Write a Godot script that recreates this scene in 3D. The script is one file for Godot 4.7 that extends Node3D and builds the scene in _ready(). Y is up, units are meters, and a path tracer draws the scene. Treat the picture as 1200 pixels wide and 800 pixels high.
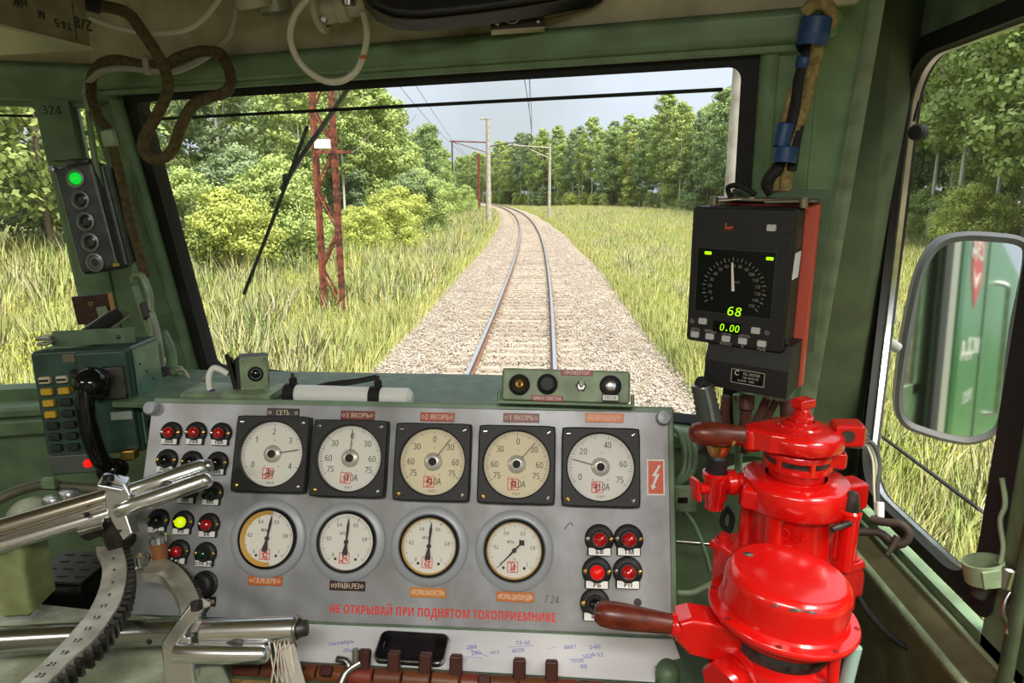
extends Node3D
# A locomotive driver's cab looking out along a single curved track. Units are metres; the cab floor is y = 0, the train points to -z.

# ---------------------------------------------------------------- mesh kit
class MB:
	var v := PackedVector3Array()
	var n := PackedVector3Array()
	var uv := PackedVector2Array()
	var c := PackedColorArray()
	var tint := Color(1, 1, 1)
	var tinted := false

	func tri(a: Vector3, b: Vector3, d: Vector3, na: Vector3, nb: Vector3, nd: Vector3) -> void:
		var g := (b - a).cross(d - a)
		if g.length_squared() < 1e-18:
			return
		if g.dot(na + nb + nd) > 0.0:
			v.append_array([a, d, b]); n.append_array([na, nd, nb])
		else:
			v.append_array([a, b, d]); n.append_array([na, nb, nd])
		if tinted:
			c.append_array([tint, tint, tint])

	func flat(a: Vector3, b: Vector3, d: Vector3, out: Vector3) -> void:
		var g := (b - a).cross(d - a).normalized()
		if g.dot(out) < 0.0:
			g = -g
		tri(a, b, d, g, g, g)

	func quad(a: Vector3, b: Vector3, d: Vector3, e: Vector3, na: Vector3, nb: Vector3, nd: Vector3, ne: Vector3) -> void:
		tri(a, b, d, na, nb, nd)
		tri(a, d, e, na, nd, ne)

	func box(size: Vector3, xf := Transform3D(), bev := 0.0) -> MB:
		var h := size / 2.0
		bev = minf(bev, minf(h.x, minf(h.y, h.z)) * 0.98)
		var i := h - Vector3(bev, bev, bev)
		var ax := [Vector3.RIGHT, Vector3.UP, Vector3.BACK]
		for k in 3:
			for s in [-1.0, 1.0]:
				var nn: Vector3 = ax[k] * s
				var a1: int = (k + 1) % 3
				var a2: int = (k + 2) % 3
				var o: Vector3 = nn * h[k]
				var p: Vector3 = ax[a1] * i[a1]
				var q: Vector3 = ax[a2] * i[a2]
				var w: Vector3 = (xf.basis * nn).normalized()
				quad(xf * (o - p - q), xf * (o + p - q), xf * (o + p + q), xf * (o - p + q), w, w, w, w)
				if bev > 0.0:
					for s2 in [-1.0, 1.0]:
						var n2: Vector3 = ax[a1] * s2
						var w2: Vector3 = (xf.basis * n2).normalized()
						var e1: Vector3 = nn * h[k] + n2 * i[a1]
						var e2: Vector3 = nn * i[k] + n2 * h[a1]
						quad(xf * (e1 - q), xf * (e1 + q), xf * (e2 + q), xf * (e2 - q), w, w, w2, w2)
		if bev > 0.0:
			for sx in [-1.0, 1.0]:
				for sy in [-1.0, 1.0]:
					for sz in [-1.0, 1.0]:
						var m := Vector3(sx, sy, sz)
						tri(xf * (m * Vector3(h.x, i.y, i.z)), xf * (m * Vector3(i.x, h.y, i.z)), xf * (m * Vector3(i.x, i.y, h.z)), (xf.basis * Vector3(sx, 0, 0)).normalized(), (xf.basis * Vector3(0, sy, 0)).normalized(), (xf.basis * Vector3(0, 0, sz)).normalized())
		return self

	# a profile of (radius, height) turned round the y axis of xf
	func lathe(prof: Array, xf := Transform3D(), seg := 24, a0 := 0.0, a1 := TAU, crease := 0.75) -> MB:
		var m := prof.size()
		var sn := []
		for k in m - 1:
			var d: Vector2 = prof[k + 1] - prof[k]
			sn.append(Vector2(d.y, -d.x).normalized())
		for k in m - 1:
			var p0: Vector2 = prof[k]
			var p1: Vector2 = prof[k + 1]
			if p0.is_equal_approx(p1):
				continue
			var n0: Vector2 = sn[k]
			var n1: Vector2 = sn[k]
			if k > 0 and sn[k - 1].dot(sn[k]) > crease:
				n0 = (sn[k - 1] + sn[k]).normalized()
			if k < m - 2 and sn[k + 1].dot(sn[k]) > crease:
				n1 = (sn[k + 1] + sn[k]).normalized()
			for j in seg:
				var t0 := a0 + (a1 - a0) * j / seg
				var t1 := a0 + (a1 - a0) * (j + 1) / seg
				var d0 := Vector3(cos(t0), 0, sin(t0))
				var d1 := Vector3(cos(t1), 0, sin(t1))
				quad(xf * (d0 * p0.x + Vector3(0, p0.y, 0)), xf * (d1 * p0.x + Vector3(0, p0.y, 0)), xf * (d1 * p1.x + Vector3(0, p1.y, 0)), xf * (d0 * p1.x + Vector3(0, p1.y, 0)),
					xf.basis * (d0 * n0.x + Vector3(0, n0.y, 0)), xf.basis * (d1 * n0.x + Vector3(0, n0.y, 0)), xf.basis * (d1 * n1.x + Vector3(0, n1.y, 0)), xf.basis * (d0 * n1.x + Vector3(0, n1.y, 0)))
		return self

	# a plain rod between two points, with a small chamfer
	func rod(a: Vector3, b: Vector3, r0: float, r1 := -1.0, seg := 16, ch := 0.0) -> MB:
		if r1 < 0.0:
			r1 = r0
		var l := (b - a).length()
		if ch <= 0.0:
			ch = minf(minf(r0, r1), l) * 0.12
		return lathe([Vector2(0, 0), Vector2(r0 - ch, 0), Vector2(r0, ch), Vector2(r1, l - ch), Vector2(r1 - ch, l), Vector2(0, l)], MB.along(a, b - a), seg)

	func hexa(a: Vector3, b: Vector3, r: float) -> MB:
		var l := (b - a).length()
		return lathe([Vector2(0, 0), Vector2(r, 0), Vector2(r, l * 0.85), Vector2(r * 0.85, l), Vector2(0, l)], MB.along(a, b - a), 6, 0.0, TAU, 2.0)

	static func along(o: Vector3, d: Vector3, hint := Vector3.ZERO) -> Transform3D:
		var y := d.normalized()
		var h := hint if hint != Vector3.ZERO else (Vector3.RIGHT if absf(y.x) < 0.8 else Vector3.BACK)
		var z := h.cross(y).normalized()
		return Transform3D(Basis(y.cross(z), y, z), o)

	static func smooth(pts: Array, per := 6) -> Array:
		var out := []
		var m := pts.size()
		for k in m - 1:
			var p0: Vector3 = pts[maxi(k - 1, 0)]
			var p1: Vector3 = pts[k]
			var p2: Vector3 = pts[k + 1]
			var p3: Vector3 = pts[mini(k + 2, m - 1)]
			for j in per:
				out.append(p1.cubic_interpolate(p2, p0, p3, float(j) / per))
		out.append(pts[m - 1])
		return out

	# a round tube along a smoothed run of points; ribs > 0 makes a wound or corrugated hose
	func tube(pts: Array, r: float, seg := 10, per := 6, ribs := 0.0, r_end := -1.0) -> MB:
		var p: Array = MB.smooth(pts, per) if per > 1 else pts
		var m := p.size()
		var u := Vector3.ZERO
		var prev := []
		var prevn := []
		for k in m:
			var t: Vector3 = (p[mini(k + 1, m - 1)] - p[maxi(k - 1, 0)]).normalized()
			if k == 0:
				u = t.cross(Vector3.UP if absf(t.y) < 0.9 else Vector3.RIGHT).normalized()
			else:
				u = (u - t * u.dot(t)).normalized()
			var w := t.cross(u)
			var rr := r if r_end < 0.0 else lerpf(r, r_end, float(k) / (m - 1))
			if ribs > 0.0 and k % 2 == 1:
				rr *= 1.0 - ribs
			var ring := []
			var rn := []
			for j in seg:
				var a := TAU * j / seg
				var d := u * cos(a) + w * sin(a)
				ring.append(p[k] + d * rr)
				rn.append(d)
			if k > 0:
				for j in seg:
					var j2 := (j + 1) % seg
					quad(prev[j], prev[j2], ring[j2], ring[j], prevn[j], prevn[j2], rn[j2], rn[j])
			if k == 0 or k == m - 1:
				var e := -t if k == 0 else t
				for j in seg:
					tri(p[k], ring[j], ring[(j + 1) % seg], e, e, e)
			prev = ring
			prevn = rn
		return self

	# a polygon in the xy plane of xf, pulled from z0 to z1, its front edge chamfered
	func prism(given: PackedVector2Array, z0: float, z1: float, xf := Transform3D(), bev := 0.0) -> MB:
		var poly := given.duplicate()
		if Geometry2D.is_polygon_clockwise(poly):
			poly.reverse()
		var m := poly.size()
		var inner := PackedVector2Array()
		for k in m:
			var a := (poly[k] - poly[(k + m - 1) % m]).normalized()
			var b := (poly[(k + 1) % m] - poly[k]).normalized()
			var na := Vector2(-a.y, a.x)
			var nb := Vector2(-b.y, b.x)
			var mit := (na + nb)
			mit = mit / maxf(0.35, 1.0 + na.dot(nb))
			inner.append(poly[k] + mit * bev)
		var zf := xf.basis.z.normalized()
		var idx := Geometry2D.triangulate_polygon(inner)
		for k in range(0, idx.size(), 3):
			var q := []
			for j in 3:
				q.append(inner[idx[k + j]])
			tri(xf * Vector3(q[0].x, q[0].y, z1), xf * Vector3(q[1].x, q[1].y, z1), xf * Vector3(q[2].x, q[2].y, z1), zf, zf, zf)
		idx = Geometry2D.triangulate_polygon(poly)
		for k in range(0, idx.size(), 3):
			var q := []
			for j in 3:
				q.append(poly[idx[k + j]])
			tri(xf * Vector3(q[0].x, q[0].y, z0), xf * Vector3(q[1].x, q[1].y, z0), xf * Vector3(q[2].x, q[2].y, z0), -zf, -zf, -zf)
		for k in m:
			var k2 := (k + 1) % m
			var e := poly[k2] - poly[k]
			var w := (xf.basis * Vector3(e.y, -e.x, 0)).normalized()
			var zb := z1 - bev
			quad(xf * Vector3(poly[k].x, poly[k].y, z0), xf * Vector3(poly[k2].x, poly[k2].y, z0), xf * Vector3(poly[k2].x, poly[k2].y, zb), xf * Vector3(poly[k].x, poly[k].y, zb), w, w, w, w)
			if bev > 0.0:
				quad(xf * Vector3(poly[k].x, poly[k].y, zb), xf * Vector3(poly[k2].x, poly[k2].y, zb), xf * Vector3(inner[k2].x, inner[k2].y, z1), xf * Vector3(inner[k].x, inner[k].y, z1), w, w, zf, zf)
		return self

	# the band between two closed outlines of equal count
	func band(a: PackedVector2Array, b: PackedVector2Array, za: float, zb: float, xf := Transform3D(), side := 0.0) -> MB:
		var m := a.size()
		for k in m:
			var k2 := (k + 1) % m
			var p := xf * Vector3(a[k].x, a[k].y, za)
			var q := xf * Vector3(a[k2].x, a[k2].y, za)
			var r := xf * Vector3(b[k2].x, b[k2].y, zb)
			var s := xf * Vector3(b[k].x, b[k].y, zb)
			if side == 0.0:
				var g := xf.basis.z.normalized()
				if absf(za - zb) > 1e-6:
					g = (q - p).cross(s - p).normalized()
					if g.dot(xf.basis.z) < 0.0:
						g = -g
				quad(p, q, r, s, g, g, g, g)
			else:
				var c0 := Vector3(a[k].x, a[k].y, 0).normalized() * side
				var c1 := Vector3(a[k2].x, a[k2].y, 0).normalized() * side
				c0 = (xf.basis * c0).normalized()
				c1 = (xf.basis * c1).normalized()
				quad(p, q, r, s, c0, c1, c1, c0)
		return self

	func ball(o: Vector3, r: float, sq := Vector3.ONE, seg := 16) -> MB:
		var prof := []
		var m := seg / 2
		for k in m + 1:
			var a := PI * k / m
			prof.append(Vector2(sin(a) * r, -cos(a) * r))
		return lathe(prof, Transform3D(Basis.from_scale(sq), o), seg)

	func torus(xf: Transform3D, big: float, r: float, seg := 32, a0 := 0.0, a1 := TAU) -> MB:
		var prof := []
		for k in 13:
			var a := TAU * k / 12
			prof.append(Vector2(big + cos(a) * r, sin(a) * r))
		return lathe(prof, xf, seg, a0, a1)

	func add(m: Mesh, xf := Transform3D()) -> MB:
		for s in m.get_surface_count():
			var ar := m.surface_get_arrays(s)
			var vv: PackedVector3Array = ar[Mesh.ARRAY_VERTEX]
			var nn: PackedVector3Array = ar[Mesh.ARRAY_NORMAL]
			var ix: PackedInt32Array = ar[Mesh.ARRAY_INDEX] if ar[Mesh.ARRAY_INDEX] != null else PackedInt32Array(range(vv.size()))
			for k in range(0, ix.size() - 2, 3):
				var w := []
				for j in 3:
					w.append((xf.basis * nn[ix[k + j]]).normalized())
				tri(xf * vv[ix[k]], xf * vv[ix[k + 1]], xf * vv[ix[k + 2]], w[0], w[1], w[2])
		return self

	# lettering lying in the xy plane of xf, centred; high is the capital height
	func text(words: String, high: float, xf := Transform3D(), stretch := 1.0, face := "Droid Sans", deep := 0.0004, bold := false) -> MB:
		var tm := TextMesh.new()
		var f := SystemFont.new()
		f.font_names = PackedStringArray([face])
		if bold:
			f.font_weight = 700
		tm.font = f
		tm.text = words
		tm.font_size = 32
		tm.curve_step = 2.0
		tm.pixel_size = high / 23.0
		tm.depth = deep
		tm.horizontal_alignment = HORIZONTAL_ALIGNMENT_CENTER
		tm.vertical_alignment = VERTICAL_ALIGNMENT_CENTER
		return add(tm, xf * Transform3D(Basis.from_scale(Vector3(stretch, 1, 1)), Vector3(0, -high * 0.02, deep / 2)))

	func done() -> ArrayMesh:
		var ar := []
		ar.resize(Mesh.ARRAY_MAX)
		ar[Mesh.ARRAY_VERTEX] = v
		ar[Mesh.ARRAY_NORMAL] = n
		if tinted:
			ar[Mesh.ARRAY_COLOR] = c
		var m := ArrayMesh.new()
		m.add_surface_from_arrays(Mesh.PRIMITIVE_TRIANGLES, ar)
		return m


func circle(r: float, m := 48) -> PackedVector2Array:
	var p := PackedVector2Array()
	for k in m:
		p.append(Vector2(cos(TAU * k / m), sin(TAU * k / m)) * r)
	return p


# a square (half size hx, hy) sampled at the same angles as circle()
func square_round(hx: float, hy: float, rad: float, m := 48) -> PackedVector2Array:
	var p := PackedVector2Array()
	for k in m:
		var d := Vector2(cos(TAU * k / m), sin(TAU * k / m))
		var q := d * minf(hx / maxf(absf(d.x), 1e-6), hy / maxf(absf(d.y), 1e-6))
		var inner := Vector2(hx - rad, hy - rad)
		var cc := q.clamp(-inner, inner)
		if (q - cc).length() > rad and absf(q.x) > inner.x and absf(q.y) > inner.y:
			q = cc + (q - cc).normalized() * rad
		p.append(q)
	return p


func rounded(w: float, h: float, r: float, per := 4) -> PackedVector2Array:
	var p := PackedVector2Array()
	for k in 4:
		var cc := Vector2([1, -1, -1, 1][k] * (w / 2 - r), [1, 1, -1, -1][k] * (h / 2 - r))
		for j in per + 1:
			var a := PI / 2 * k + PI / 2 * j / per
			p.append(cc + Vector2(cos(a), sin(a)) * r)
	return p


func rect(x0: float, y0: float, x1: float, y1: float) -> PackedVector2Array:
	return PackedVector2Array([Vector2(x0, y0), Vector2(x1, y0), Vector2(x1, y1), Vector2(x0, y1)])


func off(x: float, y: float, z: float) -> Transform3D:
	return Transform3D(Basis(), Vector3(x, y, z))


func turned(o: Vector3, deg: Vector3) -> Transform3D:
	return Transform3D(Basis.from_euler(deg * PI / 180.0), o)


# ---------------------------------------------------------------- naming kit
var taken := {}

func numbered(called: String) -> String:
	var k: int = taken.get(called, 0)
	taken[called] = k + 1
	return called if k == 0 else "%s_%03d" % [called, k]


func tag(o: Node, label: String, category: String, group := "") -> Node:
	o.set_meta("label", label)
	o.set_meta("category", category)
	if group:
		o.set_meta("group", group)
	return o


func thing(called: String, label: String, category: String, at := Transform3D(), group := "") -> Node3D:
	var o := Node3D.new()
	o.name = numbered(called)
	add_child(o)
	o.transform = at
	tag(o, label, category, group)
	return o


func part(called: String, m, material: Material, parent: Node3D, label := "") -> MeshInstance3D:
	var o := MeshInstance3D.new()
	o.name = called
	o.mesh = m.done() if m is MB else m
	o.material_override = material
	parent.add_child(o, true)
	if label:
		o.set_meta("label", label)
	return o


# the same for a shape given in world axes: it is moved into the axes of its parent
func wpart(called: String, m: MB, material: Material, parent: Node3D, label := "") -> MeshInstance3D:
	var inv := whole(parent).affine_inverse()
	for k in m.v.size():
		m.v[k] = inv * m.v[k]
		m.n[k] = (inv.basis * m.n[k]).normalized()
	return part(called, m, material, parent, label)


func whole(o: Node3D) -> Transform3D:
	var t := o.transform
	var p := o.get_parent()
	while p != self:
		t = p.transform * t
		p = p.get_parent()
	return t


func struct(called: String, m, material: Material, parent: Node3D = null) -> MeshInstance3D:
	var o := MeshInstance3D.new()
	o.name = numbered(called) if parent == null else called
	o.mesh = m.done() if m is MB else m
	o.material_override = material
	(parent if parent else self).add_child(o, true)
	if parent == null:
		o.set_meta("kind", "structure")
	return o


func shell(called: String, label: String) -> Node3D:
	var o := Node3D.new()
	o.name = called
	add_child(o)
	o.set_meta("kind", "structure")
	o.set_meta("label", label)
	return o


# ---------------------------------------------------------------- materials
var M := {}

func noise_tex(freq: float, lo: Color, hi: Color, octaves := 4, sd := 1, size := 256, mid := 0.5, soft := 0.5) -> NoiseTexture2D:
	var f := FastNoiseLite.new()
	f.seed = sd
	f.noise_type = FastNoiseLite.TYPE_SIMPLEX_SMOOTH
	f.frequency = freq
	f.fractal_octaves = octaves
	var t := NoiseTexture2D.new()
	t.width = size
	t.height = size
	t.seamless = true
	t.noise = f
	var g := Gradient.new()
	g.offsets = PackedFloat32Array([maxf(0.0, mid - soft), minf(1.0, mid + soft)])
	g.colors = PackedColorArray([lo, hi])
	t.color_ramp = g
	return t


func rough_tex(freq: float, sd := 2) -> NoiseTexture2D:
	return noise_tex(freq, Color.BLACK, Color.WHITE, 4, sd)


func mat(col: Color, rough := 0.5, metal := 0.0, tex: Texture2D = null, scale := 1.0, bump: Texture2D = null, depth := 0.0, bscale := 1.0) -> StandardMaterial3D:
	var m := StandardMaterial3D.new()
	m.albedo_color = col
	m.roughness = rough
	m.metallic = metal
	m.cull_mode = BaseMaterial3D.CULL_DISABLED
	if tex:
		m.albedo_texture = tex
	if bump:
		m.heightmap_enabled = true
		m.heightmap_texture = bump
		m.heightmap_scale = depth
	if tex or bump:
		m.uv1_triplanar = true
		m.uv1_world_triplanar = true
		m.uv1_scale = Vector3.ONE * (scale if tex else bscale)
	return m


func c8(r: int, g: int, b: int) -> Color:
	return Color8(r, g, b)


func glow(col: Color, energy: float, base := Color(0.02, 0.02, 0.02)) -> StandardMaterial3D:
	var m := mat(base, 0.3)
	m.emission_enabled = true
	m.emission = col
	m.emission_energy_multiplier = energy
	return m


func make_materials() -> void:
	var dirt := noise_tex(0.012, Color(0.72, 0.70, 0.66), Color(1, 1, 1), 5, 3)
	var wear := noise_tex(0.02, Color(0.5, 0.47, 0.42), Color(1, 1, 1), 6, 5, 256, 0.42, 0.18)
	var fine := rough_tex(0.06, 7)
	var soft := rough_tex(0.02, 8)
	M.green = mat(c8(122, 152, 118), 0.42, 0.0, dirt, 3.0, soft, 0.05)
	M.green_dull = mat(c8(96, 124, 94), 0.5, 0.0, dirt, 6.0, soft, 0.05)
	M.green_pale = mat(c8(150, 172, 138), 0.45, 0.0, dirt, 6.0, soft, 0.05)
	M.cream = mat(c8(196, 188, 164), 0.7, 0.0, dirt, 3.0, fine, 0.04)
	M.black = mat(c8(22, 22, 23), 0.55, 0.0, null, 1, fine, 0.02, 8.0)
	M.rubber = mat(c8(20, 20, 20), 0.75)
	M.gloss_black = mat(c8(14, 14, 15), 0.12)
	M.grey = mat(c8(174, 177, 184), 0.38, 0.15, dirt, 3.0, fine, 0.015)
	M.grey_ring = mat(c8(158, 161, 166), 0.4, 0.1)
	M.steel = mat(c8(200, 200, 200), 0.28, 1.0, dirt, 6.0)
	M.chrome = mat(c8(226, 227, 228), 0.24, 1.0)
	M.umber = mat(c8(98, 94, 66), 0.5, 0.0, dirt, 5.0)
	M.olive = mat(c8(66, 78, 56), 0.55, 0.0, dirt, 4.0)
	M.dark_steel = mat(c8(88, 86, 84), 0.45, 0.7, wear, 6.0)
	M.brass = mat(c8(206, 170, 98), 0.3, 1.0)
	M.dial = mat(c8(228, 226, 216), 0.6)
	M.dial_old = mat(c8(228, 216, 182), 0.6)
	M.ink = mat(c8(25, 24, 24), 0.7)
	M.stamp = mat(c8(214, 44, 40), 0.7)
	M.white = mat(c8(236, 236, 232), 0.6)
	M.red = mat(c8(206, 17, 13), 0.22, 0.0, null, 1, soft, 0.04, 5.0)
	M.red.clearcoat_enabled = true
	M.red.clearcoat = 0.5
	M.red.clearcoat_roughness = 0.1
	M.wood = mat(c8(128, 50, 28), 0.32, 0.0, noise_tex(0.03, Color(0.55, 0.5, 0.45), Color(1, 1, 1), 5, 11), 6.0)
	M.glass = mat(Color(1, 1, 1, 0.02), 0.03)
	M.glass.transparency = BaseMaterial3D.TRANSPARENCY_ALPHA
	M.rust = mat(c8(128, 66, 48), 0.85, 0.0, wear, 0.8)
	M.concrete = mat(c8(196, 192, 184), 0.9, 0.0, dirt, 0.5)
	M.lino = mat(c8(150, 140, 122), 0.6, 0.0, dirt, 2.0)
	M.paper = mat(c8(240, 240, 244), 0.8)
	M.bakelite = mat(c8(70, 34, 28), 0.35)


# ---------------------------------------------------------------- the frame of the two windscreens, the panel and the cab
var WX := Transform3D(Basis(Vector3(0.9583, 0, 0.2857), Vector3(-0.0594, 0.9781, 0.1992), Vector3(-0.2794, -0.2079, 0.9374)), Vector3(0.2841, 1.2116, -1.2148))
var WL := Transform3D(Basis(Vector3(0.9583, 0, -0.2857), Vector3(0.0594, 0.9781, 0.1992), Vector3(0.2794, -0.2079, 0.9374)), Vector3(-0.9522, 1.2116, -1.5833))
var PK := Transform3D(Basis(Vector3(1, 0, 0), Vector3(0, 0.9171, -0.3987), Vector3(0, 0.3987, 0.9171)), Vector3(-0.224, 1.1061, -0.9856))
const CEIL := 2.06


func _ready() -> void:
	var cam := Camera3D.new()
	cam.name = "camera"
	add_child(cam)
	cam.position = Vector3(0, 1.6, 0)
	cam.rotation_degrees = Vector3(-12.3, 3.58, 0)
	cam.fov = 53.13
	cam.near = 0.02
	cam.far = 2000.0
	var we := WorldEnvironment.new()
	we.name = "world_environment"
	var e := Environment.new()
	e.background_mode = Environment.BG_SKY
	var sky := Sky.new()
	var sm := ProceduralSkyMaterial.new()
	sm.sky_horizon_color = Color(0.80, 0.84, 0.87)
	sm.sky_top_color = Color(1.36, 1.42, 1.48)
	sm.sky_energy_multiplier = 1.0
	sm.sky_curve = 1.2
	sm.ground_bottom_color = Color(0.30, 0.34, 0.20)
	sm.ground_horizon_color = Color(0.45, 0.50, 0.35)
	var cf := FastNoiseLite.new()
	cf.seed = 3
	cf.frequency = 0.012
	cf.fractal_octaves = 5
	var ct := NoiseTexture2D.new()
	ct.width = 1024
	ct.height = 512
	ct.seamless = true
	ct.noise = cf
	var cg := Gradient.new()
	cg.offsets = PackedFloat32Array([0.3, 0.7])
	cg.colors = PackedColorArray([Color(0.70, 0.76, 0.84, 0.0), Color(0.70, 0.76, 0.84, 0.30)])
	ct.color_ramp = cg
	sm.sky_cover = ct
	sky.sky_material = sm
	e.sky = sky
	e.tonemap_mode = Environment.TONE_MAPPER_LINEAR
	e.tonemap_exposure = 1.0
	e.sdfgi_enabled = true
	e.ssao_enabled = true
	e.ssil_enabled = true
	we.environment = e
	add_child(we)
	var sun := DirectionalLight3D.new()
	sun.name = "hazy_sun"
	sun.light_color = Color(1.0, 0.97, 0.90)
	sun.light_energy = 2.7
	sun.light_angular_distance = 35.0
	sun.shadow_enabled = true
	sun.sky_mode = DirectionalLight3D.SKY_MODE_LIGHT_ONLY
	sun.rotation_degrees = Vector3(-58, 35, 0)
	add_child(sun)
	seed(7)
	make_materials()
	build_cab()
	build_fill_lamps()
	build_outdoors()
	build_panel()
	build_right()
	build_left()
	build_ceiling()



# ---------------------------------------------------------------- the cab
func build_cab() -> void:
	var g: Material = M.green
	# front wall, right half: everything round the driver's windscreen
	var wf := shell("wall_front", "green painted front wall of the cab round the windscreens")
	wf.transform = WX
	var top := 0.583
	var low := -0.03
	part("header_beam", MB.new().box(Vector3(1.46, 0.046, 0.05), off(-0.58, top + 0.050, 0.015), 0.012), g, wf)
	part("header_lip", MB.new().box(Vector3(1.40, 0.014, 0.035), off(-0.57, top + 0.023, 0.008), 0.004), g, wf)
	part("header_cove", MB.new().box(Vector3(1.50, 0.25, 0.03), off(-0.58, top + 0.195, -0.005), 0.004), M.cream, wf)
	part("lower_panel", MB.new().box(Vector3(1.50, 1.20, 0.03), off(-0.56, low - 0.62, -0.02), 0.003), g, wf)
	part("sill", MB.new().box(Vector3(1.40, 0.03, 0.07), off(-0.57, low - 0.02, 0.01), 0.006), g, wf)
	part("post_moulding", MB.new().rod(Vector3(0.062, low - 0.05, 0.004), Vector3(0.062, top + 0.02, 0.004), 0.014), g, wf)
	part("post_strip", MB.new().box(Vector3(0.06, 0.70, 0.02), off(0.098, 0.27, -0.002), 0.004), g, wf)
	part("post_strip", MB.new().box(Vector3(0.11, 0.80, 0.02), off(-1.245, 0.27, -0.006), 0.004), g, wf)
	part("post_moulding", MB.new().rod(Vector3(-1.205, low - 0.02, 0.012), Vector3(-1.205, top + 0.01, 0.012), 0.014), g, wf)
	var w1 := shell("window_1", "driver's wide windscreen in a black rubber frame")
	w1.transform = WX * off(-0.5705, 0.2765, 0)
	var rub := MB.new()
	var oo := rounded(1.256, 0.650, 0.01, 6)
	var ii := rounded(1.188, 0.613, 0.018, 6)
	rub.band(oo, ii, 0.004, 0.004)
	rub.band(ii, ii, 0.004, -0.03, Transform3D(), -1.0)
	part("rubber_frame", rub, M.rubber, w1)
	part("pane", MB.new().band(ii, rounded(0.002, 0.002, 0.0005, 6), -0.02, -0.02), M.glass, w1)
	# the strip of shade tape along the top of the glass, with its two hooks
	part("tint_strip", MB.new().box(Vector3(1.16, 0.006, 0.003), turned(Vector3(-0.012, 0.273, -0.012), Vector3(0, 0, 0.2)), 0.001), M.rubber, w1)
	# left half
	var wl := shell("wall_front_left", "green painted front wall of the cab round the assistant's windscreen")
	wl.transform = WL
	part("header_beam", MB.new().box(Vector3(1.50, 0.075, 0.05), off(-0.745, 0.625, 0.012), 0.012), g, wl)
	part("header_lip", MB.new().box(Vector3(1.44, 0.03, 0.03), off(-0.77, 0.59, 0.004), 0.004), g, wl)
	part("header_cove", MB.new().box(Vector3(1.56, 0.25, 0.03), off(-0.75, 0.77, -0.005), 0.004), M.cream, wl)
	part("post_strip", MB.new().box(Vector3(0.075, 0.74, 0.025), off(-0.125, 0.28, 0.0), 0.004), g, wl)
	part("post_plate", MB.new().box(Vector3(0.066, 0.17, 0.02), off(-0.126, 0.555, 0.02), 0.003), g, wl)
	part("post_strip", MB.new().box(Vector3(0.08, 0.5, 0.02), off(-0.05, 0.16, -0.004), 0.003), g, wl)
	part("stencilled_number", MB.new().text("324", 0.016, off(-0.128, 0.572, 0.0302)), M.ink, wl)
	part("sill", MB.new().box(Vector3(1.48, 0.03, 0.06), off(-0.74, -0.115, 0.02), 0.01), g, wl)
	part("sill_rail", MB.new().box(Vector3(1.48, 0.05, 0.03), off(-0.74, -0.16, 0.03), 0.012), g, wl)
	part("lower_panel", MB.new().box(Vector3(1.62, 1.1, 0.03), off(-0.78, -0.68, -0.005), 0.003), g, wl)
	part("outer_post", MB.new().box(Vector3(0.12, 0.8, 0.04), off(-1.55, 0.25, -0.01), 0.004), g, wl)
	var w2 := shell("window_2", "assistant's windscreen at the left edge")
	w2.transform = WL * off(-0.83, 0.2515, 0)
	rub = MB.new()
	oo = rounded(1.370, 0.710, 0.01, 6)
	ii = rounded(1.324, 0.652, 0.018, 6)
	rub.band(oo, ii, 0.0, 0.0)
	rub.band(ii, ii, 0.0, -0.03, Transform3D(), -1.0)
	part("rubber_frame", rub, M.green, w2)
	part("pane", MB.new().band(ii, rounded(0.002, 0.002, 0.0005, 6), -0.02, -0.02), M.glass, w2)
	part("tint_strip", MB.new().box(Vector3(1.30, 0.005, 0.003), off(0, 0.303, -0.012), 0.001), M.rubber, w2)
	# right wall with the narrow side window and, behind it, the opening of the sliding window
	var wr := shell("wall_right", "green painted right side wall with a narrow window")
	var zf := -1.155
	var zr := -0.822
	var y0 := 1.10
	var y1 := 1.80
	var t := 0.018
	var xw := 0.55 + t / 2
	struct("wall_panel", MB.new().box(Vector3(t, 1.0, 2.9), off(xw, 0.55, -0.2)), g, wr)
	struct("wall_panel", MB.new().box(Vector3(t, 0.30, 2.9), off(xw, 1.95, -0.2)), g, wr)
	struct("wall_panel", MB.new().box(Vector3(t, 0.9, 0.10), off(xw, 1.45, zf - 0.06)), g, wr)
	struct("window_post", MB.new().box(Vector3(t, 0.82, 0.09), off(xw, 1.43, zr + 0.055), 0.004), g, wr)
	struct("wall_panel", MB.new().box(Vector3(t, 0.9, 0.95), off(xw, 1.45, 0.8)), g, wr)
	var led := PackedVector2Array([Vector2(0.555, 1.03), Vector2(0.545, 1.036), Vector2(0.538, 1.028), Vector2(0.512, 1.016), Vector2(0.502, 1.006), Vector2(0.502, 0.2), Vector2(0.555, 0.2)])
	struct("ledge", MB.new().prism(led, 0.62, 1.255, Transform3D(Basis(Vector3.RIGHT, Vector3.UP, Vector3.FORWARD) * Basis.from_scale(Vector3(1, 1, 1)), Vector3.ZERO)), M.umber, wr)
	struct("ledge_edge", MB.new().tube([Vector3(0.507, 1.012, -1.25), Vector3(0.507, 1.012, -0.62)], 0.006, 8, 1), M.green_pale, wr)
	struct("ledge_lip", MB.new().tube([Vector3(0.545, 1.034, -1.25), Vector3(0.545, 1.034, -0.62)], 0.004, 8, 1), M.green_pale, wr)
	var w3 := shell("window_3", "narrow side window with rounded corners in black rubber")
	w3.transform = Transform3D(Basis(Vector3(0, 0, 1), Vector3(0, 1, 0), Vector3(-1, 0, 0)), Vector3(0.55, (y0 + y1) / 2, (zf + zr) / 2))
	var hx := (zr - zf) / 2
	var hy := (y1 - y0) / 2
	rub = MB.new()
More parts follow.
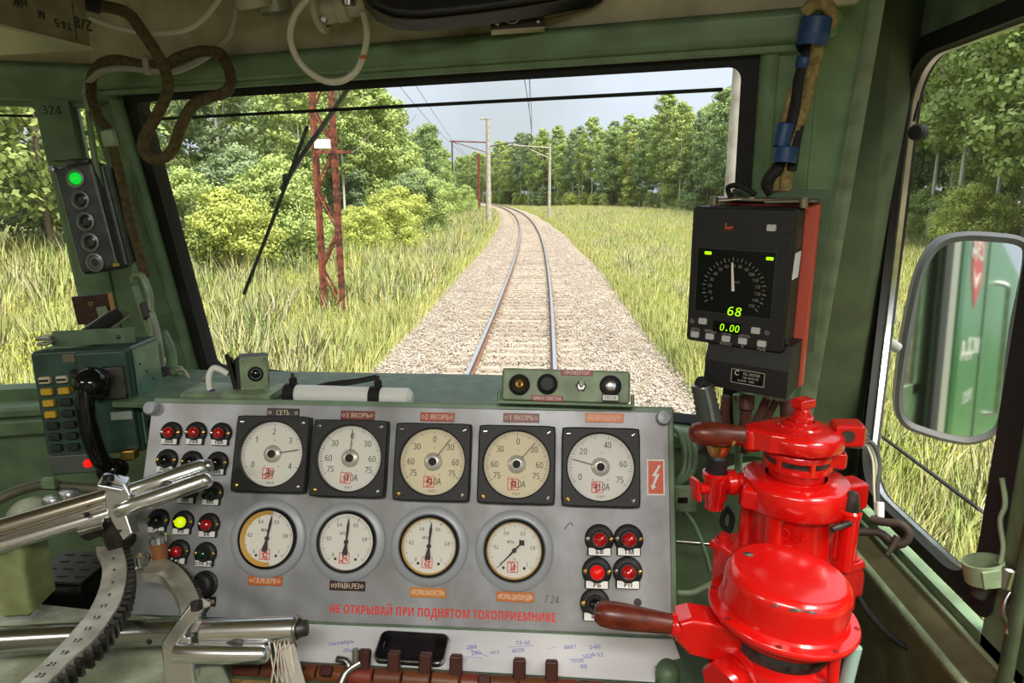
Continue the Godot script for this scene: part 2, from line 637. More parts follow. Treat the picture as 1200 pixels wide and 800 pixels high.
	oo = rounded(2.0 * hx + 0.06, 2.0 * hy + 0.06, 0.03, 10)
	ii = rounded(2.0 * hx, 2.0 * hy, 0.07, 10)
	rub.band(oo, ii, 0.002, 0.012)
	rub.band(ii, ii, 0.012, -0.016, Transform3D(), -1.0)
	part("rubber_frame", rub, M.rubber, w3)
	var i2 := rounded(2.0 * hx - 0.006, 2.0 * hy - 0.006, 0.067, 10)
	part("steel_trim", MB.new().band(ii, i2, 0.0, -0.002).band(i2, i2, -0.002, -0.01, Transform3D(), -1.0), M.steel, w3)
	part("pane", MB.new().band(ii, rounded(0.002, 0.002, 0.0005, 10), -0.012, -0.012), M.glass, w3)
	part("pane_bar", MB.new().box(Vector3(0.004, 0.56, 0.006), off(hx - 0.025, 0.02, -0.016), 0.001), M.rubber, w3)
	part("pane_bar", MB.new().box(Vector3(0.30, 0.004, 0.006), off(-0.01, -hy + 0.09, -0.016), 0.001), M.rubber, w3)
	# front right corner: a folded sheet from the windscreen post to the side window
	var pt := [WX * Vector3(0.075, 0.80, -0.012), WX * Vector3(0.125, 0.80, -0.012), Vector3(0.442, 1.8192, -1.0894), Vector3(0.457, 1.8158, -1.0739), Vector3(0.553, 2.0, -1.14)]
	var pl := [WX * Vector3(0.075, -0.25, -0.012), WX * Vector3(0.14, -0.25, -0.012), Vector3(0.442, 1.2913, -1.1978), Vector3(0.457, 1.3012, -1.1613), Vector3(0.553, 1.0, -1.215)]
	for k in [2, 3]:
		var d: Vector3 = (pl[k] - pt[k]).normalized()
		pl[k] = pt[k] + d * ((pt[k].y - 0.98) / -d.y)
		pt[k] = pt[k] + d * ((pt[k].y - 2.0) / -d.y)
	var cp := MB.new()
	var cq := MB.new()
	var ce := MB.new()
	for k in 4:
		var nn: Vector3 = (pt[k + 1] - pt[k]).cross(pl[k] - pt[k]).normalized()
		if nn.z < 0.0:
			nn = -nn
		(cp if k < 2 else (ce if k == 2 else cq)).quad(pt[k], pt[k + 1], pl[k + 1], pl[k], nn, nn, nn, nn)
	struct("corner_post", cp, M.green, wr)
	struct("pillar_painted_light", ce, M.green_pale, wr)  # paler green paints in the light caught by this strip
	struct("reveal_painted_shade", cq, M.olive, wr)  # olive colour paints in the shade on the facet beside the window
	# the rest of the box
	var wlft := shell("wall_left", "green painted left side wall with the assistant's side window")
	struct("wall_panel", MB.new().box(Vector3(0.04, 1.05, 2.7), off(-2.47, 0.525, -0.1)), g, wlft)
	struct("wall_panel", MB.new().box(Vector3(0.04, 0.28, 2.7), off(-2.47, 1.94, -0.1)), g, wlft)
	struct("wall_panel", MB.new().box(Vector3(0.04, 0.8, 0.35), off(-2.47, 1.43, -1.25)), g, wlft)
	struct("wall_panel", MB.new().box(Vector3(0.04, 0.8, 0.75), off(-2.47, 1.43, 0.85)), g, wlft)
	struct("wall_back", MB.new().box(Vector3(3.1, 2.08, 0.04), off(-0.96, 1.04, 1.22)), M.cream)
	struct("floor", MB.new().box(Vector3(3.1, 0.04, 3.0), off(-0.96, -0.02, -0.25)), M.lino)
	struct("ceiling", MB.new().box(Vector3(3.1, 0.04, 2.85), off(-0.96, CEIL + 0.02, -0.19)), M.cream)


func build_fill_lamps() -> void:
	# two unseen fill lamps, added under the ceiling to brighten the cab
	for k in 2:
		var at := Vector3([0.0, -1.5][k], CEIL - 0.05, 0.30)
		var l := thing("added_fill_lamp", ["added unseen fill lamp under the ceiling above the driver's seat", "added unseen fill lamp under the ceiling above the assistant's seat"][k], "lamp", off(at.x, at.y, at.z))
		part("housing", MB.new().box(Vector3(0.7, 0.04, 0.2), off(0, 0.03, 0), 0.01), M.white, l)
		part("added_diffuser_lamp", MB.new().box(Vector3(0.66, 0.02, 0.17), off(0, 0.0, 0), 0.006), glow(Color(1.0, 0.98, 0.95), 1.5, Color(0.8, 0.8, 0.8)), l)
		var a := AreaLight3D.new()
		a.name = "fill_light"
		a.area_size = Vector2(0.66, 0.17)
		a.light_color = Color(1.0, 0.98, 0.95)
		a.light_energy = [2.0, 1.1][k]
		a.shadow_enabled = true
		a.area_range = 8.0
		a.area_attenuation = 2.0
		add_child(a)
		a.position = at + Vector3(0, -0.02, 0)
		a.rotation_degrees = Vector3(-90, 0, 0)



# ---------------------------------------------------------------- outdoors
const RAIL := -1.6
const GROUND := -2.35

func track_x(s: float) -> float:   # the track's centre line, s metres ahead
	return -0.7 - s * s / 2300.0


func lay(lo: float, hi: float, rng: RandomNumberGenerator) -> float:
	return rng.randf_range(lo, hi)


func ground_y(x: float, s: float) -> float:
	var o := absf(x - track_x(s))
	var y := GROUND + 0.12 * sin(x * 0.31 + s * 0.07) + 0.10 * sin(s * 0.23 - x * 0.11)
	if x < track_x(s) - 4.0:
		y += 0.05 * (o - 4.0)
	else:
		y += 0.012 * maxf(0.0, o - 4.0)
	return lerpf(RAIL - 0.28, y, smoothstep(2.2, 3.6, o))


func strip(lo: float, hi: float, n: int, s0: float, s1: float, ns: int, lift: float) -> MB:
	var m := MB.new()
	var rows := []
	for j in ns + 1:
		var q := pow(float(j) / ns, 1.6)
		var s := lerpf(s0, s1, q)
		var row := []
		for k in n + 1:
			var x := track_x(s) + lerpf(lo, hi, float(k) / n)
			row.append(Vector3(x, ground_y(x, s) + lift, -s))
		rows.append(row)
	for j in ns:
		for k in n:
			var a: Vector3 = rows[j][k]
			var b: Vector3 = rows[j][k + 1]
			var c: Vector3 = rows[j + 1][k + 1]
			var d: Vector3 = rows[j + 1][k]
			var nn := (b - a).cross(d - a).normalized()
			if nn.y < 0:
				nn = -nn
			m.quad(a, b, c, d, nn, nn, nn, nn)
	return m


func scatter(called: String, mesh: Mesh, material: Material, count: int, rng: RandomNumberGenerator, place: Callable, cols: Array, parent: Node3D = null) -> MultiMeshInstance3D:
	var mm := MultiMesh.new()
	mm.transform_format = MultiMesh.TRANSFORM_3D
	mm.use_colors = true
	mm.mesh = mesh
	mm.instance_count = count
	for k in count:
		mm.set_instance_transform(k, place.call(rng))
		var c: Color = cols[rng.randi() % cols.size()]
		mm.set_instance_color(k, c * rng.randf_range(0.75, 1.25))
	var o := MultiMeshInstance3D.new()
	o.multimesh = mm
	o.name = called
	o.material_override = material
	o.set_meta("kind", "stuff")
	(parent if parent else self).add_child(o)
	return o


func leafy(backlight := 0.4) -> StandardMaterial3D:
	var m := mat(Color(1, 1, 1), 0.75)
	m.vertex_color_use_as_albedo = true
	m.backlight_enabled = true
	m.backlight = Color(1, 1, 1) * backlight
	return m


func tuft(rng: RandomNumberGenerator, blades: int, high: float, spread: float, wide: float, flower := false) -> ArrayMesh:
	var m := MB.new()
	m.tinted = true
	for k in blades:
		var a := rng.randf() * TAU
		var d := Vector3(cos(a), 0, sin(a))
		var o := d * rng.randf() * spread
		var h := high * rng.randf_range(0.55, 1.0)
		var lean := rng.randf_range(0.1, 0.5) * h
		var side := d.cross(Vector3.UP) * wide * rng.randf_range(0.6, 1.3)
		var mid := o + Vector3.UP * h * 0.6 + d * lean * 0.35
		var tip := o + Vector3.UP * h + d * lean
		m.tint = Color(1, 1, 1) * rng.randf_range(0.75, 1.15)
		var n := (d * 0.5 + Vector3.UP).normalized()
		m.quad(o - side, o + side, mid + side * 0.8, mid - side * 0.8, n, n, n, n)
		m.tri(mid - side * 0.8, mid + side * 0.8, tip, n, n, n)
		if flower:
			m.tint = Color(1.5, 1.15, 0.25)
			m.ball(tip, wide * 2.2, Vector3(1, 1.8, 1), 6)
	return m.done()


# a crown: leaf sprays gathered in clumps round a set of boughs
func crown(rng: RandomNumberGenerator, high: float, base: float, rad: float, clumps: int, per: int, leaf: float, cone := 0.0) -> ArrayMesh:
	var m := MB.new()
	m.tinted = true
	for k in clumps:
		var f := rng.randf()
		var y := lerpf(base, high, f)
		var env := sqrt(maxf(0.02, 1.0 - pow(2.0 * f - 0.85, 2.0) / 1.35)) if cone == 0.0 else (1.0 - f * 0.93)
		var a := rng.randf() * TAU
		var rr := rad * env * sqrt(rng.randf_range(0.1, 1.0))
		var cc := Vector3(cos(a) * rr, y, sin(a) * rr)
		var cr := rad * rng.randf_range(0.2, 0.4) * (0.5 + 0.5 * env)
		var tone := rng.randf_range(0.8, 1.2)
		for j in per:
			var d := Vector3(rng.randfn(), rng.randfn() * 0.75, rng.randfn()).normalized()
			var p := cc + d * cr * pow(rng.randf(), 0.55) * Vector3(1.25, 0.9, 1.25)
			var nrm := (d + Vector3(rng.randfn(), rng.randfn() + 0.6, rng.randfn()) * 0.5).normalized()
			var t := nrm.cross(Vector3(rng.randfn(), rng.randfn(), rng.randfn())).normalized() * leaf * rng.randf_range(0.6, 1.3)
			var b := nrm.cross(t) * 0.65
			var sn := (nrm + d).normalized()
			m.tint = Color(tone, tone, tone) * rng.randf_range(0.8, 1.2)
			m.tri(p - t, p + b, p + t, sn, sn, sn)
			m.tri(p - t, p + t, p - b, sn, sn, sn)
	return m.done()


func trunk(rng: RandomNumberGenerator, high: float, r: float) -> MB:
	var m := MB.new()
	var pts := [Vector3.ZERO]
	for k in 4:
		pts.append(Vector3(rng.randfn() * 0.12, high * (k + 1) / 4.0, rng.randfn() * 0.12))
	m.tube(pts, r, 7, 2, 0.0, r * 0.25)
	for k in 7:
		var y := high * rng.randf_range(0.35, 0.9)
		var a := rng.randf() * TAU
		var l := high * 0.16
		m.tube([Vector3(0, y, 0), Vector3(cos(a) * l * 0.6, y + l * 0.35, sin(a) * l * 0.6), Vector3(cos(a) * l, y + l * 0.8, sin(a) * l)], r * 0.3, 5, 2, 0.0, r * 0.1)
	return m


func forest_edge(q: float) -> float:   # how far the right forest stands from the track
	if q < 130.0:
		return lerpf(29.0, 37.0, clampf((q - 40.0) / 90.0, 0.0, 1.0))
	if q < 240.0:
		return lerpf(37.0, 11.0, (q - 130.0) / 110.0)
	return lerpf(11.0, 6.0, clampf((q - 240.0) / 100.0, 0.0, 1.0))


func build_outdoors() -> void:
	var rng := RandomNumberGenerator.new()
	rng.seed = 11
	var earth := mat(c8(122, 126, 70), 0.95, 0.0, noise_tex(0.02, Color(0.6, 0.6, 0.55), Color(1.1, 1.1, 1.0), 5, 21), 0.25)
	var gravel := mat(c8(178, 165, 150), 0.95, 0.0, noise_tex(0.09, Color(0.55, 0.53, 0.5), Color(1.1, 1.08, 1.05), 3, 22, 512), 0.6, rough_tex(0.12, 23), 2.0)
	struct("ground", strip(-160, 160, 80, -30, 700, 70, -0.03), earth).set_meta("label", "grassy ground beside the railway")
	struct("track_bed", strip(-3.1, 3.4, 20, -12, 420, 110, 0.02), gravel).set_meta("label", "pale gravel ballast under the track")
	# the track: rails and concrete sleepers
	var tr := thing("railway_track", "single curved railway track on pale ballast ahead of the cab", "railway track", off(-0.7, RAIL, 0))
	var rail_prof := [Vector2(-0.036, 0.0), Vector2(-0.036, -0.03), Vector2(-0.009, -0.045), Vector2(-0.009, -0.14), Vector2(-0.07, -0.165), Vector2(-0.07, -0.18), Vector2(0.07, -0.18), Vector2(0.07, -0.165), Vector2(0.009, -0.14), Vector2(0.009, -0.045), Vector2(0.036, -0.03), Vector2(0.036, 0.0)]
	for sd in [-1.0, 1.0]:
		var head := MB.new()
		var web := MB.new()
		var ns := 80
		for j in ns:
			var q0 := lerpf(-12.0, 400.0, pow(float(j) / ns, 1.4))
			var q1 := lerpf(-12.0, 400.0, pow(float(j + 1) / ns, 1.4))
			var a := Vector3(track_x(q0) + sd * 0.796, RAIL, -q0)
			var b := Vector3(track_x(q1) + sd * 0.796, RAIL, -q1)
			for k in 12:
				var p0: Vector2 = rail_prof[k]
				var p1: Vector2 = rail_prof[(k + 1) % 12]
				var nn := Vector3(-(p1.y - p0.y), p1.x - p0.x, 0).normalized()
				if k == 11:
					nn = Vector3.UP
				var tgt := head if k == 11 else web
				tgt.quad(a + Vector3(p0.x, p0.y, 0), a + Vector3(p1.x, p1.y, 0), b + Vector3(p1.x, p1.y, 0), b + Vector3(p0.x, p0.y, 0), nn, nn, nn, nn)
		var r := wpart("rail", web, mat(c8(112, 82, 64), 0.8), tr)
		wpart("running_surface", head, mat(c8(205, 208, 214), 0.3, 0.9), r, "bright worn rail top")
	var sl := MB.new()
	sl.prism(PackedVector2Array([Vector2(-0.15, -0.2), Vector2(0.15, -0.2), Vector2(0.11, 0.0), Vector2(-0.11, 0.0)]), -1.35, 1.35, Transform3D(Basis(Vector3(0, 0, 1), Vector3(0, 1, 0), Vector3(-1, 0, 0)), Vector3.ZERO), 0.02)
	for x in [-0.796, 0.796]:
		for e in [-0.11, 0.11]:
			sl.box(Vector3(0.06, 0.05, 0.14), off(x + e, 0.02, 0), 0.01)
	var slm := sl.done()
	var slc := [mat(c8(150, 136, 121), 0.9), mat(c8(138, 125, 112), 0.9), mat(c8(158, 145, 130), 0.9)]
	var s := 3.0
	while s < 120.0:
		var o := part("sleeper", slm, slc[rng.randi() % 3], tr)
		o.position = Vector3(track_x(s) + 0.7, -0.185, -s)
		o.rotation.y = atan(s / 1150.0)
		s += 0.56
	# loose stones of the ballast
	var st := MB.new()
	var rr := RandomNumberGenerator.new()
	rr.seed = 4
	for k in 5:
		var b := Basis.from_euler(Vector3(rr.randf(), rr.randf(), rr.randf()) * 6.0)
		st.box(Vector3(0.032, 0.022, 0.028) * rr.randf_range(0.7, 1.3), Transform3D(b, Vector3(rr.randfn(), 0, rr.randfn()) * 0.06), 0.012)
	var stone_m := mat(Color(1, 1, 1), 0.95)
	stone_m.vertex_color_use_as_albedo = true
	var stones := scatter("ballast_stones", st.done(), stone_m, 45000, rng, func(r: RandomNumberGenerator) -> Transform3D:
		var q := 4.0 + 70.0 * pow(r.randf(), 1.7)
		var x := track_x(q) + r.randf_range(-3.4, 3.9)
		var y := ground_y(x, q) + 0.022
		if absf(x - track_x(q)) < 0.72 and r.randf() < 0.5:
			y -= 0.0
		return Transform3D(Basis.from_euler(Vector3(r.randf(), r.randf() * 6.0, r.randf())) * r.randf_range(0.7, 1.4), Vector3(x, y, -q)), [Color(0.45, 0.395, 0.335), Color(0.36, 0.315, 0.275), Color(0.53, 0.48, 0.43), Color(0.40, 0.33, 0.27)])
	tag(stones, "loose pale ballast stones lying along the track", "ballast")
	# grass and weeds
	var lf := leafy(0.35)
	var far_out := func(r: RandomNumberGenerator, lo: float, hi: float, q0: float, q1: float, pw: float, sc0: float, sc1: float) -> Transform3D:
		var q := lerpf(q0, q1, pow(r.randf(), pw))
		var x := track_x(q) + lo + (hi - lo) * pow(r.randf(), 1.4)
		return Transform3D(Basis(Vector3.UP, r.randf() * TAU) * r.randf_range(sc0, sc1), Vector3(x, ground_y(x, q) - 0.03, -q))
	var greens := [Color(0.46, 0.49, 0.12), Color(0.36, 0.43, 0.11), Color(0.54, 0.52, 0.17), Color(0.32, 0.40, 0.09), Color(0.58, 0.53, 0.25)]
	var t1 := tuft(rng, 20, 0.8, 0.25, 0.006)
	var t2 := tuft(rng, 10, 1.0, 0.25, 0.008, true)
	var g1 := scatter("meadow_grass", t1, lf, 60000, rng, func(r): return far_out.call(r, -3.3, -26.0, 3.0, 150.0, 1.5, 0.6, 1.3), greens)
	tag(g1, "tall yellow-green weeds on the left bank of the track", "grass")
	var g2 := scatter("meadow_grass_001", t1, lf, 60000, rng, func(r): return far_out.call(r, 3.5, 30.0, 3.0, 180.0, 1.5, 0.55, 1.1), greens)
	tag(g2, "pale green meadow grass between the track and the right forest", "grass")
	var t3 := tuft(rng, 26, 1.25, 0.16, 0.011)
	var g4 := scatter("tall_weeds", t3, lf, 9000, rng, func(r):
		var t: Transform3D = far_out.call(r, -3.6, -24.0, 3.0, 130.0, 1.4, 0.6, 1.5)
		return t if sin(t.origin.x * 0.9) * sin(t.origin.z * 0.45) > -0.2 else t.scaled_local(Vector3.ONE * 0.5), [Color(0.42, 0.46, 0.16), Color(0.26, 0.36, 0.10), Color(0.52, 0.50, 0.16), Color(0.46, 0.42, 0.26)])
	tag(g4, "tall bushy weeds in clumps on the left bank", "weeds")
	var g5 := scatter("tall_weeds_001", t3, lf, 7000, rng, func(r):
		var t: Transform3D = far_out.call(r, 4.4, 30.0, 3.0, 160.0, 1.4, 0.4, 1.1)
		return t if sin(t.origin.x * 0.7) * sin(t.origin.z * 0.35) > -0.1 else t.scaled_local(Vector3.ONE * 0.5), [Color(0.44, 0.46, 0.20), Color(0.30, 0.38, 0.12), Color(0.54, 0.52, 0.24), Color(0.50, 0.42, 0.28)])
	tag(g5, "taller pale weeds scattered in the meadow on the right", "weeds")
	var g3 := scatter("goldenrod", t2, lf, 1500, rng, func(r): return far_out.call(r, 4.5, 20.0, 8.0, 100.0, 1.3, 0.5, 0.8), [Color(0.40, 0.46, 0.12)])
	tag(g3, "yellow flowering goldenrod in the meadow right of the track", "wildflowers")
	var g6 := scatter("goldenrod_001", t2, lf, 1100, rng, func(r): return far_out.call(r, -4.0, -20.0, 8.0, 90.0, 1.3, 0.6, 1.1), [Color(0.44, 0.48, 0.13)])
	tag(g6, "yellow flowering goldenrod among the weeds left of the track", "wildflowers")
	# trees and bushes: a few of each kind, then copies
	var bark := [mat(c8(120, 104, 86), 0.9), mat(c8(206, 202, 192), 0.85), mat(c8(96, 80, 66), 0.9)]
	var tones := [Color(0.150, 0.208, 0.078), Color(0.195, 0.245, 0.075), Color(0.125, 0.172, 0.083), Color(0.25, 0.28, 0.065)]
	var leafm := []
	for c in tones:
		var lm := leafy(0.5)
		lm.albedo_color = Color(c * 2.0).linear_to_srgb()
		leafm.append(lm)
	var kinds := [
		{"crown": crown(rng, 17.0, 4.0, 2.9, 120, 100, 0.17), "trunk": trunk(rng, 16.0, 0.17).done(), "leaf": 0, "bark": 0},
		{"crown": crown(rng, 19.0, 6.0, 2.4, 120, 95, 0.16), "trunk": trunk(rng, 18.5, 0.14).done(), "leaf": 1, "bark": 1},
		{"crown": crown(rng, 16.0, 1.0, 2.6, 90, 130, 0.16, 1.0), "trunk": trunk(rng, 16.0, 0.17).done(), "leaf": 2, "bark": 2},
		{"crown": crown(rng, 14.0, 2.0, 3.2, 130, 100, 0.17), "trunk": trunk(rng, 13.0, 0.16).done(), "leaf": 1, "bark": 0},
		{"crown": crown(rng, 3.4, 0.2, 1.7, 60, 240, 0.06), "trunk": trunk(rng, 2.8, 0.05).done(), "leaf": 3, "bark": 0},
		{"crown": crown(rng, 4.6, 0.3, 1.9, 65, 240, 0.065), "trunk": trunk(rng, 4.0, 0.06).done(), "leaf": 1, "bark": 0},
	]
	var plant := func(kind: int, x: float, q: float, sc: float, called: String, label: String, cat: String, group: String) -> void:
		var o := thing(called, label, cat, Transform3D(Basis(Vector3.UP, rng.randf() * TAU) * sc, Vector3(x, ground_y(x, q) - 0.1, -q)), group)
		part("trunk", kinds[kind].trunk, bark[kinds[kind].bark], o)
		part("crown", kinds[kind].crown, leafm[(kinds[kind].leaf + (1 if rng.randf() < 0.25 else 0)) % 4], o).set_meta("kind", "stuff")
	for row in 3:
		var q := -14.0
		while q < 420.0:
			var gap := forest_edge(q) + row * 4.5 + rng.randf_range(-1.3, 1.3)
			var k := [0, 1, 0, 2, 1, 1][rng.randi() % 6] as int
			plant.call(k, track_x(q) + gap, q, rng.randf_range(0.95, 1.25), "forest_tree", ["broad-crowned tree with a grey-brown trunk", "slim high-crowned tree with a pale trunk", "pointed dark-trunked conifer"][k] + [" in the front row of the right-hand forest", " behind the front row of the right-hand forest", " deep inside the right-hand forest"][row], "tree", "trees of the forest right of the track")
			q += (rng.randf_range(2.8, 4.6) + row * 1.2) * (1.0 + maxf(0.0, q - 100.0) * 0.004)
	for row in 3:
		var q := -12.0
		while q < 420.0:
			var gap := -(15.5 + row * 5.0 + rng.randf_range(-1.8, 1.8)) - 9.0 * clampf((40.0 - q) / 30.0, 0.0, 1.0)
			var k := [0, 3, 1, 2, 3][rng.randi() % 5] as int
			plant.call(k, track_x(q) + gap, q, rng.randf_range(0.6, 0.95), "bank_tree", ["broad-crowned tall tree", "slim high-crowned tree with a pale trunk", "pointed dark-trunked conifer", "wide spreading tree with a low crown"][k] + [" at the front of the left-hand wood", " behind the front of the left-hand wood", " at the back of the left-hand wood"][row], "tree", "trees of the wooded bank left of the track")
			q += (rng.randf_range(3.8, 6.0) + row * 1.5) * (1.0 + maxf(0.0, q - 100.0) * 0.004)
	for k in 60:
		var q := 4.0 + 130.0 * pow(rng.randf(), 1.3)
		var gap := -rng.randf_range(8.0, 14.0) - 8.0 * clampf((32.0 - q) / 20.0, 0.0, 1.0)
		plant.call(4 + rng.randi() % 2, track_x(q) + gap, q, rng.randf_range(0.6, 1.2), "bank_bush", "leafy bush rising above the tall weeds left of the track", "bush", "bushes on the bank left of the track")
	for k in 150:
		var q := 20.0 + 290.0 * pow(rng.randf(), 1.1)
		plant.call(4 + rng.randi() % 2, track_x(q) + forest_edge(q) + rng.randf_range(-3.0, 11.0), q, rng.randf_range(0.7, 1.3), "edge_bush", "green bush at the foot of the forest right of the track", "bush", "bushes along the forest edge right of the track")
	build_masts()


func build_masts() -> void:
	var con: Material = M.concrete
	# near concrete pole on the right
	var g := thing("concrete_pole", "thick pale concrete pole standing close to the right edge of the windscreen", "pole", off(3.5, GROUND - 0.3, -14.0))
	part("shaft", MB.new().rod(Vector3.ZERO, Vector3(0, 11.5, 0), 0.20, 0.15, 20), con, g)
	# lattice mast on the left
	var lt := thing("lattice_mast", "rusty red steel lattice mast with a white plate, left of the track", "mast", Transform3D(Basis(Vector3.UP, 0.1), Vector3(-6.65, GROUND + 0.1, -20.0)))
	for sx in [-1, 1]:
		for sz in [-1, 1]:
			part("leg", MB.new().box(Vector3(0.10, 11.0, 0.10), off(sx * 0.27, 5.5, sz * 0.20), 0.01), M.rust, lt)
	for k in 9:
		var y := 0.5 + k * 1.15
		for sz in [-1, 1]:
			var f := -1.0 if k % 2 == 0 else 1.0
			part("brace", MB.new().tube([Vector3(-0.27 * f, y, sz * 0.21), Vector3(0.27 * f, y + 1.1, sz * 0.21)], 0.035, 5, 1), M.rust, lt)
	part("crossbar", MB.new().box(Vector3(1.1, 0.09, 0.09), off(0.25, 4.98, 0.22), 0.01), M.rust, lt)
	part("number_plate", MB.new().box(Vector3(0.46, 0.25, 0.03), off(0.0, 5.2, 0.27), 0.005), M.white, lt, "white plate")
	# pole with cantilever beside the track further on
	var p2 := thing("catenary_pole", "slender pale concrete pole with cantilever arms left of the track, far ahead", "pole", off(-6.75, GROUND - 0.2, -70.0))
	part("shaft", MB.new().rod(Vector3.ZERO, Vector3(0, 11.3, 0), 0.30, 0.20, 14), con, p2)
	part("cap", MB.new().box(Vector3(0.9, 0.16, 0.3), off(-0.25, 11.25, 0), 0.03), con, p2)
	part("arm", MB.new().tube([Vector3(0, 9.0, 0), Vector3(-3.8, 9.15, 0)], 0.07, 6, 1).tube([Vector3(0, 8.0, 0), Vector3(-3.6, 9.1, 0)], 0.045, 6, 1), M.rust, p2)
	part("insulator_string", MB.new().tube([Vector3(-3.6, 9.1, 0), Vector3(-3.6, 6.2, 0)], 0.07, 6, 1), M.dark_steel, p2)
	part("cantilever", MB.new().tube([Vector3(0, 8.6, 0), Vector3(3.9, 9.2, 0)], 0.06, 6, 1).tube([Vector3(0, 7.4, 0), Vector3(2.6, 8.9, 0)], 0.05, 6, 1).tube([Vector3(0.2, 7.0, 0), Vector3(3.9, 7.2, 0)], 0.04, 6, 1), M.dark_steel, p2)
	var p3 := thing("catenary_pole", "distant dark steel mast in the gap between the two forests", "mast", off(-13.2, GROUND, -120.0))
	part("shaft", MB.new().box(Vector3(0.45, 10.5, 0.45), off(0, 5.2, 0), 0.05), M.rust, p3)
	part("arm", MB.new().tube([Vector3(0, 9.5, 0), Vector3(4.0, 10.0, 0)], 0.08, 6, 1), M.dark_steel, p3)
	var p4 := thing("catenary_pole", "grey pole at the forest edge with a long arm reaching left over the track", "pole", off(-0.9, GROUND, -100.0))
	part("shaft", MB.new().rod(Vector3.ZERO, Vector3(0, 10.6, 0), 0.24, 0.18, 12), con, p4)
	part("arm", MB.new().tube([Vector3(0, 10.1, 0), Vector3(-5.6, 10.5, 0)], 0.11, 6, 1).tube([Vector3(-0.3, 8.8, 0), Vector3(-2.8, 9.9, 0)], 0.09, 6, 1), con, p4)
	# overhead wires
	var ow := thing("overhead_wires", "thin dark overhead wires above the track converging into the distance", "wires", off(-0.7, RAIL + 6.1, 0))
	var cw := []
	var mw := []
	var q := 3.0
	while q < 330.0:
		cw.append(Vector3(track_x(q), RAIL + 6.1, -q))
		mw.append(Vector3(track_x(q), RAIL + 7.3 + 0.45 * cos((q - 70.0) * TAU / 60.0), -q))
		q += 7.5
	wpart("contact_wire", MB.new().tube(cw, 0.012, 5, 1), M.dark_steel, ow)
	wpart("messenger_wire", MB.new().tube(mw, 0.012, 5, 1), M.dark_steel, ow)
	for k in range(1, 14):
		wpart("dropper", MB.new().tube([cw[k], mw[k]], 0.006, 4, 1), M.dark_steel, ow)
	var fw := thing("feeder_wires", "two sagging feeder wires strung between the lattice mast and the far pole", "wires", off(-8.0, RAIL + 8.0, -20))
	for k in 2:
		wpart("wire", MB.new().tube([Vector3(-6.4 - 0.5 * k, GROUND + 10.6 - 0.7 * k, -20), Vector3(-8.0 - 0.3 * k, GROUND + 9.2 - 0.6 * k, -45), Vector3(-10.3, GROUND + 9.0 - 0.4 * k, -70)], 0.014, 5, 6), M.dark_steel, fw)
		wpart("wire", MB.new().tube([Vector3(-10.3, GROUND + 9.0 - 0.4 * k, -70), Vector3(-11.5, GROUND + 8.4 - 0.3 * k, -95), Vector3(-13.4, GROUND + 9.6 - 0.4 * k, -120)], 0.02, 5, 6), M.dark_steel, fw)



# ---------------------------------------------------------------- the instrument panel
func polar(r: float, deg: float) -> Vector3:
	return Vector3(cos(deg_to_rad(deg)), sin(deg_to_rad(deg)), 0) * r


func ticks(m: MB, r0: float, r1: float, w: float, a0: float, a1: float, n: int, every: int, r2: float, z: float) -> void:
	for k in n + 1:
		var a := lerpf(a0, a1, float(k) / n)
		var big := k % every == 0
		var lo := r2 if big else r0
		m.box(Vector3(r1 - lo, w * (1.6 if big else 1.0), 0.0003), turned(polar((r1 + lo) / 2, a) + Vector3(0, 0, z), Vector3(0, 0, a)))


func stamp(x: float, y: float, s: float, z: float, rng: RandomNumberGenerator) -> MB:
	var m := MB.new()
	for k in 4:
		var e := Vector3([0.5, -0.5, 0, 0][k], [0, 0, 0.5, -0.5][k], 0) * s
		m.box(Vector3(0.001 if k < 2 else s, s if k < 2 else 0.001, 0.0002), off(x + e.x, y + e.y, z))
	for k in 7:
		m.box(Vector3(s * rng.randf_range(0.25, 0.7), 0.0012, 0.0002), turned(Vector3(x + s * rng.randf_range(-0.25, 0.25), y + s * (k - 3) * 0.125, z), Vector3(0, 0, rng.randf_range(-60, 60))))
	m.box(Vector3(0.0012, s * 0.8, 0.0002), off(x - s * 0.12, y, z))
	m.box(Vector3(0.0012, s * 0.6, 0.0002), off(x + s * 0.22, y, z))
	return m


func screw(at: Vector3, r: float, m: Material, parent: Node3D, slot := 30.0) -> void:
	var s := MB.new()
	s.lathe([Vector2(r, 0), Vector2(r, r * 0.35), Vector2(r * 0.6, r * 0.7), Vector2(0, r * 0.8)], MB.along(at, Vector3(0, 0, 1)), 10)
	s.box(Vector3(r * 1.5, r * 0.25, r * 0.1), turned(at + Vector3(0, 0, r * 0.8), Vector3(0, 0, slot)))
	part("screw", s, m, parent)


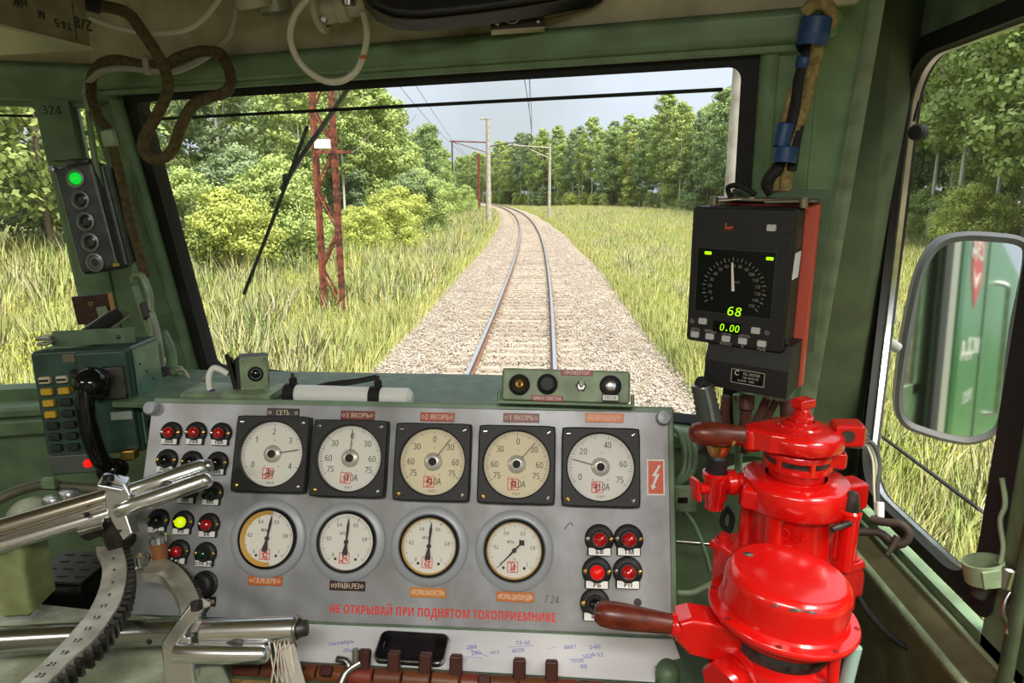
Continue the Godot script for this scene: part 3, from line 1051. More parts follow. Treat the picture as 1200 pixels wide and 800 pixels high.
func square_gauge(at: Vector2, label: String, digits: Array, hand: float, unit: String, old: bool, rng: RandomNumberGenerator, a0: float, a1: float, nt: int, ev: int) -> void:
	var g := thing("square_gauge", label, "gauge", PK * off(at.x, at.y, 0.004), "square meters along the top of the panel")
	var sq := square_round(0.0605, 0.0605, 0.004)
	var si := square_round(0.0585, 0.0585, 0.004)
	var ci := circle(0.0515)
	var co := circle(0.0535)
	var b := MB.new()
	b.band(sq, sq, 0.0, 0.016, Transform3D(), 1.0)
	b.band(sq, si, 0.016, 0.018)
	b.band(si, co, 0.018, 0.018)
	b.band(co, ci, 0.018, 0.0165)
	b.band(ci, ci, 0.0165, 0.008, Transform3D(), -1.0)
	part("bezel", b, M.black, g)
	part("dial_plate", MB.new().band(ci, circle(0.0001), 0.0085, 0.0085), M.dial_old if old else M.dial, g)
	var ink := MB.new()
	ticks(ink, 0.0455, 0.0490, 0.0004, a0, a1, nt, ev, 0.0435, 0.0088)
	for d in digits:
		var p := polar(0.0355, d[1])
		ink.text(d[0], 0.0090, off(p.x, p.y, 0.0086), 0.85)
	ink.text(unit, 0.0098, off(0.002 if unit != "kV" else 0.0, -0.0305, 0.0086), 0.8)
	ink.text("ГОСТ", 0.0032, off(0, -0.0455, 0.0086), 1.2)
	ink.text("°", 0.004, off(0.002, 0.0205, 0.0086))
	for k in [-1, 1]:
		ink.ball(Vector3(0.0115 * k, -0.0195, 0.0086), 0.0009, Vector3(1, 1, 0.2), 6)
	part("dial_marks", ink, M.ink, g)
	part("red_stamp", stamp(-0.005, -0.031, 0.0165, 0.0089, rng), M.stamp, g)
	var hub := MB.new()
	hub.lathe([Vector2(0.0145, 0.0), Vector2(0.0135, 0.003), Vector2(0.0085, 0.0055), Vector2(0.0065, 0.0055)], MB.along(Vector3(0, 0, 0.0086), Vector3(0, 0, 1)), 24)
	var h := part("hub", hub, mat(c8(186, 182, 170), 0.3, 0.3), g)
	part("hub_centre", MB.new().lathe([Vector2(0.0065, 0.0), Vector2(0.006, 0.002), Vector2(0, 0.003)], MB.along(Vector3(0, 0, 0.0138), Vector3(0, 0, 1)), 20), M.ink, h)
	part("needle", MB.new().box(Vector3(0.034, 0.0014, 0.0006), turned(polar(0.0275, hand) + Vector3(0, 0, 0.0125), Vector3(0, 0, hand))), mat(c8(112, 92, 76), 0.5), g)
	part("glass", MB.new().band(ci, circle(0.0001), 0.0155, 0.0155), M.glass, g)
	for k in 4:
		screw(Vector3([-1, 1, 1, -1][k] * 0.050, [1, 1, -1, -1][k] * 0.050, 0.018), 0.0038, M.steel if k < 3 else M.brass, g, k * 40.0)


func round_gauge(at: Vector2, label: String, hand: float, tail: bool, yellow: float, rng: RandomNumberGenerator) -> void:
	var g := thing("round_gauge", label, "gauge", PK * off(at.x, at.y, 0.004), "round pressure gauges along the lower row of the panel")
	var z := Vector3(0, 0, 1)
	part("flange", MB.new().lathe([Vector2(0.0605, 0), Vector2(0.0605, 0.003), Vector2(0.0580, 0.0055), Vector2(0.0490, 0.0065), Vector2(0.0465, 0.004)], MB.along(Vector3.ZERO, z), 48), M.grey_ring, g)
	part("bezel", MB.new().lathe([Vector2(0.0468, 0.002), Vector2(0.0468, 0.008), Vector2(0.0455, 0.010), Vector2(0.0430, 0.010), Vector2(0.0420, 0.004)], MB.along(Vector3.ZERO, z), 48), M.gloss_black, g)
	var ci := circle(0.0425)
	part("dial_plate", MB.new().band(ci, circle(0.0001), 0.0045, 0.0045), M.dial, g)
	if yellow > 0.0:
		part("yellowed_ring", MB.new().lathe([Vector2(0.0424, 0.0095), Vector2(0.0424 - yellow, 0.005)], MB.along(Vector3.ZERO, z), 40, 0.0 if yellow < 0.003 else PI * 0.45, TAU if yellow < 0.003 else PI * 1.55), mat(c8(206, 158, 62), 0.5), g)
	var ink := MB.new()
	ticks(ink, 0.0365, 0.0395, 0.0004, 225, -45, 50, 5, 0.0345, 0.0048)
	var words := ["0", "0,2", "0,4", "0,6", "0,8", "1"]
	for k in 6:
		var p := polar(0.0285, 225 - 54 * k)
		ink.text(words[k], 0.0052, off(p.x, p.y, 0.0046), 0.8)
	ink.text("МПа", 0.0042, off(-0.006, 0.0125, 0.0046), 0.9)
	ink.text("1,5", 0.003, off(0.0, -0.0125, 0.0046), 0.9)
	for k in [-1, 1]:
		ink.lathe([Vector2(0.0022, 0), Vector2(0.0022, 0.0003), Vector2(0.0, 0.0003)], MB.along(Vector3(0.016 * k, -0.026, 0.0046), z), 10)
	part("dial_marks", ink, M.ink, g)
	part("red_stamp", stamp(-0.002, -0.0245, 0.0155, 0.005, rng), M.stamp, g)
	part("red_mark", MB.new().box(Vector3(0.005, 0.0007, 0.0003), turned(polar(0.0385, 62 if not tail else 100) + Vector3(0, 0, 0.005), Vector3(0, 0, 62 if not tail else 100))), M.stamp, g)
	var nd := MB.new()
	var xf := turned(Vector3(0, 0, 0.0062), Vector3(0, 0, hand))
	if tail:
		nd.prism(PackedVector2Array([Vector2(0.035, -0.0004), Vector2(0.035, 0.0004), Vector2(0.0, 0.0016), Vector2(-0.012, 0.001), Vector2(-0.0165, 0.0058), Vector2(-0.0215, 0.0), Vector2(-0.0165, -0.0058), Vector2(-0.012, -0.001), Vector2(0.0, -0.0016)]), 0, 0.0008, xf)
	else:
		nd.prism(PackedVector2Array([Vector2(0.0355, -0.0004), Vector2(0.0355, 0.0004), Vector2(0.024, 0.0022), Vector2(0.0, 0.0012), Vector2(-0.016, 0.0044), Vector2(-0.020, 0.004), Vector2(-0.020, -0.004), Vector2(-0.016, -0.0044), Vector2(0.0, -0.0012), Vector2(0.024, -0.0022)]), 0, 0.0008, xf)
	nd.lathe([Vector2(0.0036, 0), Vector2(0.0036, 0.0018), Vector2(0, 0.0022)], MB.along(Vector3(0, 0, 0.0062), z), 16)
	part("needle", nd, M.ink, g)
	part("glass", MB.new().band(ci, circle(0.0001), 0.0095, 0.0095), M.glass, g)


func indicator(at: Vector2, words: String, lens: String, label: String, group: String) -> void:
	var sz := 0.80 if group.contains("left") else 1.0
	var g := thing("indicator_lamp", label, "indicator lamp", PK * off(at.x, at.y, 0.004) * Transform3D(Basis.from_scale(Vector3.ONE * sz), Vector3.ZERO), group)
	var z := Vector3(0, 0, 1)
	var b := MB.new()
	b.lathe([Vector2(0.0225, 0), Vector2(0.0225, 0.004), Vector2(0.020, 0.007), Vector2(0.014, 0.0085), Vector2(0.0125, 0.012), Vector2(0.0105, 0.012)], MB.along(Vector3.ZERO, z), 32)
	b.prism(rounded(0.037, 0.020, 0.003), 0.0, 0.0045, off(0, -0.0150, 0), 0.001)
	part("base", b, M.black, g)
	var col: Material
	match lens:
		"red": col = lens_red
		"yellow": col = glow(Color(0.80, 0.90, 0.04), 0.75, c8(200, 210, 20))
		"green": col = mat(c8(14, 40, 28), 0.1)
		"bright": col = glow(Color(1.0, 0.05, 0.04), 0.35, c8(190, 10, 12))
		_: col = M.gloss_black
	part("lens_lamp" if lens in ["yellow", "bright"] else "lens", MB.new().lathe([Vector2(0.0108, 0.010), Vector2(0.0108, 0.015), Vector2(0.0094, 0.0195), Vector2(0.0060, 0.0225), Vector2(0, 0.0235)], MB.along(Vector3.ZERO, z), 20), col, g)
	for k in [-1, 1]:
		screw(Vector3(0.0178 * k, 0.001, 0.0075), 0.0036, M.brass if (k > 0 or lens != "red") else M.steel, g, 25.0 * k)
	var pl := part("name_plate", MB.new().box(Vector3(0.033, 0.0108, 0.001), off(0, -0.0182, 0.0075), 0.0004), M.white, g)
	part("lettering", MB.new().text(words, 0.0066, off(0, -0.0182, 0.0081), 1.15, "Droid Sans", 0.0003, true), M.ink, pl)


func name_plate(at: Vector2, words: String, ground: Color, ink: Color, w: float, parent: Node3D, label: String) -> void:
	var m := mat(ground, 0.4)
	var p := part("name_plate", MB.new().box(Vector3(w, 0.0145, 0.0016), off(at.x, at.y + 0.003, 0.005), 0.0005), m, parent, label)
	var t := MB.new().text(words, 0.0074, off(at.x, at.y + 0.003, 0.006), minf(1.0, (w - 0.016) / (0.0058 * words.length())), "Droid Sans", 0.0003)
	for k in [-1, 1]:
		t.torus(MB.along(Vector3(at.x + k * (w / 2 - 0.005), at.y + 0.003, 0.006), Vector3(0, 0, 1)), 0.0022, 0.0005, 12)
	part("lettering", t, mat(ink, 0.5), p)


var lens_red: StandardMaterial3D

func build_panel() -> void:
	var rng := RandomNumberGenerator.new()
	rng.seed = 21
	lens_red = mat(c8(176, 10, 14), 0.06)
	lens_red.clearcoat_enabled = true
	lens_red.clearcoat = 1.0
	lens_red.clearcoat_roughness = 0.02
	var p := thing("instrument_panel", "sloping grey steel instrument panel with green edges below the windscreen", "instrument panel", PK)
	part("face_plate", MB.new().box(Vector3(0.848, 0.334, 0.006), off(-0.017, -0.001, 0.001), 0.0018), M.grey, p)
	var cs := MB.new()
	cs.box(Vector3(0.862, 0.348, 0.012), off(-0.014, 0.001, -0.009), 0.003)
	cs.box(Vector3(0.85, 0.33, 0.13), off(-0.014, -0.004, -0.075), 0.004)
	part("casing", cs, M.green, p)
	for q in [Vector2(-0.4366, 0.1549), Vector2(0.3978, 0.1561)]:
		part("corner_bolt", MB.new().lathe([Vector2(0.011, 0), Vector2(0.0115, 0.012), Vector2(0.0095, 0.0155), Vector2(0, 0.0165)], MB.along(Vector3(q.x, q.y, 0.004), Vector3(0, 0, 1)), 24), M.grey_ring, p)
	part("small_screw", MB.new().lathe([Vector2(0.006, 0), Vector2(0.0055, 0.002), Vector2(0.003, 0.002), Vector2(0.0025, 0.001), Vector2(0, 0.001)], MB.along(Vector3(Vector2(0.3559, -0.1221).x, Vector2(0.3559, -0.1221).y, 0.004), Vector3(0, 0, 1)), 16), M.dark_steel, p)
	var dark := c8(52, 30, 28)
	var brown := c8(122, 44, 30)
	var orange := c8(206, 112, 42)
	var cream := c8(236, 214, 190)
	name_plate(Vector2(-0.2166, 0.1494), "СЕТЬ", c8(42, 28, 26), cream, 0.054, p, "dark plate above the leftmost square meter")
	name_plate(Vector2(-0.0926, 0.1476), "3 ЯКОРЬ", brown, cream, 0.056, p, "brown plate above the second square meter")
	name_plate(Vector2(0.0381, 0.1475), "2 ЯКОРЬ", c8(168, 66, 34), cream, 0.056, p, "red-brown plate above the third square meter")
	name_plate(Vector2(0.1737, 0.1489), "1 ЯКОРЬ", brown, cream, 0.058, p, "brown plate above the fourth square meter")
	name_plate(Vector2(0.3061, 0.1516), "ВОЗБУЖДЕНИЕ", c8(222, 118, 40), cream, 0.060, p, "orange plate above the rightmost square meter")
	name_plate(Vector2(-0.2214, -0.1129), "ГЛ.РЕЗЕРВ", c8(190, 98, 42), cream, 0.054, p, "orange plate below the leftmost round gauge")
	name_plate(Vector2(-0.0904, -0.1161), "УРАВН.РЕЗ", dark, cream, 0.056, p, "dark plate below the second round gauge")
	name_plate(Vector2(0.036, -0.1219), "ТОРМ.МАГИСТР", c8(200, 130, 54), cream, 0.056, p, "ochre plate below the third round gauge")
	name_plate(Vector2(0.1706, -0.1235), "ТОРМ.ЦИЛИНДР", c8(196, 112, 46), cream, 0.058, p, "ochre plate below the rightmost round gauge")
	var a := Vector2(-0.1205, -0.1474)
	var b := Vector2(0.2374, -0.1483)
	var mid := (a + b) / 2.0
	part("stencilled_warning", MB.new().text("НЕ ОТКРЫВАЙ ПРИ ПОДНЯТОМ ТОКОПРИЕМНИКЕ", 0.0128, turned(Vector3(mid.x, mid.y, 0.0041), Vector3(0, 0, rad_to_deg((b - a).angle()))), 0.80, "Droid Sans", 0.0003, true), mat(c8(222, 52, 40), 0.6), p, "red stencilled writing along the bottom of the panel")
	part("handwriting", MB.new().text("Г 24", 0.010, turned(Vector3(Vector2(0.2267, -0.1228).x, Vector2(0.2267, -0.1228).y, 0.0041), Vector3(0, 0, -4)), 0.8), mat(c8(70, 70, 80), 0.6), p)
	var sc := part("scratch", MB.new().tube([Vector3(Vector2(0.2439, -0.019).x, Vector2(0.2439, -0.019).y, 0.0042), Vector3(Vector2(0.2531, -0.0085).x, Vector2(0.2531, -0.0085).y, 0.0042), Vector3(Vector2(0.2571, -0.0135).x, Vector2(0.2571, -0.0135).y, 0.0042)], 0.0006, 5, 4), M.ink, p)
	# high voltage sticker
	var at := Vector2(0.3856, 0.0639)
	var hv := part("warning_sticker", MB.new().box(Vector3(0.0275, 0.055, 0.0006), off(at.x, at.y, 0.0043)), M.white, p, "orange high voltage sticker with a white lightning arrow")
	part("orange_field", MB.new().box(Vector3(0.023, 0.050, 0.0003), off(at.x, at.y, 0.0048)), mat(c8(214, 84, 44), 0.4), hv)
	var bolt := PackedVector2Array([Vector2(0.0045, 0.0185), Vector2(-0.0065, 0.001), Vector2(-0.0005, 0.002), Vector2(-0.0055, -0.0125), Vector2(-0.0085, -0.0110), Vector2(-0.0055, -0.0195), Vector2(0.0005, -0.0140), Vector2(-0.0025, -0.0130), Vector2(0.0060, 0.0055), Vector2(0.0005, 0.0045), Vector2(0.0080, 0.0185)])
	part("lightning_arrow", MB.new().prism(bolt, 0.0049, 0.0053, off(at.x, at.y, 0)), M.white, hv)
	# square meters
	var arm := [["0", 88.0], ["30", 139.0], ["30", 41.0], ["60", 181.0], ["60", -1.0], ["75", 210.0], ["75", -30.0]]
	square_gauge(Vector2(-0.225, 0.0855), "square black voltmeter numbered 0 to 4, leftmost in the top row", [["0", 209.0], ["1", 141.0], ["2", 90.0], ["3", 38.0], ["4", -32.0]], 10.0, "kV", false, rng, 207.0, -27.0, 40, 10)
	square_gauge(Vector2(-0.0978, 0.0816), "square black ammeter with its needle straight up at zero", arm, 87.0, "×10А", false, rng, 212.0, -32.0, 50, 5)
	square_gauge(Vector2(0.0357, 0.0793), "square black ammeter with needle near 30, clean cream dial, middle of the top row", arm, 53.0, "×10А", true, rng, 212.0, -32.0, 50, 5)
	square_gauge(Vector2(0.1685, 0.0785), "square ammeter with needle near 30 and yellowed dial, fourth in the top row", arm, 50.0, "×10А", true, rng, 212.0, -32.0, 50, 5)
	square_gauge(Vector2(0.2993, 0.0776), "square black ammeter numbered 0 to 75, rightmost in the top row", [["0", 207.0], ["20", 139.0], ["40", 72.0], ["60", 8.0], ["75", -33.0]], 166.0, "×10А", false, rng, 210.0, -35.0, 45, 5)
	round_gauge(Vector2(-0.2224, -0.0457), "round pressure gauge with a wide yellowed inner rim at left, leftmost of the lower row", 82.0, false, 0.0062, rng)
	round_gauge(Vector2(-0.0954, -0.0471), "round pressure gauge with a clean rim, above the dark name plate", 87.0, false, 0.0, rng)
	round_gauge(Vector2(0.0351, -0.0496), "round pressure gauge with a thin yellow rim and upright needle, third of the lower row", 86.0, false, 0.002, rng)
	round_gauge(Vector2(0.1676, -0.052), "round pressure gauge whose needle points down to zero, rightmost of the lower row", 226.0, true, 0.0018, rng)
	# indicator lamps
	var gl := "indicator lamps at the left end of the panel"
	var gr := "indicator lamps at the right end of the panel"
	indicator(Vector2(-0.4009, 0.1162), "3БВ", "red", "red indicator lamp at the top left corner of the panel", gl)
	indicator(Vector2(-0.3589, 0.1171), "2БВ", "red", "red indicator lamp in the middle of the panel's top left row", gl)
	indicator(Vector2(-0.3169, 0.1166), "1БВ", "red", "red indicator lamp next to the voltmeter in the top left row", gl)
	indicator(Vector2(-0.4026, 0.0717), "3МВ", "black", "unlit black indicator lamp, first of the second row from the top", gl)
	indicator(Vector2(-0.3606, 0.0699), "2МВ", "black", "unlit black indicator lamp behind the tip of the upper handle", gl)
	indicator(Vector2(-0.3175, 0.0696), "1МВ", "black", "unlit black indicator lamp just below the third red lamp of the top row", gl)
	indicator(Vector2(-0.4039, 0.0252), "ПС", "black", "unlit dark indicator lamp half hidden behind the upper handle", gl)
	indicator(Vector2(-0.3622, 0.0236), "МВ", "black", "unlit dark indicator lamp above the lit yellow one", gl)
	indicator(Vector2(-0.3207, 0.0219), "МК", "green", "unlit dark indicator lamp left of the first round gauge, third row", gl)
	indicator(Vector2(-0.4048, -0.0233), "РЗ", "black", "unlit black indicator lamp left of the lit yellow lamp", gl)
	indicator(Vector2(-0.3635, -0.0247), "РН", "yellow", "indicator lamp glowing yellow-green at the left of the panel", gl)
	indicator(Vector2(-0.3208, -0.0275), "БК", "red", "dark red indicator lamp right of the lit yellow lamp", gl)
	indicator(Vector2(-0.365, -0.0696), "ТД", "red", "dark red indicator lamp in the lowest row, by the controller", gl)
	indicator(Vector2(-0.3213, -0.0722), "ОЗК ВБ", "green", "dark green indicator lamp in the lowest row at the left of the panel", gl)
	indicator(Vector2(0.298, -0.0315), "БВ", "red", "red indicator lamp, upper left of the group of five", gr)
	indicator(Vector2(0.3425, -0.0302), "ТМ", "red", "red indicator lamp, upper right of the group of five", gr)
	indicator(Vector2(0.2941, -0.0796), "РБ", "bright", "bright red indicator lamp, middle left of the group of five", gr)
	indicator(Vector2(0.3408, -0.078), "РП", "red", "red indicator lamp, middle right of the group of five", gr)
	indicator(Vector2(0.2915, -0.1255), "КТ", "black", "unlit black indicator lamp below the four red ones by the wooden handle", gr)
	var q := Vector2(-0.3174, -0.1186)
	var kn := thing("rotary_knob", "black ribbed rotary knob below the indicator lamps at the panel's left", "knob", PK * off(q.x, q.y, 0.004))
	var ks := MB.new().lathe([Vector2(0.021, 0), Vector2(0.021, 0.003), Vector2(0.0175, 0.005), Vector2(0.0165, 0.018), Vector2(0.012, 0.0205), Vector2(0.011, 0.018), Vector2(0, 0.018)], MB.along(Vector3.ZERO, Vector3(0, 0, 1)), 28)
	for k in 18:
		ks.box(Vector3(0.0025, 0.002, 0.012), turned(polar(0.0168, k * 20.0) + Vector3(0, 0, 0.011), Vector3(0, 0, k * 20.0)), 0.0005)
	part("grip", ks, M.black, kn)
	name_plate(Vector2(-0.3169, -0.1467), "ЯРКОСТЬ", c8(26, 24, 24), cream, 0.040, p, "black plate below the knob")
	build_panel_top()
	build_desk()


func build_panel_top() -> void:
	# green switch box standing on the panel
	var c := Vector3(0.0198, 1.3027, -1.0387)
	var b := thing("switch_box", "pale green switch box with four controls on top of the panel", "switch box", Transform3D(Basis.from_euler(Vector3(-0.30, 0.0, -0.012)), c))
	part("body", MB.new().box(Vector3(0.202, 0.052, 0.05), off(0, 0, -0.027), 0.004), M.green_pale, b)
	part("foot_flange", MB.new().box(Vector3(0.216, 0.005, 0.056), off(0, -0.028, -0.028), 0.001), M.green, b)
	for k in [-1, 1]:
		part("stud", MB.new().hexa(Vector3(0.105 * k, -0.026, -0.006), Vector3(0.105 * k, -0.010, -0.006), 0.003), M.green, b)
	var z := Vector3(0, 0, 1)
	part("dial_socket", MB.new().lathe([Vector2(0.0165, 0), Vector2(0.0165, 0.006), Vector2(0.0145, 0.008), Vector2(0.011, 0.004), Vector2(0.009, 0.003)], MB.along(Vector3(-0.073, 0, -0.002), z), 28), M.black, b)
	part("brass_core", MB.new().lathe([Vector2(0.0095, 0), Vector2(0.006, 0.004), Vector2(0.003, 0.003), Vector2(0, 0.006)], MB.along(Vector3(-0.073, 0.001, 0.0), z), 12), M.brass, b)
	part("black_knob", MB.new().lathe([Vector2(0.0165, 0), Vector2(0.016, 0.006), Vector2(0.0125, 0.008), Vector2(0.012, 0.020), Vector2(0.010, 0.022), Vector2(0, 0.0225)], MB.along(Vector3(-0.029, 0.002, -0.002), z), 28), M.black, b)
	var tg := MB.new().lathe([Vector2(0.009, 0), Vector2(0.009, 0.002), Vector2(0.0065, 0.004), Vector2(0.0055, 0.008), Vector2(0, 0.008)], MB.along(Vector3(0.024, 0, -0.002), z), 6, 0, TAU, 2.0)
	tg.rod(Vector3(0.024, 0, 0.004), Vector3(0.024, 0.004, 0.020), 0.0026, 0.004)
	part("toggle", tg, M.chrome, b)
	part("lamp_socket", MB.new().lathe([Vector2(0.017, 0), Vector2(0.017, 0.003), Vector2(0.0145, 0.006), Vector2(0.009, 0.007)], MB.along(Vector3(0.07, 0.002, -0.002), z), 28).prism(rounded(0.026, 0.014, 0.002), -0.002, 0.003, off(0.07, -0.016, 0)), M.black, b)
	part("chrome_button", MB.new().lathe([Vector2(0.009, 0.003), Vector2(0.008, 0.009), Vector2(0.005, 0.0105), Vector2(0, 0.0105)], MB.along(Vector3(0.07, 0.002, 0.0), z), 20), M.chrome, b)
	var pl := part("red_label", MB.new().box(Vector3(0.050, 0.009, 0.001), off(0.017, 0.021, -0.0015), 0.0003), mat(c8(150, 40, 34), 0.4), b)
	part("lettering", MB.new().text("ПРОЖЕКТОР", 0.005, off(0.017, 0.021, -0.0009), 1.0), M.white, pl)
	pl = part("red_label", MB.new().box(Vector3(0.050, 0.009, 0.001), off(-0.029, -0.0205, -0.0015), 0.0003), mat(c8(150, 40, 34), 0.4), b)
	part("lettering", MB.new().text("ТИФОН СВИСТОК", 0.005, off(-0.029, -0.0205, -0.0009), 0.8), M.white, pl)
	pl = part("white_label", MB.new().box(Vector3(0.024, 0.008, 0.001), off(0.07, -0.0165, 0.0035), 0.0003), M.white, b)
	part("lettering", MB.new().text("ПЕСОК", 0.0045, off(0.07, -0.0165, 0.0041), 0.9), M.ink, pl)
	# the shelf behind the panel and what lies on it
	var sh := MB.new()
	sh.box(Vector3(0.80, 0.012, 0.22), off(-0.36, 1.243, -1.19), 0.003)
	struct("trim_1", sh, M.green_dull).set_meta("label", "narrow green shelf behind the instrument panel")
	var tb0 := Vector3(-0.4717, 1.255, -1.1257)
	var tb1 := Vector3(-0.2394, 1.2564, -1.1098)
	var tu := thing("white_tube", "white cylindrical tube with black clamps lying below the windscreen", "tube", off(tb0.x, tb0.y, tb0.z))
	wpart("tube_body", MB.new().rod(tb0, tb1, 0.0165, -1, 24, 0.008), M.white, tu)
	var dd := (tb1 - tb0).normalized()
	for f in [0.06, 0.72]:
		var cpt := tb0.lerp(tb1, f)
		var cl := wpart("clamp", MB.new().lathe([Vector2(0.0165, -0.010), Vector2(0.0182, -0.010), Vector2(0.0182, 0.010), Vector2(0.0165, 0.010)], MB.along(cpt, dd), 24).box(Vector3(0.012, 0.018, 0.010), Transform3D(Basis(), cpt + Vector3(0.004, 0.021, 0)), 0.002), M.rubber, tu)
		wpart("clamp_screw", MB.new().rod(cpt + Vector3(0.004, 0.026, 0.0), cpt + Vector3(0.004, 0.038, 0.0), 0.003), M.dark_steel, cl)
	var wa := thing("parked_wiper", "black wiper arm resting across the white tube", "wiper", off(tb0.x + 0.03, tb0.y, tb0.z))
	wpart("arm", MB.new().tube([Vector3(-0.4358, 1.2594, -1.1289), Vector3(-0.3941, 1.2711, -1.1341), Vector3(-0.3448, 1.2769, -1.1384), Vector3(-0.3074, 1.2843, -1.1424)], 0.0045, 8, 3), M.rubber, wa)
	wpart("blade", MB.new().tube([Vector3(-0.3924, 1.2681, -1.1284), Vector3(-0.3433, 1.2754, -1.1331), Vector3(-0.3076, 1.2827, -1.1369)], 0.003, 6, 2), M.black, wa)
	wpart("link", MB.new().tube([Vector3(-0.3089, 1.2813, -1.1417), Vector3(-0.3102, 1.2682, -1.1387), Vector3(-0.303, 1.2593, -1.1269)], 0.0015, 6, 2), M.steel, wa)
	# small boxed speaker at the left end
	var so := Vector3(-0.5276, 1.2901, -1.1299)
	var sp := thing("camera_box", "small dark box with a pale green face and round lens on the shelf", "camera box", Transform3D(Basis.from_euler(Vector3(-0.12, 0.35, 0.0)), so))
	part("housing", MB.new().box(Vector3(0.052, 0.058, 0.075), off(-0.003, 0, -0.033), 0.004), M.black, sp)
	part("face", MB.new().box(Vector3(0.046, 0.060, 0.012), off(0.003, -0.001, 0.008), 0.002), M.green_pale, sp)
	part("side_lid", MB.new().box(Vector3(0.008, 0.066, 0.05), turned(Vector3(-0.034, 0.004, -0.02), Vector3(0, 0, 10)), 0.002), M.gloss_black, sp)
	part("lens_ring", MB.new().lathe([Vector2(0.013, 0), Vector2(0.013, 0.003), Vector2(0.011, 0.004), Vector2(0.009, 0.001)], MB.along(Vector3(0.006, 0.0, 0.0135), z), 24), M.black, sp)
	part("lens", MB.new().lathe([Vector2(0.009, 0), Vector2(0.006, 0.002), Vector2(0, 0.003)], MB.along(Vector3(0.006, 0.0, 0.0135), z), 16), M.gloss_black, sp)
	for k in 4:
		screw(Vector3(0.003 + [-1, 1, 1, -1][k] * 0.018, [1, 1, -1, -1][k] * 0.025, 0.0135), 0.0022, M.steel, sp)
	var bx := thing("shelf_block", "pale green raised block on the shelf under the small dark box", "mounting block", off(Vector3(-0.5585, 1.2535, -1.12).x, 1.258, Vector3(-0.5585, 1.2535, -1.12).z))
	part("block", MB.new().box(Vector3(0.16, 0.016, 0.075), off(0, -0.001, 0), 0.003), M.green_pale, bx)
	var wc := thing("white_cable", "short white cable bending down beside the small dark box", "cable", off(so.x, so.y, so.z))
	wpart("sheath", MB.new().tube([Vector3(-0.5695, 1.2887, -1.127), Vector3(-0.5936, 1.2989, -1.1277), Vector3(-0.6039, 1.2857, -1.1242), Vector3(-0.5971, 1.2666, -1.1101), Vector3(-0.5875, 1.2593, -1.0989)], 0.0055, 8), M.white, wc)
	wpart("blue_plug", MB.new().rod(Vector3(-0.5915, 1.2636, -1.1047), Vector3(-0.586, 1.2549, -1.098), 0.0065), mat(c8(36, 60, 120), 0.4), wc)


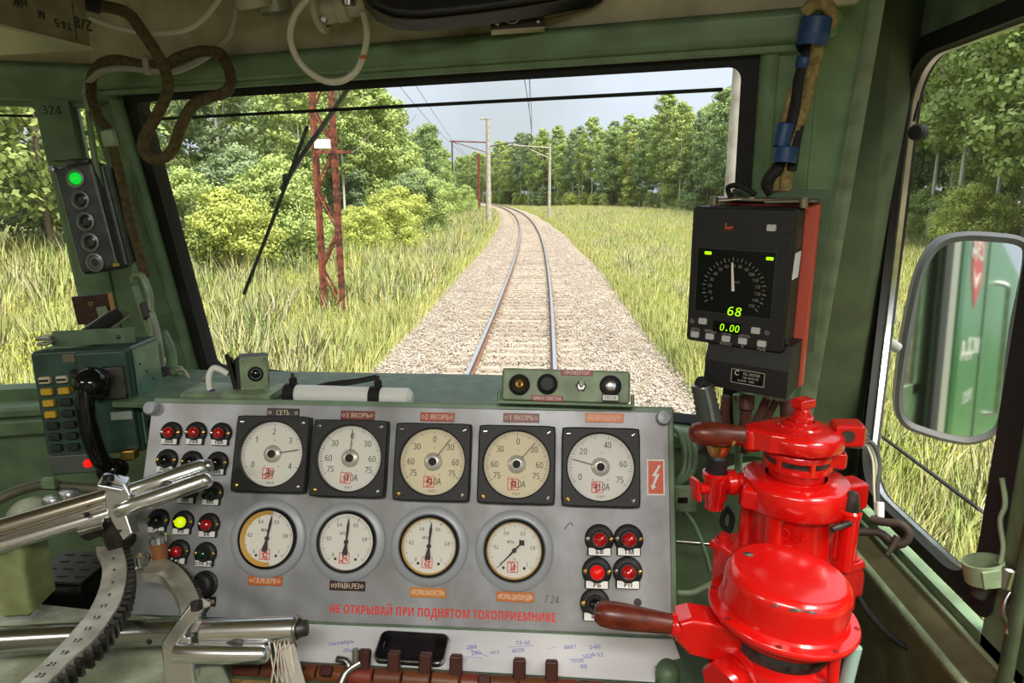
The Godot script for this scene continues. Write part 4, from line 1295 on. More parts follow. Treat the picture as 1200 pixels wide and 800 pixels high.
func build_desk() -> void:
	var y := 0.945
	struct("trim_2", MB.new().box(Vector3(0.95, 0.03, 0.26), off(-0.22, y - 0.02, -0.86), 0.004), M.green_dull).set_meta("label", "desk ledge below the instrument panel")
	# a sheet of paper with pen notes
	var pp := PackedVector2Array()
	for q in [Vector3(-0.3888, 0.945, -0.9251), Vector3(0.1857, 0.945, -0.9233), Vector3(0.1884, 0.945, -0.8808), Vector3(0.1767, 0.945, -0.8763), Vector3(0.1489, 0.945, -0.86), Vector3(0.1562, 0.945, -0.8292), Vector3(-0.2722, 0.945, -0.8391), Vector3(-0.366, 0.945, -0.8405)]:
		pp.append(Vector2(q.x, -q.z))
	var flat_xf := Transform3D(Basis(Vector3.RIGHT, Vector3.FORWARD, Vector3.UP), Vector3(0, y - 0.003, 0))
	var pa := thing("paper_sheet", "white sheet with blue pen notes lying below the panel", "paper", off(-0.2, y, -0.85))
	wpart("sheet", MB.new().prism(pp, -0.0005, 0.0015, flat_xf), M.paper, pa)
	var pen := MB.new()
	var rng := RandomNumberGenerator.new()
	rng.seed = 5
	for w in [["388", Vector3(-0.1148, 0.945, -0.8846)], ["290", Vector3(-0.1069, 0.945, -0.8717)], ["12-45", Vector3(-0.0397, 0.945, -0.8992)], ["4028", Vector3(-0.0463, 0.945, -0.8812)], ["4887", Vector3(0.03, 0.945, -0.8937)], ["2-60", Vector3(0.0665, 0.945, -0.896)], ["162", Vector3(0.0543, 0.945, -0.8742)], ["4-32", Vector3(0.0693, 0.945, -0.8789)], ["ост", Vector3(-0.0798, 0.945, -0.8753)], ["7028", Vector3(0.0392, 0.945, -0.864)], ["Октябрь", Vector3(-0.3104, 0.945, -0.8822)], ["204", Vector3(-0.295, 0.945, -0.8656)], ["99", Vector3(0.0485, 0.945, -0.8519)]]:
		var q: Vector3 = w[1]
		pen.text(w[0], 0.0075, Transform3D(Basis(Vector3.UP, rng.randf_range(0.0, 0.25)) * Basis(Vector3.RIGHT, Vector3.FORWARD, Vector3.UP), Vector3(q.x, y - 0.0013, q.z)), 0.85, "Droid Serif", 0.0003)
	for w in [[Vector3(-0.1246, 0.945, -0.8821), Vector3(-0.0888, 0.945, -0.8653)], [Vector3(-0.0606, 0.945, -0.888), Vector3(-0.0242, 0.945, -0.8942)], [Vector3(-0.0051, 0.945, -0.8857), Vector3(0.0099, 0.945, -0.8924)], [Vector3(-0.1221, 0.945, -0.8632), Vector3(-0.0958, 0.945, -0.8611)]]:
		pen.tube([w[0] + Vector3(0, -0.0013, 0), w[1] + Vector3(0, -0.0013, 0)], 0.0004, 4, 1)
	wpart("pen_notes", pen, mat(c8(118, 130, 205), 0.7), pa)
	# telephone
	var po := Vector3(-0.1997, 0.945, -0.864)
	var ph := thing("mobile_phone", "black mobile phone with a silver rim lying on the paper", "phone", Transform3D(Basis.from_euler(Vector3(0.18, -0.03, 0)), po + Vector3(0, 0.008, 0)))
	var out := rounded(0.102, 0.054, 0.011, 6)
	var fx := Transform3D(Basis(Vector3.RIGHT, Vector3.FORWARD, Vector3.UP), Vector3.ZERO)
	part("body", MB.new().prism(out, -0.004, 0.003, fx, 0.002), M.black, ph)
	part("rim", MB.new().prism(rounded(0.1035, 0.0555, 0.0115, 6), 0.0, 0.004, fx, 0.001), M.chrome, ph)
	part("screen_glass", MB.new().prism(rounded(0.099, 0.051, 0.010, 6), 0.0035, 0.0048, fx, 0.0005), M.gloss_black, ph)
	part("display", MB.new().prism(rounded(0.068, 0.044, 0.001, 1), 0.0046, 0.0050, fx), mat(c8(30, 26, 32), 0.15), ph)
	part("earpiece", MB.new().prism(rounded(0.002, 0.010, 0.0009, 3), 0.0046, 0.0052, fx * off(-0.041, 0, 0)), M.steel, ph)
	# bank of key switches
	var ks := thing("key_switch_bank", "row of brown key switches on a worn wooden shaft below the paper", "key switch bank", off(-0.15, 0.93, -0.79))
	var sh0 := Vector3(-0.4447, 0.942, -0.8196)
	var sh1 := Vector3(0.1199, 0.942, -0.8059)
	var ax := (sh1 - sh0).normalized()
	var n := 14
	for k in n:
		var p0 := sh0.lerp(sh1, float(k) / n)
		var p1 := sh0.lerp(sh1, float(k + 1) / n)
		wpart("shaft_section", MB.new().rod(p0 + ax * 0.0012, p1 - ax * 0.0012, 0.0125, -1, 16, 0.0015), mat(c8(96 + (k * 37) % 30, 50 + (k * 23) % 18, 36), 0.4), ks)
	for kk in [[0.171, 0], [0.243, 0], [0.330, 1], [0.406, 1], [0.484, 1], [0.560, 1], [0.632, 0], [0.715, 1], [0.793, 1], [0.873, 0]]:
		var o := sh0.lerp(sh1, kk[0])
		var up := Vector3(0, 0.94, -0.34) if kk[1] == 1 else Vector3(0, 0.80, 0.60)
		wpart("switch_key", MB.new().box(Vector3(0.0175, 0.036 if kk[1] == 1 else 0.022, 0.014), MB.along(o + up * (0.018 if kk[1] == 1 else 0.010), up), 0.0025), M.bakelite, ks, "" if kk[1] == 1 else "key pressed down")
	wpart("wooden_board", MB.new().box(Vector3(0.012, 0.55, 0.03), MB.along(sh0.lerp(sh1, 0.45) + Vector3(0, -0.016, 0.022), ax), 0.003), mat(c8(206, 170, 104), 0.5, 0, M.wood.albedo_texture, 5.0), ks, "pale yellow wooden board")
	wpart("dark_board", MB.new().box(Vector3(0.012, 0.55, 0.03), MB.along(sh0.lerp(sh1, 0.45) + Vector3(0, -0.026, 0.052), ax), 0.003), M.bakelite, ks)
	# switch key of bare metal
	var so := Vector3(-0.2796, 0.9578, -0.801)
	var sk := thing("metal_switch_key", "bare steel reverser key with a round knob stuck in the key bank", "switch key", off(so.x, so.y, so.z))
	wpart("blade", MB.new().tube([Vector3(-0.2844, 0.942, -0.787), Vector3(-0.2807, 0.9532, -0.8), Vector3(-0.273, 0.9601, -0.8071), Vector3(-0.2616, 0.9647, -0.8139)], 0.0055, 8, 4), M.steel, sk)
	wpart("prong", MB.new().tube([Vector3(-0.2742, 0.9601, -0.807), Vector3(-0.2805, 0.967, -0.8133), Vector3(-0.295, 0.966, -0.8173)], 0.0045, 8, 4), M.steel, sk)
	wpart("knob", MB.new().rod(Vector3(-0.2647, 0.9726, -0.8052), Vector3(-0.2649, 0.9897, -0.8089), 0.0045, 0.005), M.chrome, sk)
	# folded paper slips
	var fo := Vector3(-0.3479, 0.9906, -0.768)
	var fp := thing("folded_slips", "fan of folded white paper slips hanging beside the lower handle", "paper slips", off(fo.x, fo.y, fo.z))
	for k in 5:
		var x := 320 + k * 7
		var base := fo + Vector3(0.0075 * (k - 2), 0, 0.001 * k)
		wpart("slip", MB.new().tube([base + Vector3(-0.004, 0.035, 0), base + Vector3(0.0, 0.0, 0.003), base + Vector3(0.003, -0.03, 0.0)], 0.0012, 4, 3).box(Vector3(0.0012, 0.062, 0.022), turned(base, Vector3(0, 20.0 - 8 * k, 6.0 * (k - 2))), 0.0004), mat(c8(238, 228, 214), 0.8), fp)





# ---------------------------------------------------------------- the right side
func build_right() -> void:
	build_speed_display()
	build_upper_valve()
	build_lower_valve()
	build_mirror()
	build_pedestals()
	build_right_bits()


func build_speed_display() -> void:
	var xf := Transform3D(Basis.from_euler(Vector3(2.9, -32.2, -1.0) * PI / 180.0), Vector3(0.2538, 1.482, -0.9643))
	var g := thing("speed_display", "black locomotive speed display reading 68, on an orange mounting plate by the windscreen", "speedometer", xf)
	var w := 0.1396
	var h := 0.1947
	var body := MB.new()
	body.prism(rounded(w, h, 0.006), -0.05, 0.0, Transform3D(), 0.003)
	part("housing", body, M.black, g)
	# u, v in fractions from the top left of the face
	var at := func(u: float, v: float, z: float) -> Vector3: return Vector3((u - 0.5) * w, (0.5 - v) * h, z)
	part("window_bezel", MB.new().box(Vector3(0.79 * w, 0.485 * h, 0.0012), Transform3D(Basis(), at.call(0.47, 0.525, 0.0004)), 0.0005), mat(c8(44, 46, 48), 0.4), g)
	part("window", MB.new().box(Vector3(0.765 * w, 0.465 * h, 0.0012), Transform3D(Basis(), at.call(0.47, 0.525, 0.0008)), 0.0004), mat(c8(16, 17, 18), 0.15), g)
	var marks := MB.new()
	var pv: Vector3 = at.call(0.47, 0.575, 0.0016)
	for k in 16:
		var a := 208.0 - k * 245.0 / 15.0
		var p := pv + polar(0.0335, a)
		marks.text(str(k * 10), 0.0042, Transform3D(Basis(), p), 0.85)
		marks.box(Vector3(0.0055, 0.0011, 0.0003), turned(pv + polar(0.0425, a), Vector3(0, 0, a)))
		if k < 15:
			var a2 := a - 245.0 / 30.0
			marks.box(Vector3(0.0035, 0.0007, 0.0003), turned(pv + polar(0.0415, a2), Vector3(0, 0, a2)))
	marks.text("km/h", 0.0032, Transform3D(Basis(), pv + Vector3(0.003, 0.011, 0)))
	part("scale", marks, mat(c8(128, 130, 120), 0.6), g)
	part("needle", MB.new().prism(PackedVector2Array([Vector2(-0.002, -0.002), Vector2(0.002, -0.002), Vector2(0.0012, 0.038), Vector2(-0.0012, 0.038)]), 0, 0.001, turned(pv + Vector3(0, 0, 0.0004), Vector3(0, 0, 5.5))), mat(c8(225, 220, 210), 0.5), g)
	var lime := glow(Color(0.68, 1.0, 0.02), 1.5)
	part("speed_digits_display", MB.new().text("68", 0.0118, Transform3D(Basis(Vector3.RIGHT, Vector3(0.12, 1, 0), Vector3.BACK), at.call(0.50, 0.735, 0.0018)), 1.1, "Droid Sans Mono", 0.0005, true), lime, g)
	part("window_small", MB.new().box(Vector3(0.040, 0.0165, 0.0010), Transform3D(Basis(), at.call(0.43, 0.862, 0.0003)), 0.0004), mat(c8(12, 12, 13), 0.15), g)
	part("distance_digits_display", MB.new().text("0.00", 0.0095, Transform3D(Basis(Vector3.RIGHT, Vector3(0.12, 1, 0), Vector3.BACK), at.call(0.46, 0.862, 0.0012)), 0.9, "Droid Sans Mono", 0.0005, true), lime, g)
	for q in [[0.19, 0.325], [0.80, 0.335]]:
		part("status_light", MB.new().box(Vector3(0.0095, 0.0042, 0.001), Transform3D(Basis(), at.call(q[0], q[1], 0.0016)), 0.0004), lime, g)
	var key := mat(c8(186, 186, 184), 0.45)
	for q in [[0.79, 0.135], [0.175, 0.845], [0.72, 0.865], [0.10, 0.955], [0.26, 0.955], [0.43, 0.955], [0.60, 0.955], [0.79, 0.955]]:
		part("key", MB.new().prism(rounded(0.0125, 0.0092, 0.002), 0.0, 0.0032, Transform3D(Basis(), at.call(q[0], q[1] - 0.01, 0.0)), 0.001), key, g)
	var tx := MB.new()
	for q in [["ДАТА", 0.10, 0.905], ["ВРЕМЯ", 0.265, 0.905], ["ПУТЬ", 0.43, 0.907], ["ЛЕНТА", 0.61, 0.907], ["КОНСР", 0.43, 0.985], ["%", 0.60, 0.985], ["РЫВ", 0.79, 0.987]]:
		tx.text(q[0], 0.0040, Transform3D(Basis(), at.call(q[1], q[2], 0.0002)), 1.0)
	for q in [[0.06, 0.845], [0.83, 0.86]]:
		var o: Vector3 = at.call(q[0], q[1], 0.0003)
		tx.torus(MB.along(o, Vector3.BACK), 0.0018, 0.0004, 14)
		for k in 8:
			tx.box(Vector3(0.0014, 0.0005, 0.0003), turned(o + polar(0.0034, k * 45.0), Vector3(0, 0, k * 45.0)))
	part("key_lettering", tx, mat(c8(150, 148, 140), 0.6), g)
	var em := MB.new()
	em.torus(Transform3D(Basis(), at.call(0.38, 0.12, 0.0004)) * MB.along(Vector3.ZERO, Vector3.BACK), 0.0045, 0.0009, 16, 0.2, 4.0)
	em.box(Vector3(0.011, 0.0014, 0.0006), turned(at.call(0.385, 0.135, 0.0004), Vector3(0, 0, 8)))
	part("emblem", em, mat(c8(176, 96, 36), 0.4), g)
	part("emblem_bar", MB.new().box(Vector3(0.012, 0.0024, 0.0006), Transform3D(Basis(), at.call(0.38, 0.148, 0.0004))), mat(c8(150, 30, 26), 0.4), g)
	# right flank: type plate and paper slip
	var sx := w / 2 + 0.0003
	part("type_plate", MB.new().box(Vector3(0.0006, 0.026, 0.026), off(sx, 0.058, -0.028)), mat(c8(50, 50, 50), 0.4), g)
	part("paper_slip", MB.new().box(Vector3(0.0006, 0.036, 0.030), turned(Vector3(sx + 0.0008, 0.022, -0.024), Vector3(0, 0, -2))), M.paper, g)
	part("flank_screw", MB.new().rod(Vector3(sx, -0.084, -0.01), Vector3(sx + 0.003, -0.084, -0.01), 0.004), M.dark_steel, g)
	# lower housing
	var low := PackedVector2Array([Vector2(-0.012, -0.088), Vector2(0.004, -0.120), Vector2(0.004, -0.160), Vector2(-0.06, -0.160), Vector2(-0.06, -0.088)])
	var lx := Transform3D(Basis(Vector3(0, 0, 1), Vector3(0, 1, 0), Vector3(-1, 0, 0)), Vector3(0.021, 0, 0))
	part("lower_housing", MB.new().prism(low, -0.059, 0.059, lx, 0.002), M.black, g)
	var pl := part("rating_plate", MB.new().box(Vector3(0.046, 0.020, 0.0006), off(0.026, -0.138, 0.0044)), M.gloss_black, g)
	var pt := MB.new()
	for k in 4:
		pt.box(Vector3(0.046 if k < 2 else 0.0007, 0.0007 if k < 2 else 0.020, 0.0003), off(0.026 + [0, 0, 0.023, -0.023][k], -0.138 + [0.010, -0.010, 0, 0][k], 0.0048))
	pt.torus(MB.along(Vector3(0.011, -0.133, 0.0048), Vector3.BACK), 0.0032, 0.0007, 14, 0.6, 5.6)
	pt.text("ПС-ЭО/50", 0.0038, off(0.031, -0.133, 0.0048))
	pt.text("120-40735-78", 0.0026, off(0.030, -0.1385, 0.0048))
	pt.text("№ 5147   2003", 0.0026, off(0.024, -0.1435, 0.0048))
	part("lettering", pt, mat(c8(190, 184, 170), 0.5), pl)
	# mount
	part("mounting_plate", MB.new().box(Vector3(0.125, 0.262, 0.014), off(0.022, -0.030, -0.068), 0.002), mat(c8(196, 88, 68), 0.5), g, "orange-red painted mounting plate")
	part("back_plate", MB.new().box(Vector3(0.135, 0.23, 0.006), off(0.026, 0.004, -0.080), 0.001), M.green_dull, g)
	var br := MB.new()
	br.box(Vector3(0.142, 0.004, 0.035), off(0.012, 0.106, -0.058), 0.001)
	br.box(Vector3(0.142, 0.016, 0.003), off(0.012, 0.100, -0.077), 0.001)
	br.rod(Vector3(-0.045, 0.104, -0.03), Vector3(0.0, 0.108, -0.05), 0.0025)
	br.rod(Vector3(0.02, 0.104, -0.032), Vector3(0.065, 0.106, -0.034), 0.0025)
	br.hexa(Vector3(-0.052, 0.098, -0.034), Vector3(-0.052, 0.110, -0.034), 0.006)
	br.hexa(Vector3(0.070, 0.098, -0.034), Vector3(0.070, 0.112, -0.034), 0.006)
	part("top_bracket", br, mat(c8(150, 142, 122), 0.35, 0.8), g)
	part("top_cable", MB.new().tube([Vector3(-0.035, 0.108, -0.055), Vector3(-0.038, 0.122, -0.05), Vector3(-0.02, 0.125, -0.045), Vector3(0.0, 0.112, -0.055)], 0.004, 8), M.rubber, g)


func red_bolt(m: MB, at: Vector3, up := Vector3.UP, r := 0.009) -> void:
	m.lathe([Vector2(r * 1.5, 0), Vector2(r * 1.5, 0.002), Vector2(0, 0.002)], MB.along(at, up), 16)
	m.hexa(at + up * 0.002, at + up * 0.011, r)


func build_upper_valve() -> void:
	var o := Vector3(0.3339, 1.03, -0.9002)
	var g := thing("brake_valve", "tall red brake valve behind the domed one, with a short wooden handle at its top", "brake valve", Transform3D(Basis.from_euler(Vector3(0, 0, -0.005)), o))
	# heights below are measured from the base, y = 0
	var b := MB.new()
	var bx := Transform3D(Basis.from_euler(Vector3(0, 0.52, 0)), Vector3(-0.006, 0.040, 0.004))
	b.box(Vector3(0.150, 0.080, 0.135), bx, 0.008)
	b.box(Vector3(0.158, 0.016, 0.143), bx * off(0, 0.034, 0), 0.006)
	b.box(Vector3(0.05, 0.055, 0.05), bx * off(0.085, -0.01, 0.03), 0.012)
	part("base_block", b, M.red, g)
	var bo := MB.new()
	for q in [[-0.062, -0.055], [0.062, -0.055], [0.062, 0.055], [-0.062, 0.055]]:
		red_bolt(bo, bx * Vector3(q[0], 0.042, q[1]), Vector3.UP, 0.0085)
	part("base_bolts", bo, M.red, g)
	var v := MB.new()
	v.lathe([Vector2(0.062, 0.078), Vector2(0.056, 0.084), Vector2(0.055, 0.140), Vector2(0.057, 0.146), Vector2(0.070, 0.152), Vector2(0.0715, 0.155), Vector2(0.0715, 0.183), Vector2(0.0695, 0.187), Vector2(0.066, 0.189), Vector2(0.040, 0.192)], Transform3D(), 36)
	for k in 3:
		var a: float = [2.3, 3.5, 0.1][k]
		v.rod(Vector3(cos(a) * 0.056, 0.080, sin(a) * 0.056), Vector3(cos(a) * 0.056, 0.165, sin(a) * 0.056), 0.013)
	# lugs of the ring
	v.box(Vector3(0.040, 0.040, 0.036), turned(Vector3(0.072, 0.168, 0.004), Vector3(0, 20, 0)), 0.006)
	v.box(Vector3(0.030, 0.034, 0.050), turned(Vector3(-0.060, 0.166, 0.012), Vector3(0, -25, 0)), 0.008)
	part("valve_body", v, M.red, g)
	# raised casting marks on the cylinder
	var front := Vector3(-0.37, 0, 0.93)
	var face := Transform3D(Basis(Vector3(0.93, 0, 0.37), Vector3.UP, front), Vector3(0, 0, 0) + front * 0.0558)
	var mk := MB.new()
	mk.torus(face * MB.along(Vector3(-0.008, 0.128, 0), Vector3.BACK), 0.0075, 0.0012, 20)
	mk.text("ОЕ", 0.010, face * off(0.012, 0.128, 0.0), 1.0, "Droid Sans", 0.002, true)
	mk.text("254", 0.014, face * off(0.0, 0.104, 0.0), 1.2, "Droid Sans", 0.002, true)
	part("casting_marks", mk, M.red, g)
	part("neck", MB.new().lathe([Vector2(0.037, 0.186), Vector2(0.036, 0.206), Vector2(0.036, 0.236), Vector2(0.030, 0.244)], Transform3D(), 30), M.red, g)
	var rg := MB.new()
	rg.lathe([Vector2(0.036, 0.204), Vector2(0.043, 0.204), Vector2(0.0435, 0.206), Vector2(0.0435, 0.212), Vector2(0.0405, 0.213), Vector2(0.0405, 0.221), Vector2(0.0435, 0.222), Vector2(0.0435, 0.228), Vector2(0.042, 0.230), Vector2(0.034, 0.230)], Transform3D(), 36)
	rg.box(Vector3(0.022, 0.024, 0.016), turned(Vector3(0.049, 0.219, 0.010), Vector3(0, -15, 0)), 0.004)
	for k in 6:
		var a := 0.4 + k * PI / 3.0
		rg.box(Vector3(0.006, 0.026, 0.008), Transform3D(Basis(Vector3.UP, -a) , Vector3(cos(a) * 0.0415, 0.217, sin(a) * 0.0415)), 0.002)
	part("clamp_ring", rg, M.red, g)
	part("dark_groove", MB.new().lathe([Vector2(0.041, 0.2135), Vector2(0.0412, 0.2205)], Transform3D(), 30), M.dark_steel, g)
	part("steel_collar", MB.new().lathe([Vector2(0.033, 0.229), Vector2(0.033, 0.243)], Transform3D(), 30), M.dark_steel, g)
	# the turning cap with its handle arm
	var cap := MB.new()
	cap.lathe([Vector2(0.030, 0.236), Vector2(0.054, 0.237), Vector2(0.056, 0.240), Vector2(0.056, 0.252), Vector2(0.053, 0.257), Vector2(0.049, 0.259), Vector2(0.034, 0.262), Vector2(0.030, 0.2625), Vector2(0.028, 0.265), Vector2(0.0, 0.266)], Transform3D(), 36)
	cap.prism(PackedVector2Array([Vector2(-0.072, -0.014), Vector2(-0.050, -0.035), Vector2(0.0, -0.053), Vector2(0.0, 0.040), Vector2(-0.045, 0.022), Vector2(-0.072, 0.012)]), 0.236, 0.262, Transform3D(Basis(Vector3.RIGHT, Vector3.FORWARD, Vector3.UP), Vector3.ZERO), 0.006)
	cap.box(Vector3(0.030, 0.034, 0.030), turned(Vector3(-0.064, 0.244, 0.004), Vector3(0, 10, 0)), 0.008)
	cap.box(Vector3(0.040, 0.032, 0.034), turned(Vector3(0.060, 0.255, 0.004), Vector3(0, -8, 3)), 0.005)
	part("handle_cap", cap, M.red, g)
	part("clamp_hole", MB.new().lathe([Vector2(0.0085, 0), Vector2(0.008, 0.0008), Vector2(0, 0.0004)], MB.along(Vector3(0.054, 0.256, 0.0215), Vector3(-0.14, 0, 1)), 16), M.dark_steel, g)
	var kn := MB.new()
	kn.lathe([Vector2(0.024, 0.262), Vector2(0.024, 0.268), Vector2(0.017, 0.270)], Transform3D(), 24)
	kn.hexa(Vector3(0, 0.266, 0), Vector3(0, 0.277, 0), 0.017)
	kn.lathe([Vector2(0.011, 0.276), Vector2(0.011, 0.284), Vector2(0.009, 0.286), Vector2(0.008, 0.292)], Transform3D(), 20)
	kn.box(Vector3(0.030, 0.014, 0.022), turned(Vector3(0, 0.294, 0), Vector3(0, 30, 0)), 0.004)
	part("top_nut", kn, M.red, g)
	var hd := MB.along(Vector3(-0.070, 0.246, 0.002), Vector3(-1, 0.045, 0.02))
	part("wooden_handle", MB.new().lathe([Vector2(0, 0), Vector2(0.0135, 0), Vector2(0.0145, 0.02), Vector2(0.0165, 0.045), Vector2(0.0165, 0.062), Vector2(0.013, 0.074), Vector2(0.007, 0.079), Vector2(0, 0.080)], hd, 24), M.wood, g)
	part("paint_line", MB.new().lathe([Vector2(0.0148, 0.020), Vector2(0.0152, 0.021), Vector2(0.0155, 0.0235)], hd, 24, 0.2, 2.6), mat(c8(176, 160, 90), 0.6), g, "thin yellow paint line on the handle")
	# latch pin at the right
	var pin := MB.new()
	pin.rod(Vector3(0.056, 0.080, 0.050), Vector3(0.056, 0.158, 0.050), 0.0115)
	pin.lathe([Vector2(0.013, 0.155), Vector2(0.0135, 0.163), Vector2(0.011, 0.166)], off(0.056, 0, 0.050), 16)
	part("latch_barrel", pin, M.red, g)
	part("latch_plunger", MB.new().lathe([Vector2(0.010, 0.165), Vector2(0.0095, 0.176), Vector2(0.006, 0.190), Vector2(0, 0.191)], off(0.056, 0, 0.050), 16).rod(Vector3(0.052, 0.152, 0.060), Vector3(0.024, 0.148, 0.072), 0.0042), M.dark_steel, g)
	# side elbow with its hose
	var eo := Vector3(0.2292, 1.1985, -0.9111)
	var e := thing("pipe_elbow", "red pipe elbow with a wing tap on the left of the tall brake valve", "pipe fitting", off(eo.x, eo.y - 0.03, eo.z))
	var em := MB.new()
	var up := Vector3(0.02, 1, 0.05).normalized()
	em.lathe([Vector2(0, 0), Vector2(0.013, 0.0), Vector2(0.014, 0.012), Vector2(0.017, 0.016), Vector2(0.017, 0.042), Vector2(0.020, 0.046), Vector2(0.020, 0.054), Vector2(0.015, 0.056)], MB.along(Vector3(0, -0.004, 0), up), 20)
	em.lathe([Vector2(0.0, 0), Vector2(0.013, 0), Vector2(0.013, 0.018), Vector2(0.018, 0.022), Vector2(0.018, 0.032), Vector2(0.013, 0.036), Vector2(0.012, 0.055)], MB.along(Vector3(-0.004, 0.032, 0), Vector3(1, 0.12, 0.05)), 20)
	em.rod(Vector3(-0.012, 0.028, 0.008), Vector3(-0.026, 0.030, 0.014), 0.008)
	part("elbow", em, M.red, e)
	part("wing_handle", MB.new().box(Vector3(0.008, 0.036, 0.018), turned(Vector3(-0.030, 0.030, 0.016), Vector3(0, 25, 12)), 0.003), M.red, e)
	part("black_nut", MB.new().hexa(Vector3(-0.001, 0.050, 0.003), Vector3(0.0, 0.078, 0.005), 0.015), M.black, e)
	part("brass_ferrule", MB.new().lathe([Vector2(0.010, 0), Vector2(0.015, 0.012), Vector2(0.017, 0.020), Vector2(0.010, 0.024)], MB.along(Vector3(-0.001, 0.074, 0.005), up), 20), M.brass, e)
	var ho := Vector3(0.2267, 1.2639, -0.9509)
	var hs := thing("bellows_hose", "grey corrugated rubber hose end standing left of the display's lower housing", "hose", off(ho.x, ho.y, ho.z))
	var pts := [Vector3(0.2297, 1.2399, -0.9356), Vector3(0.2293, 1.2578, -0.9497), Vector3(0.2264, 1.2803, -0.9596), Vector3(0.2211, 1.3045, -0.9645), Vector3(0.2159, 1.3262, -0.9689)]
	wpart("bellows", MB.new().tube(pts, 0.020, 16, 6, 0.10, 0.0165), mat(c8(66, 68, 66), 0.75), hs)
	wpart("seam", MB.new().tube([Vector3(0.2309, 1.2621, -0.9313), Vector3(0.2269, 1.2864, -0.9414), Vector3(0.2222, 1.3095, -0.9483), Vector3(0.2173, 1.3271, -0.9528)], 0.003, 6, 4), mat(c8(110, 116, 106), 0.7), hs)
	wpart("clip", MB.new().torus(MB.along(Vector3(0.2159, 1.3262, -0.9689), Vector3(-0.1, 1, 0)), 0.0125, 0.003, 20), M.steel, hs)
	wpart("plug", MB.new().rod(Vector3(0.2159, 1.3238, -0.9684), Vector3(0.2145, 1.3395, -0.9718), 0.0115, 0.009, 16, 0.004), M.rubber, hs)


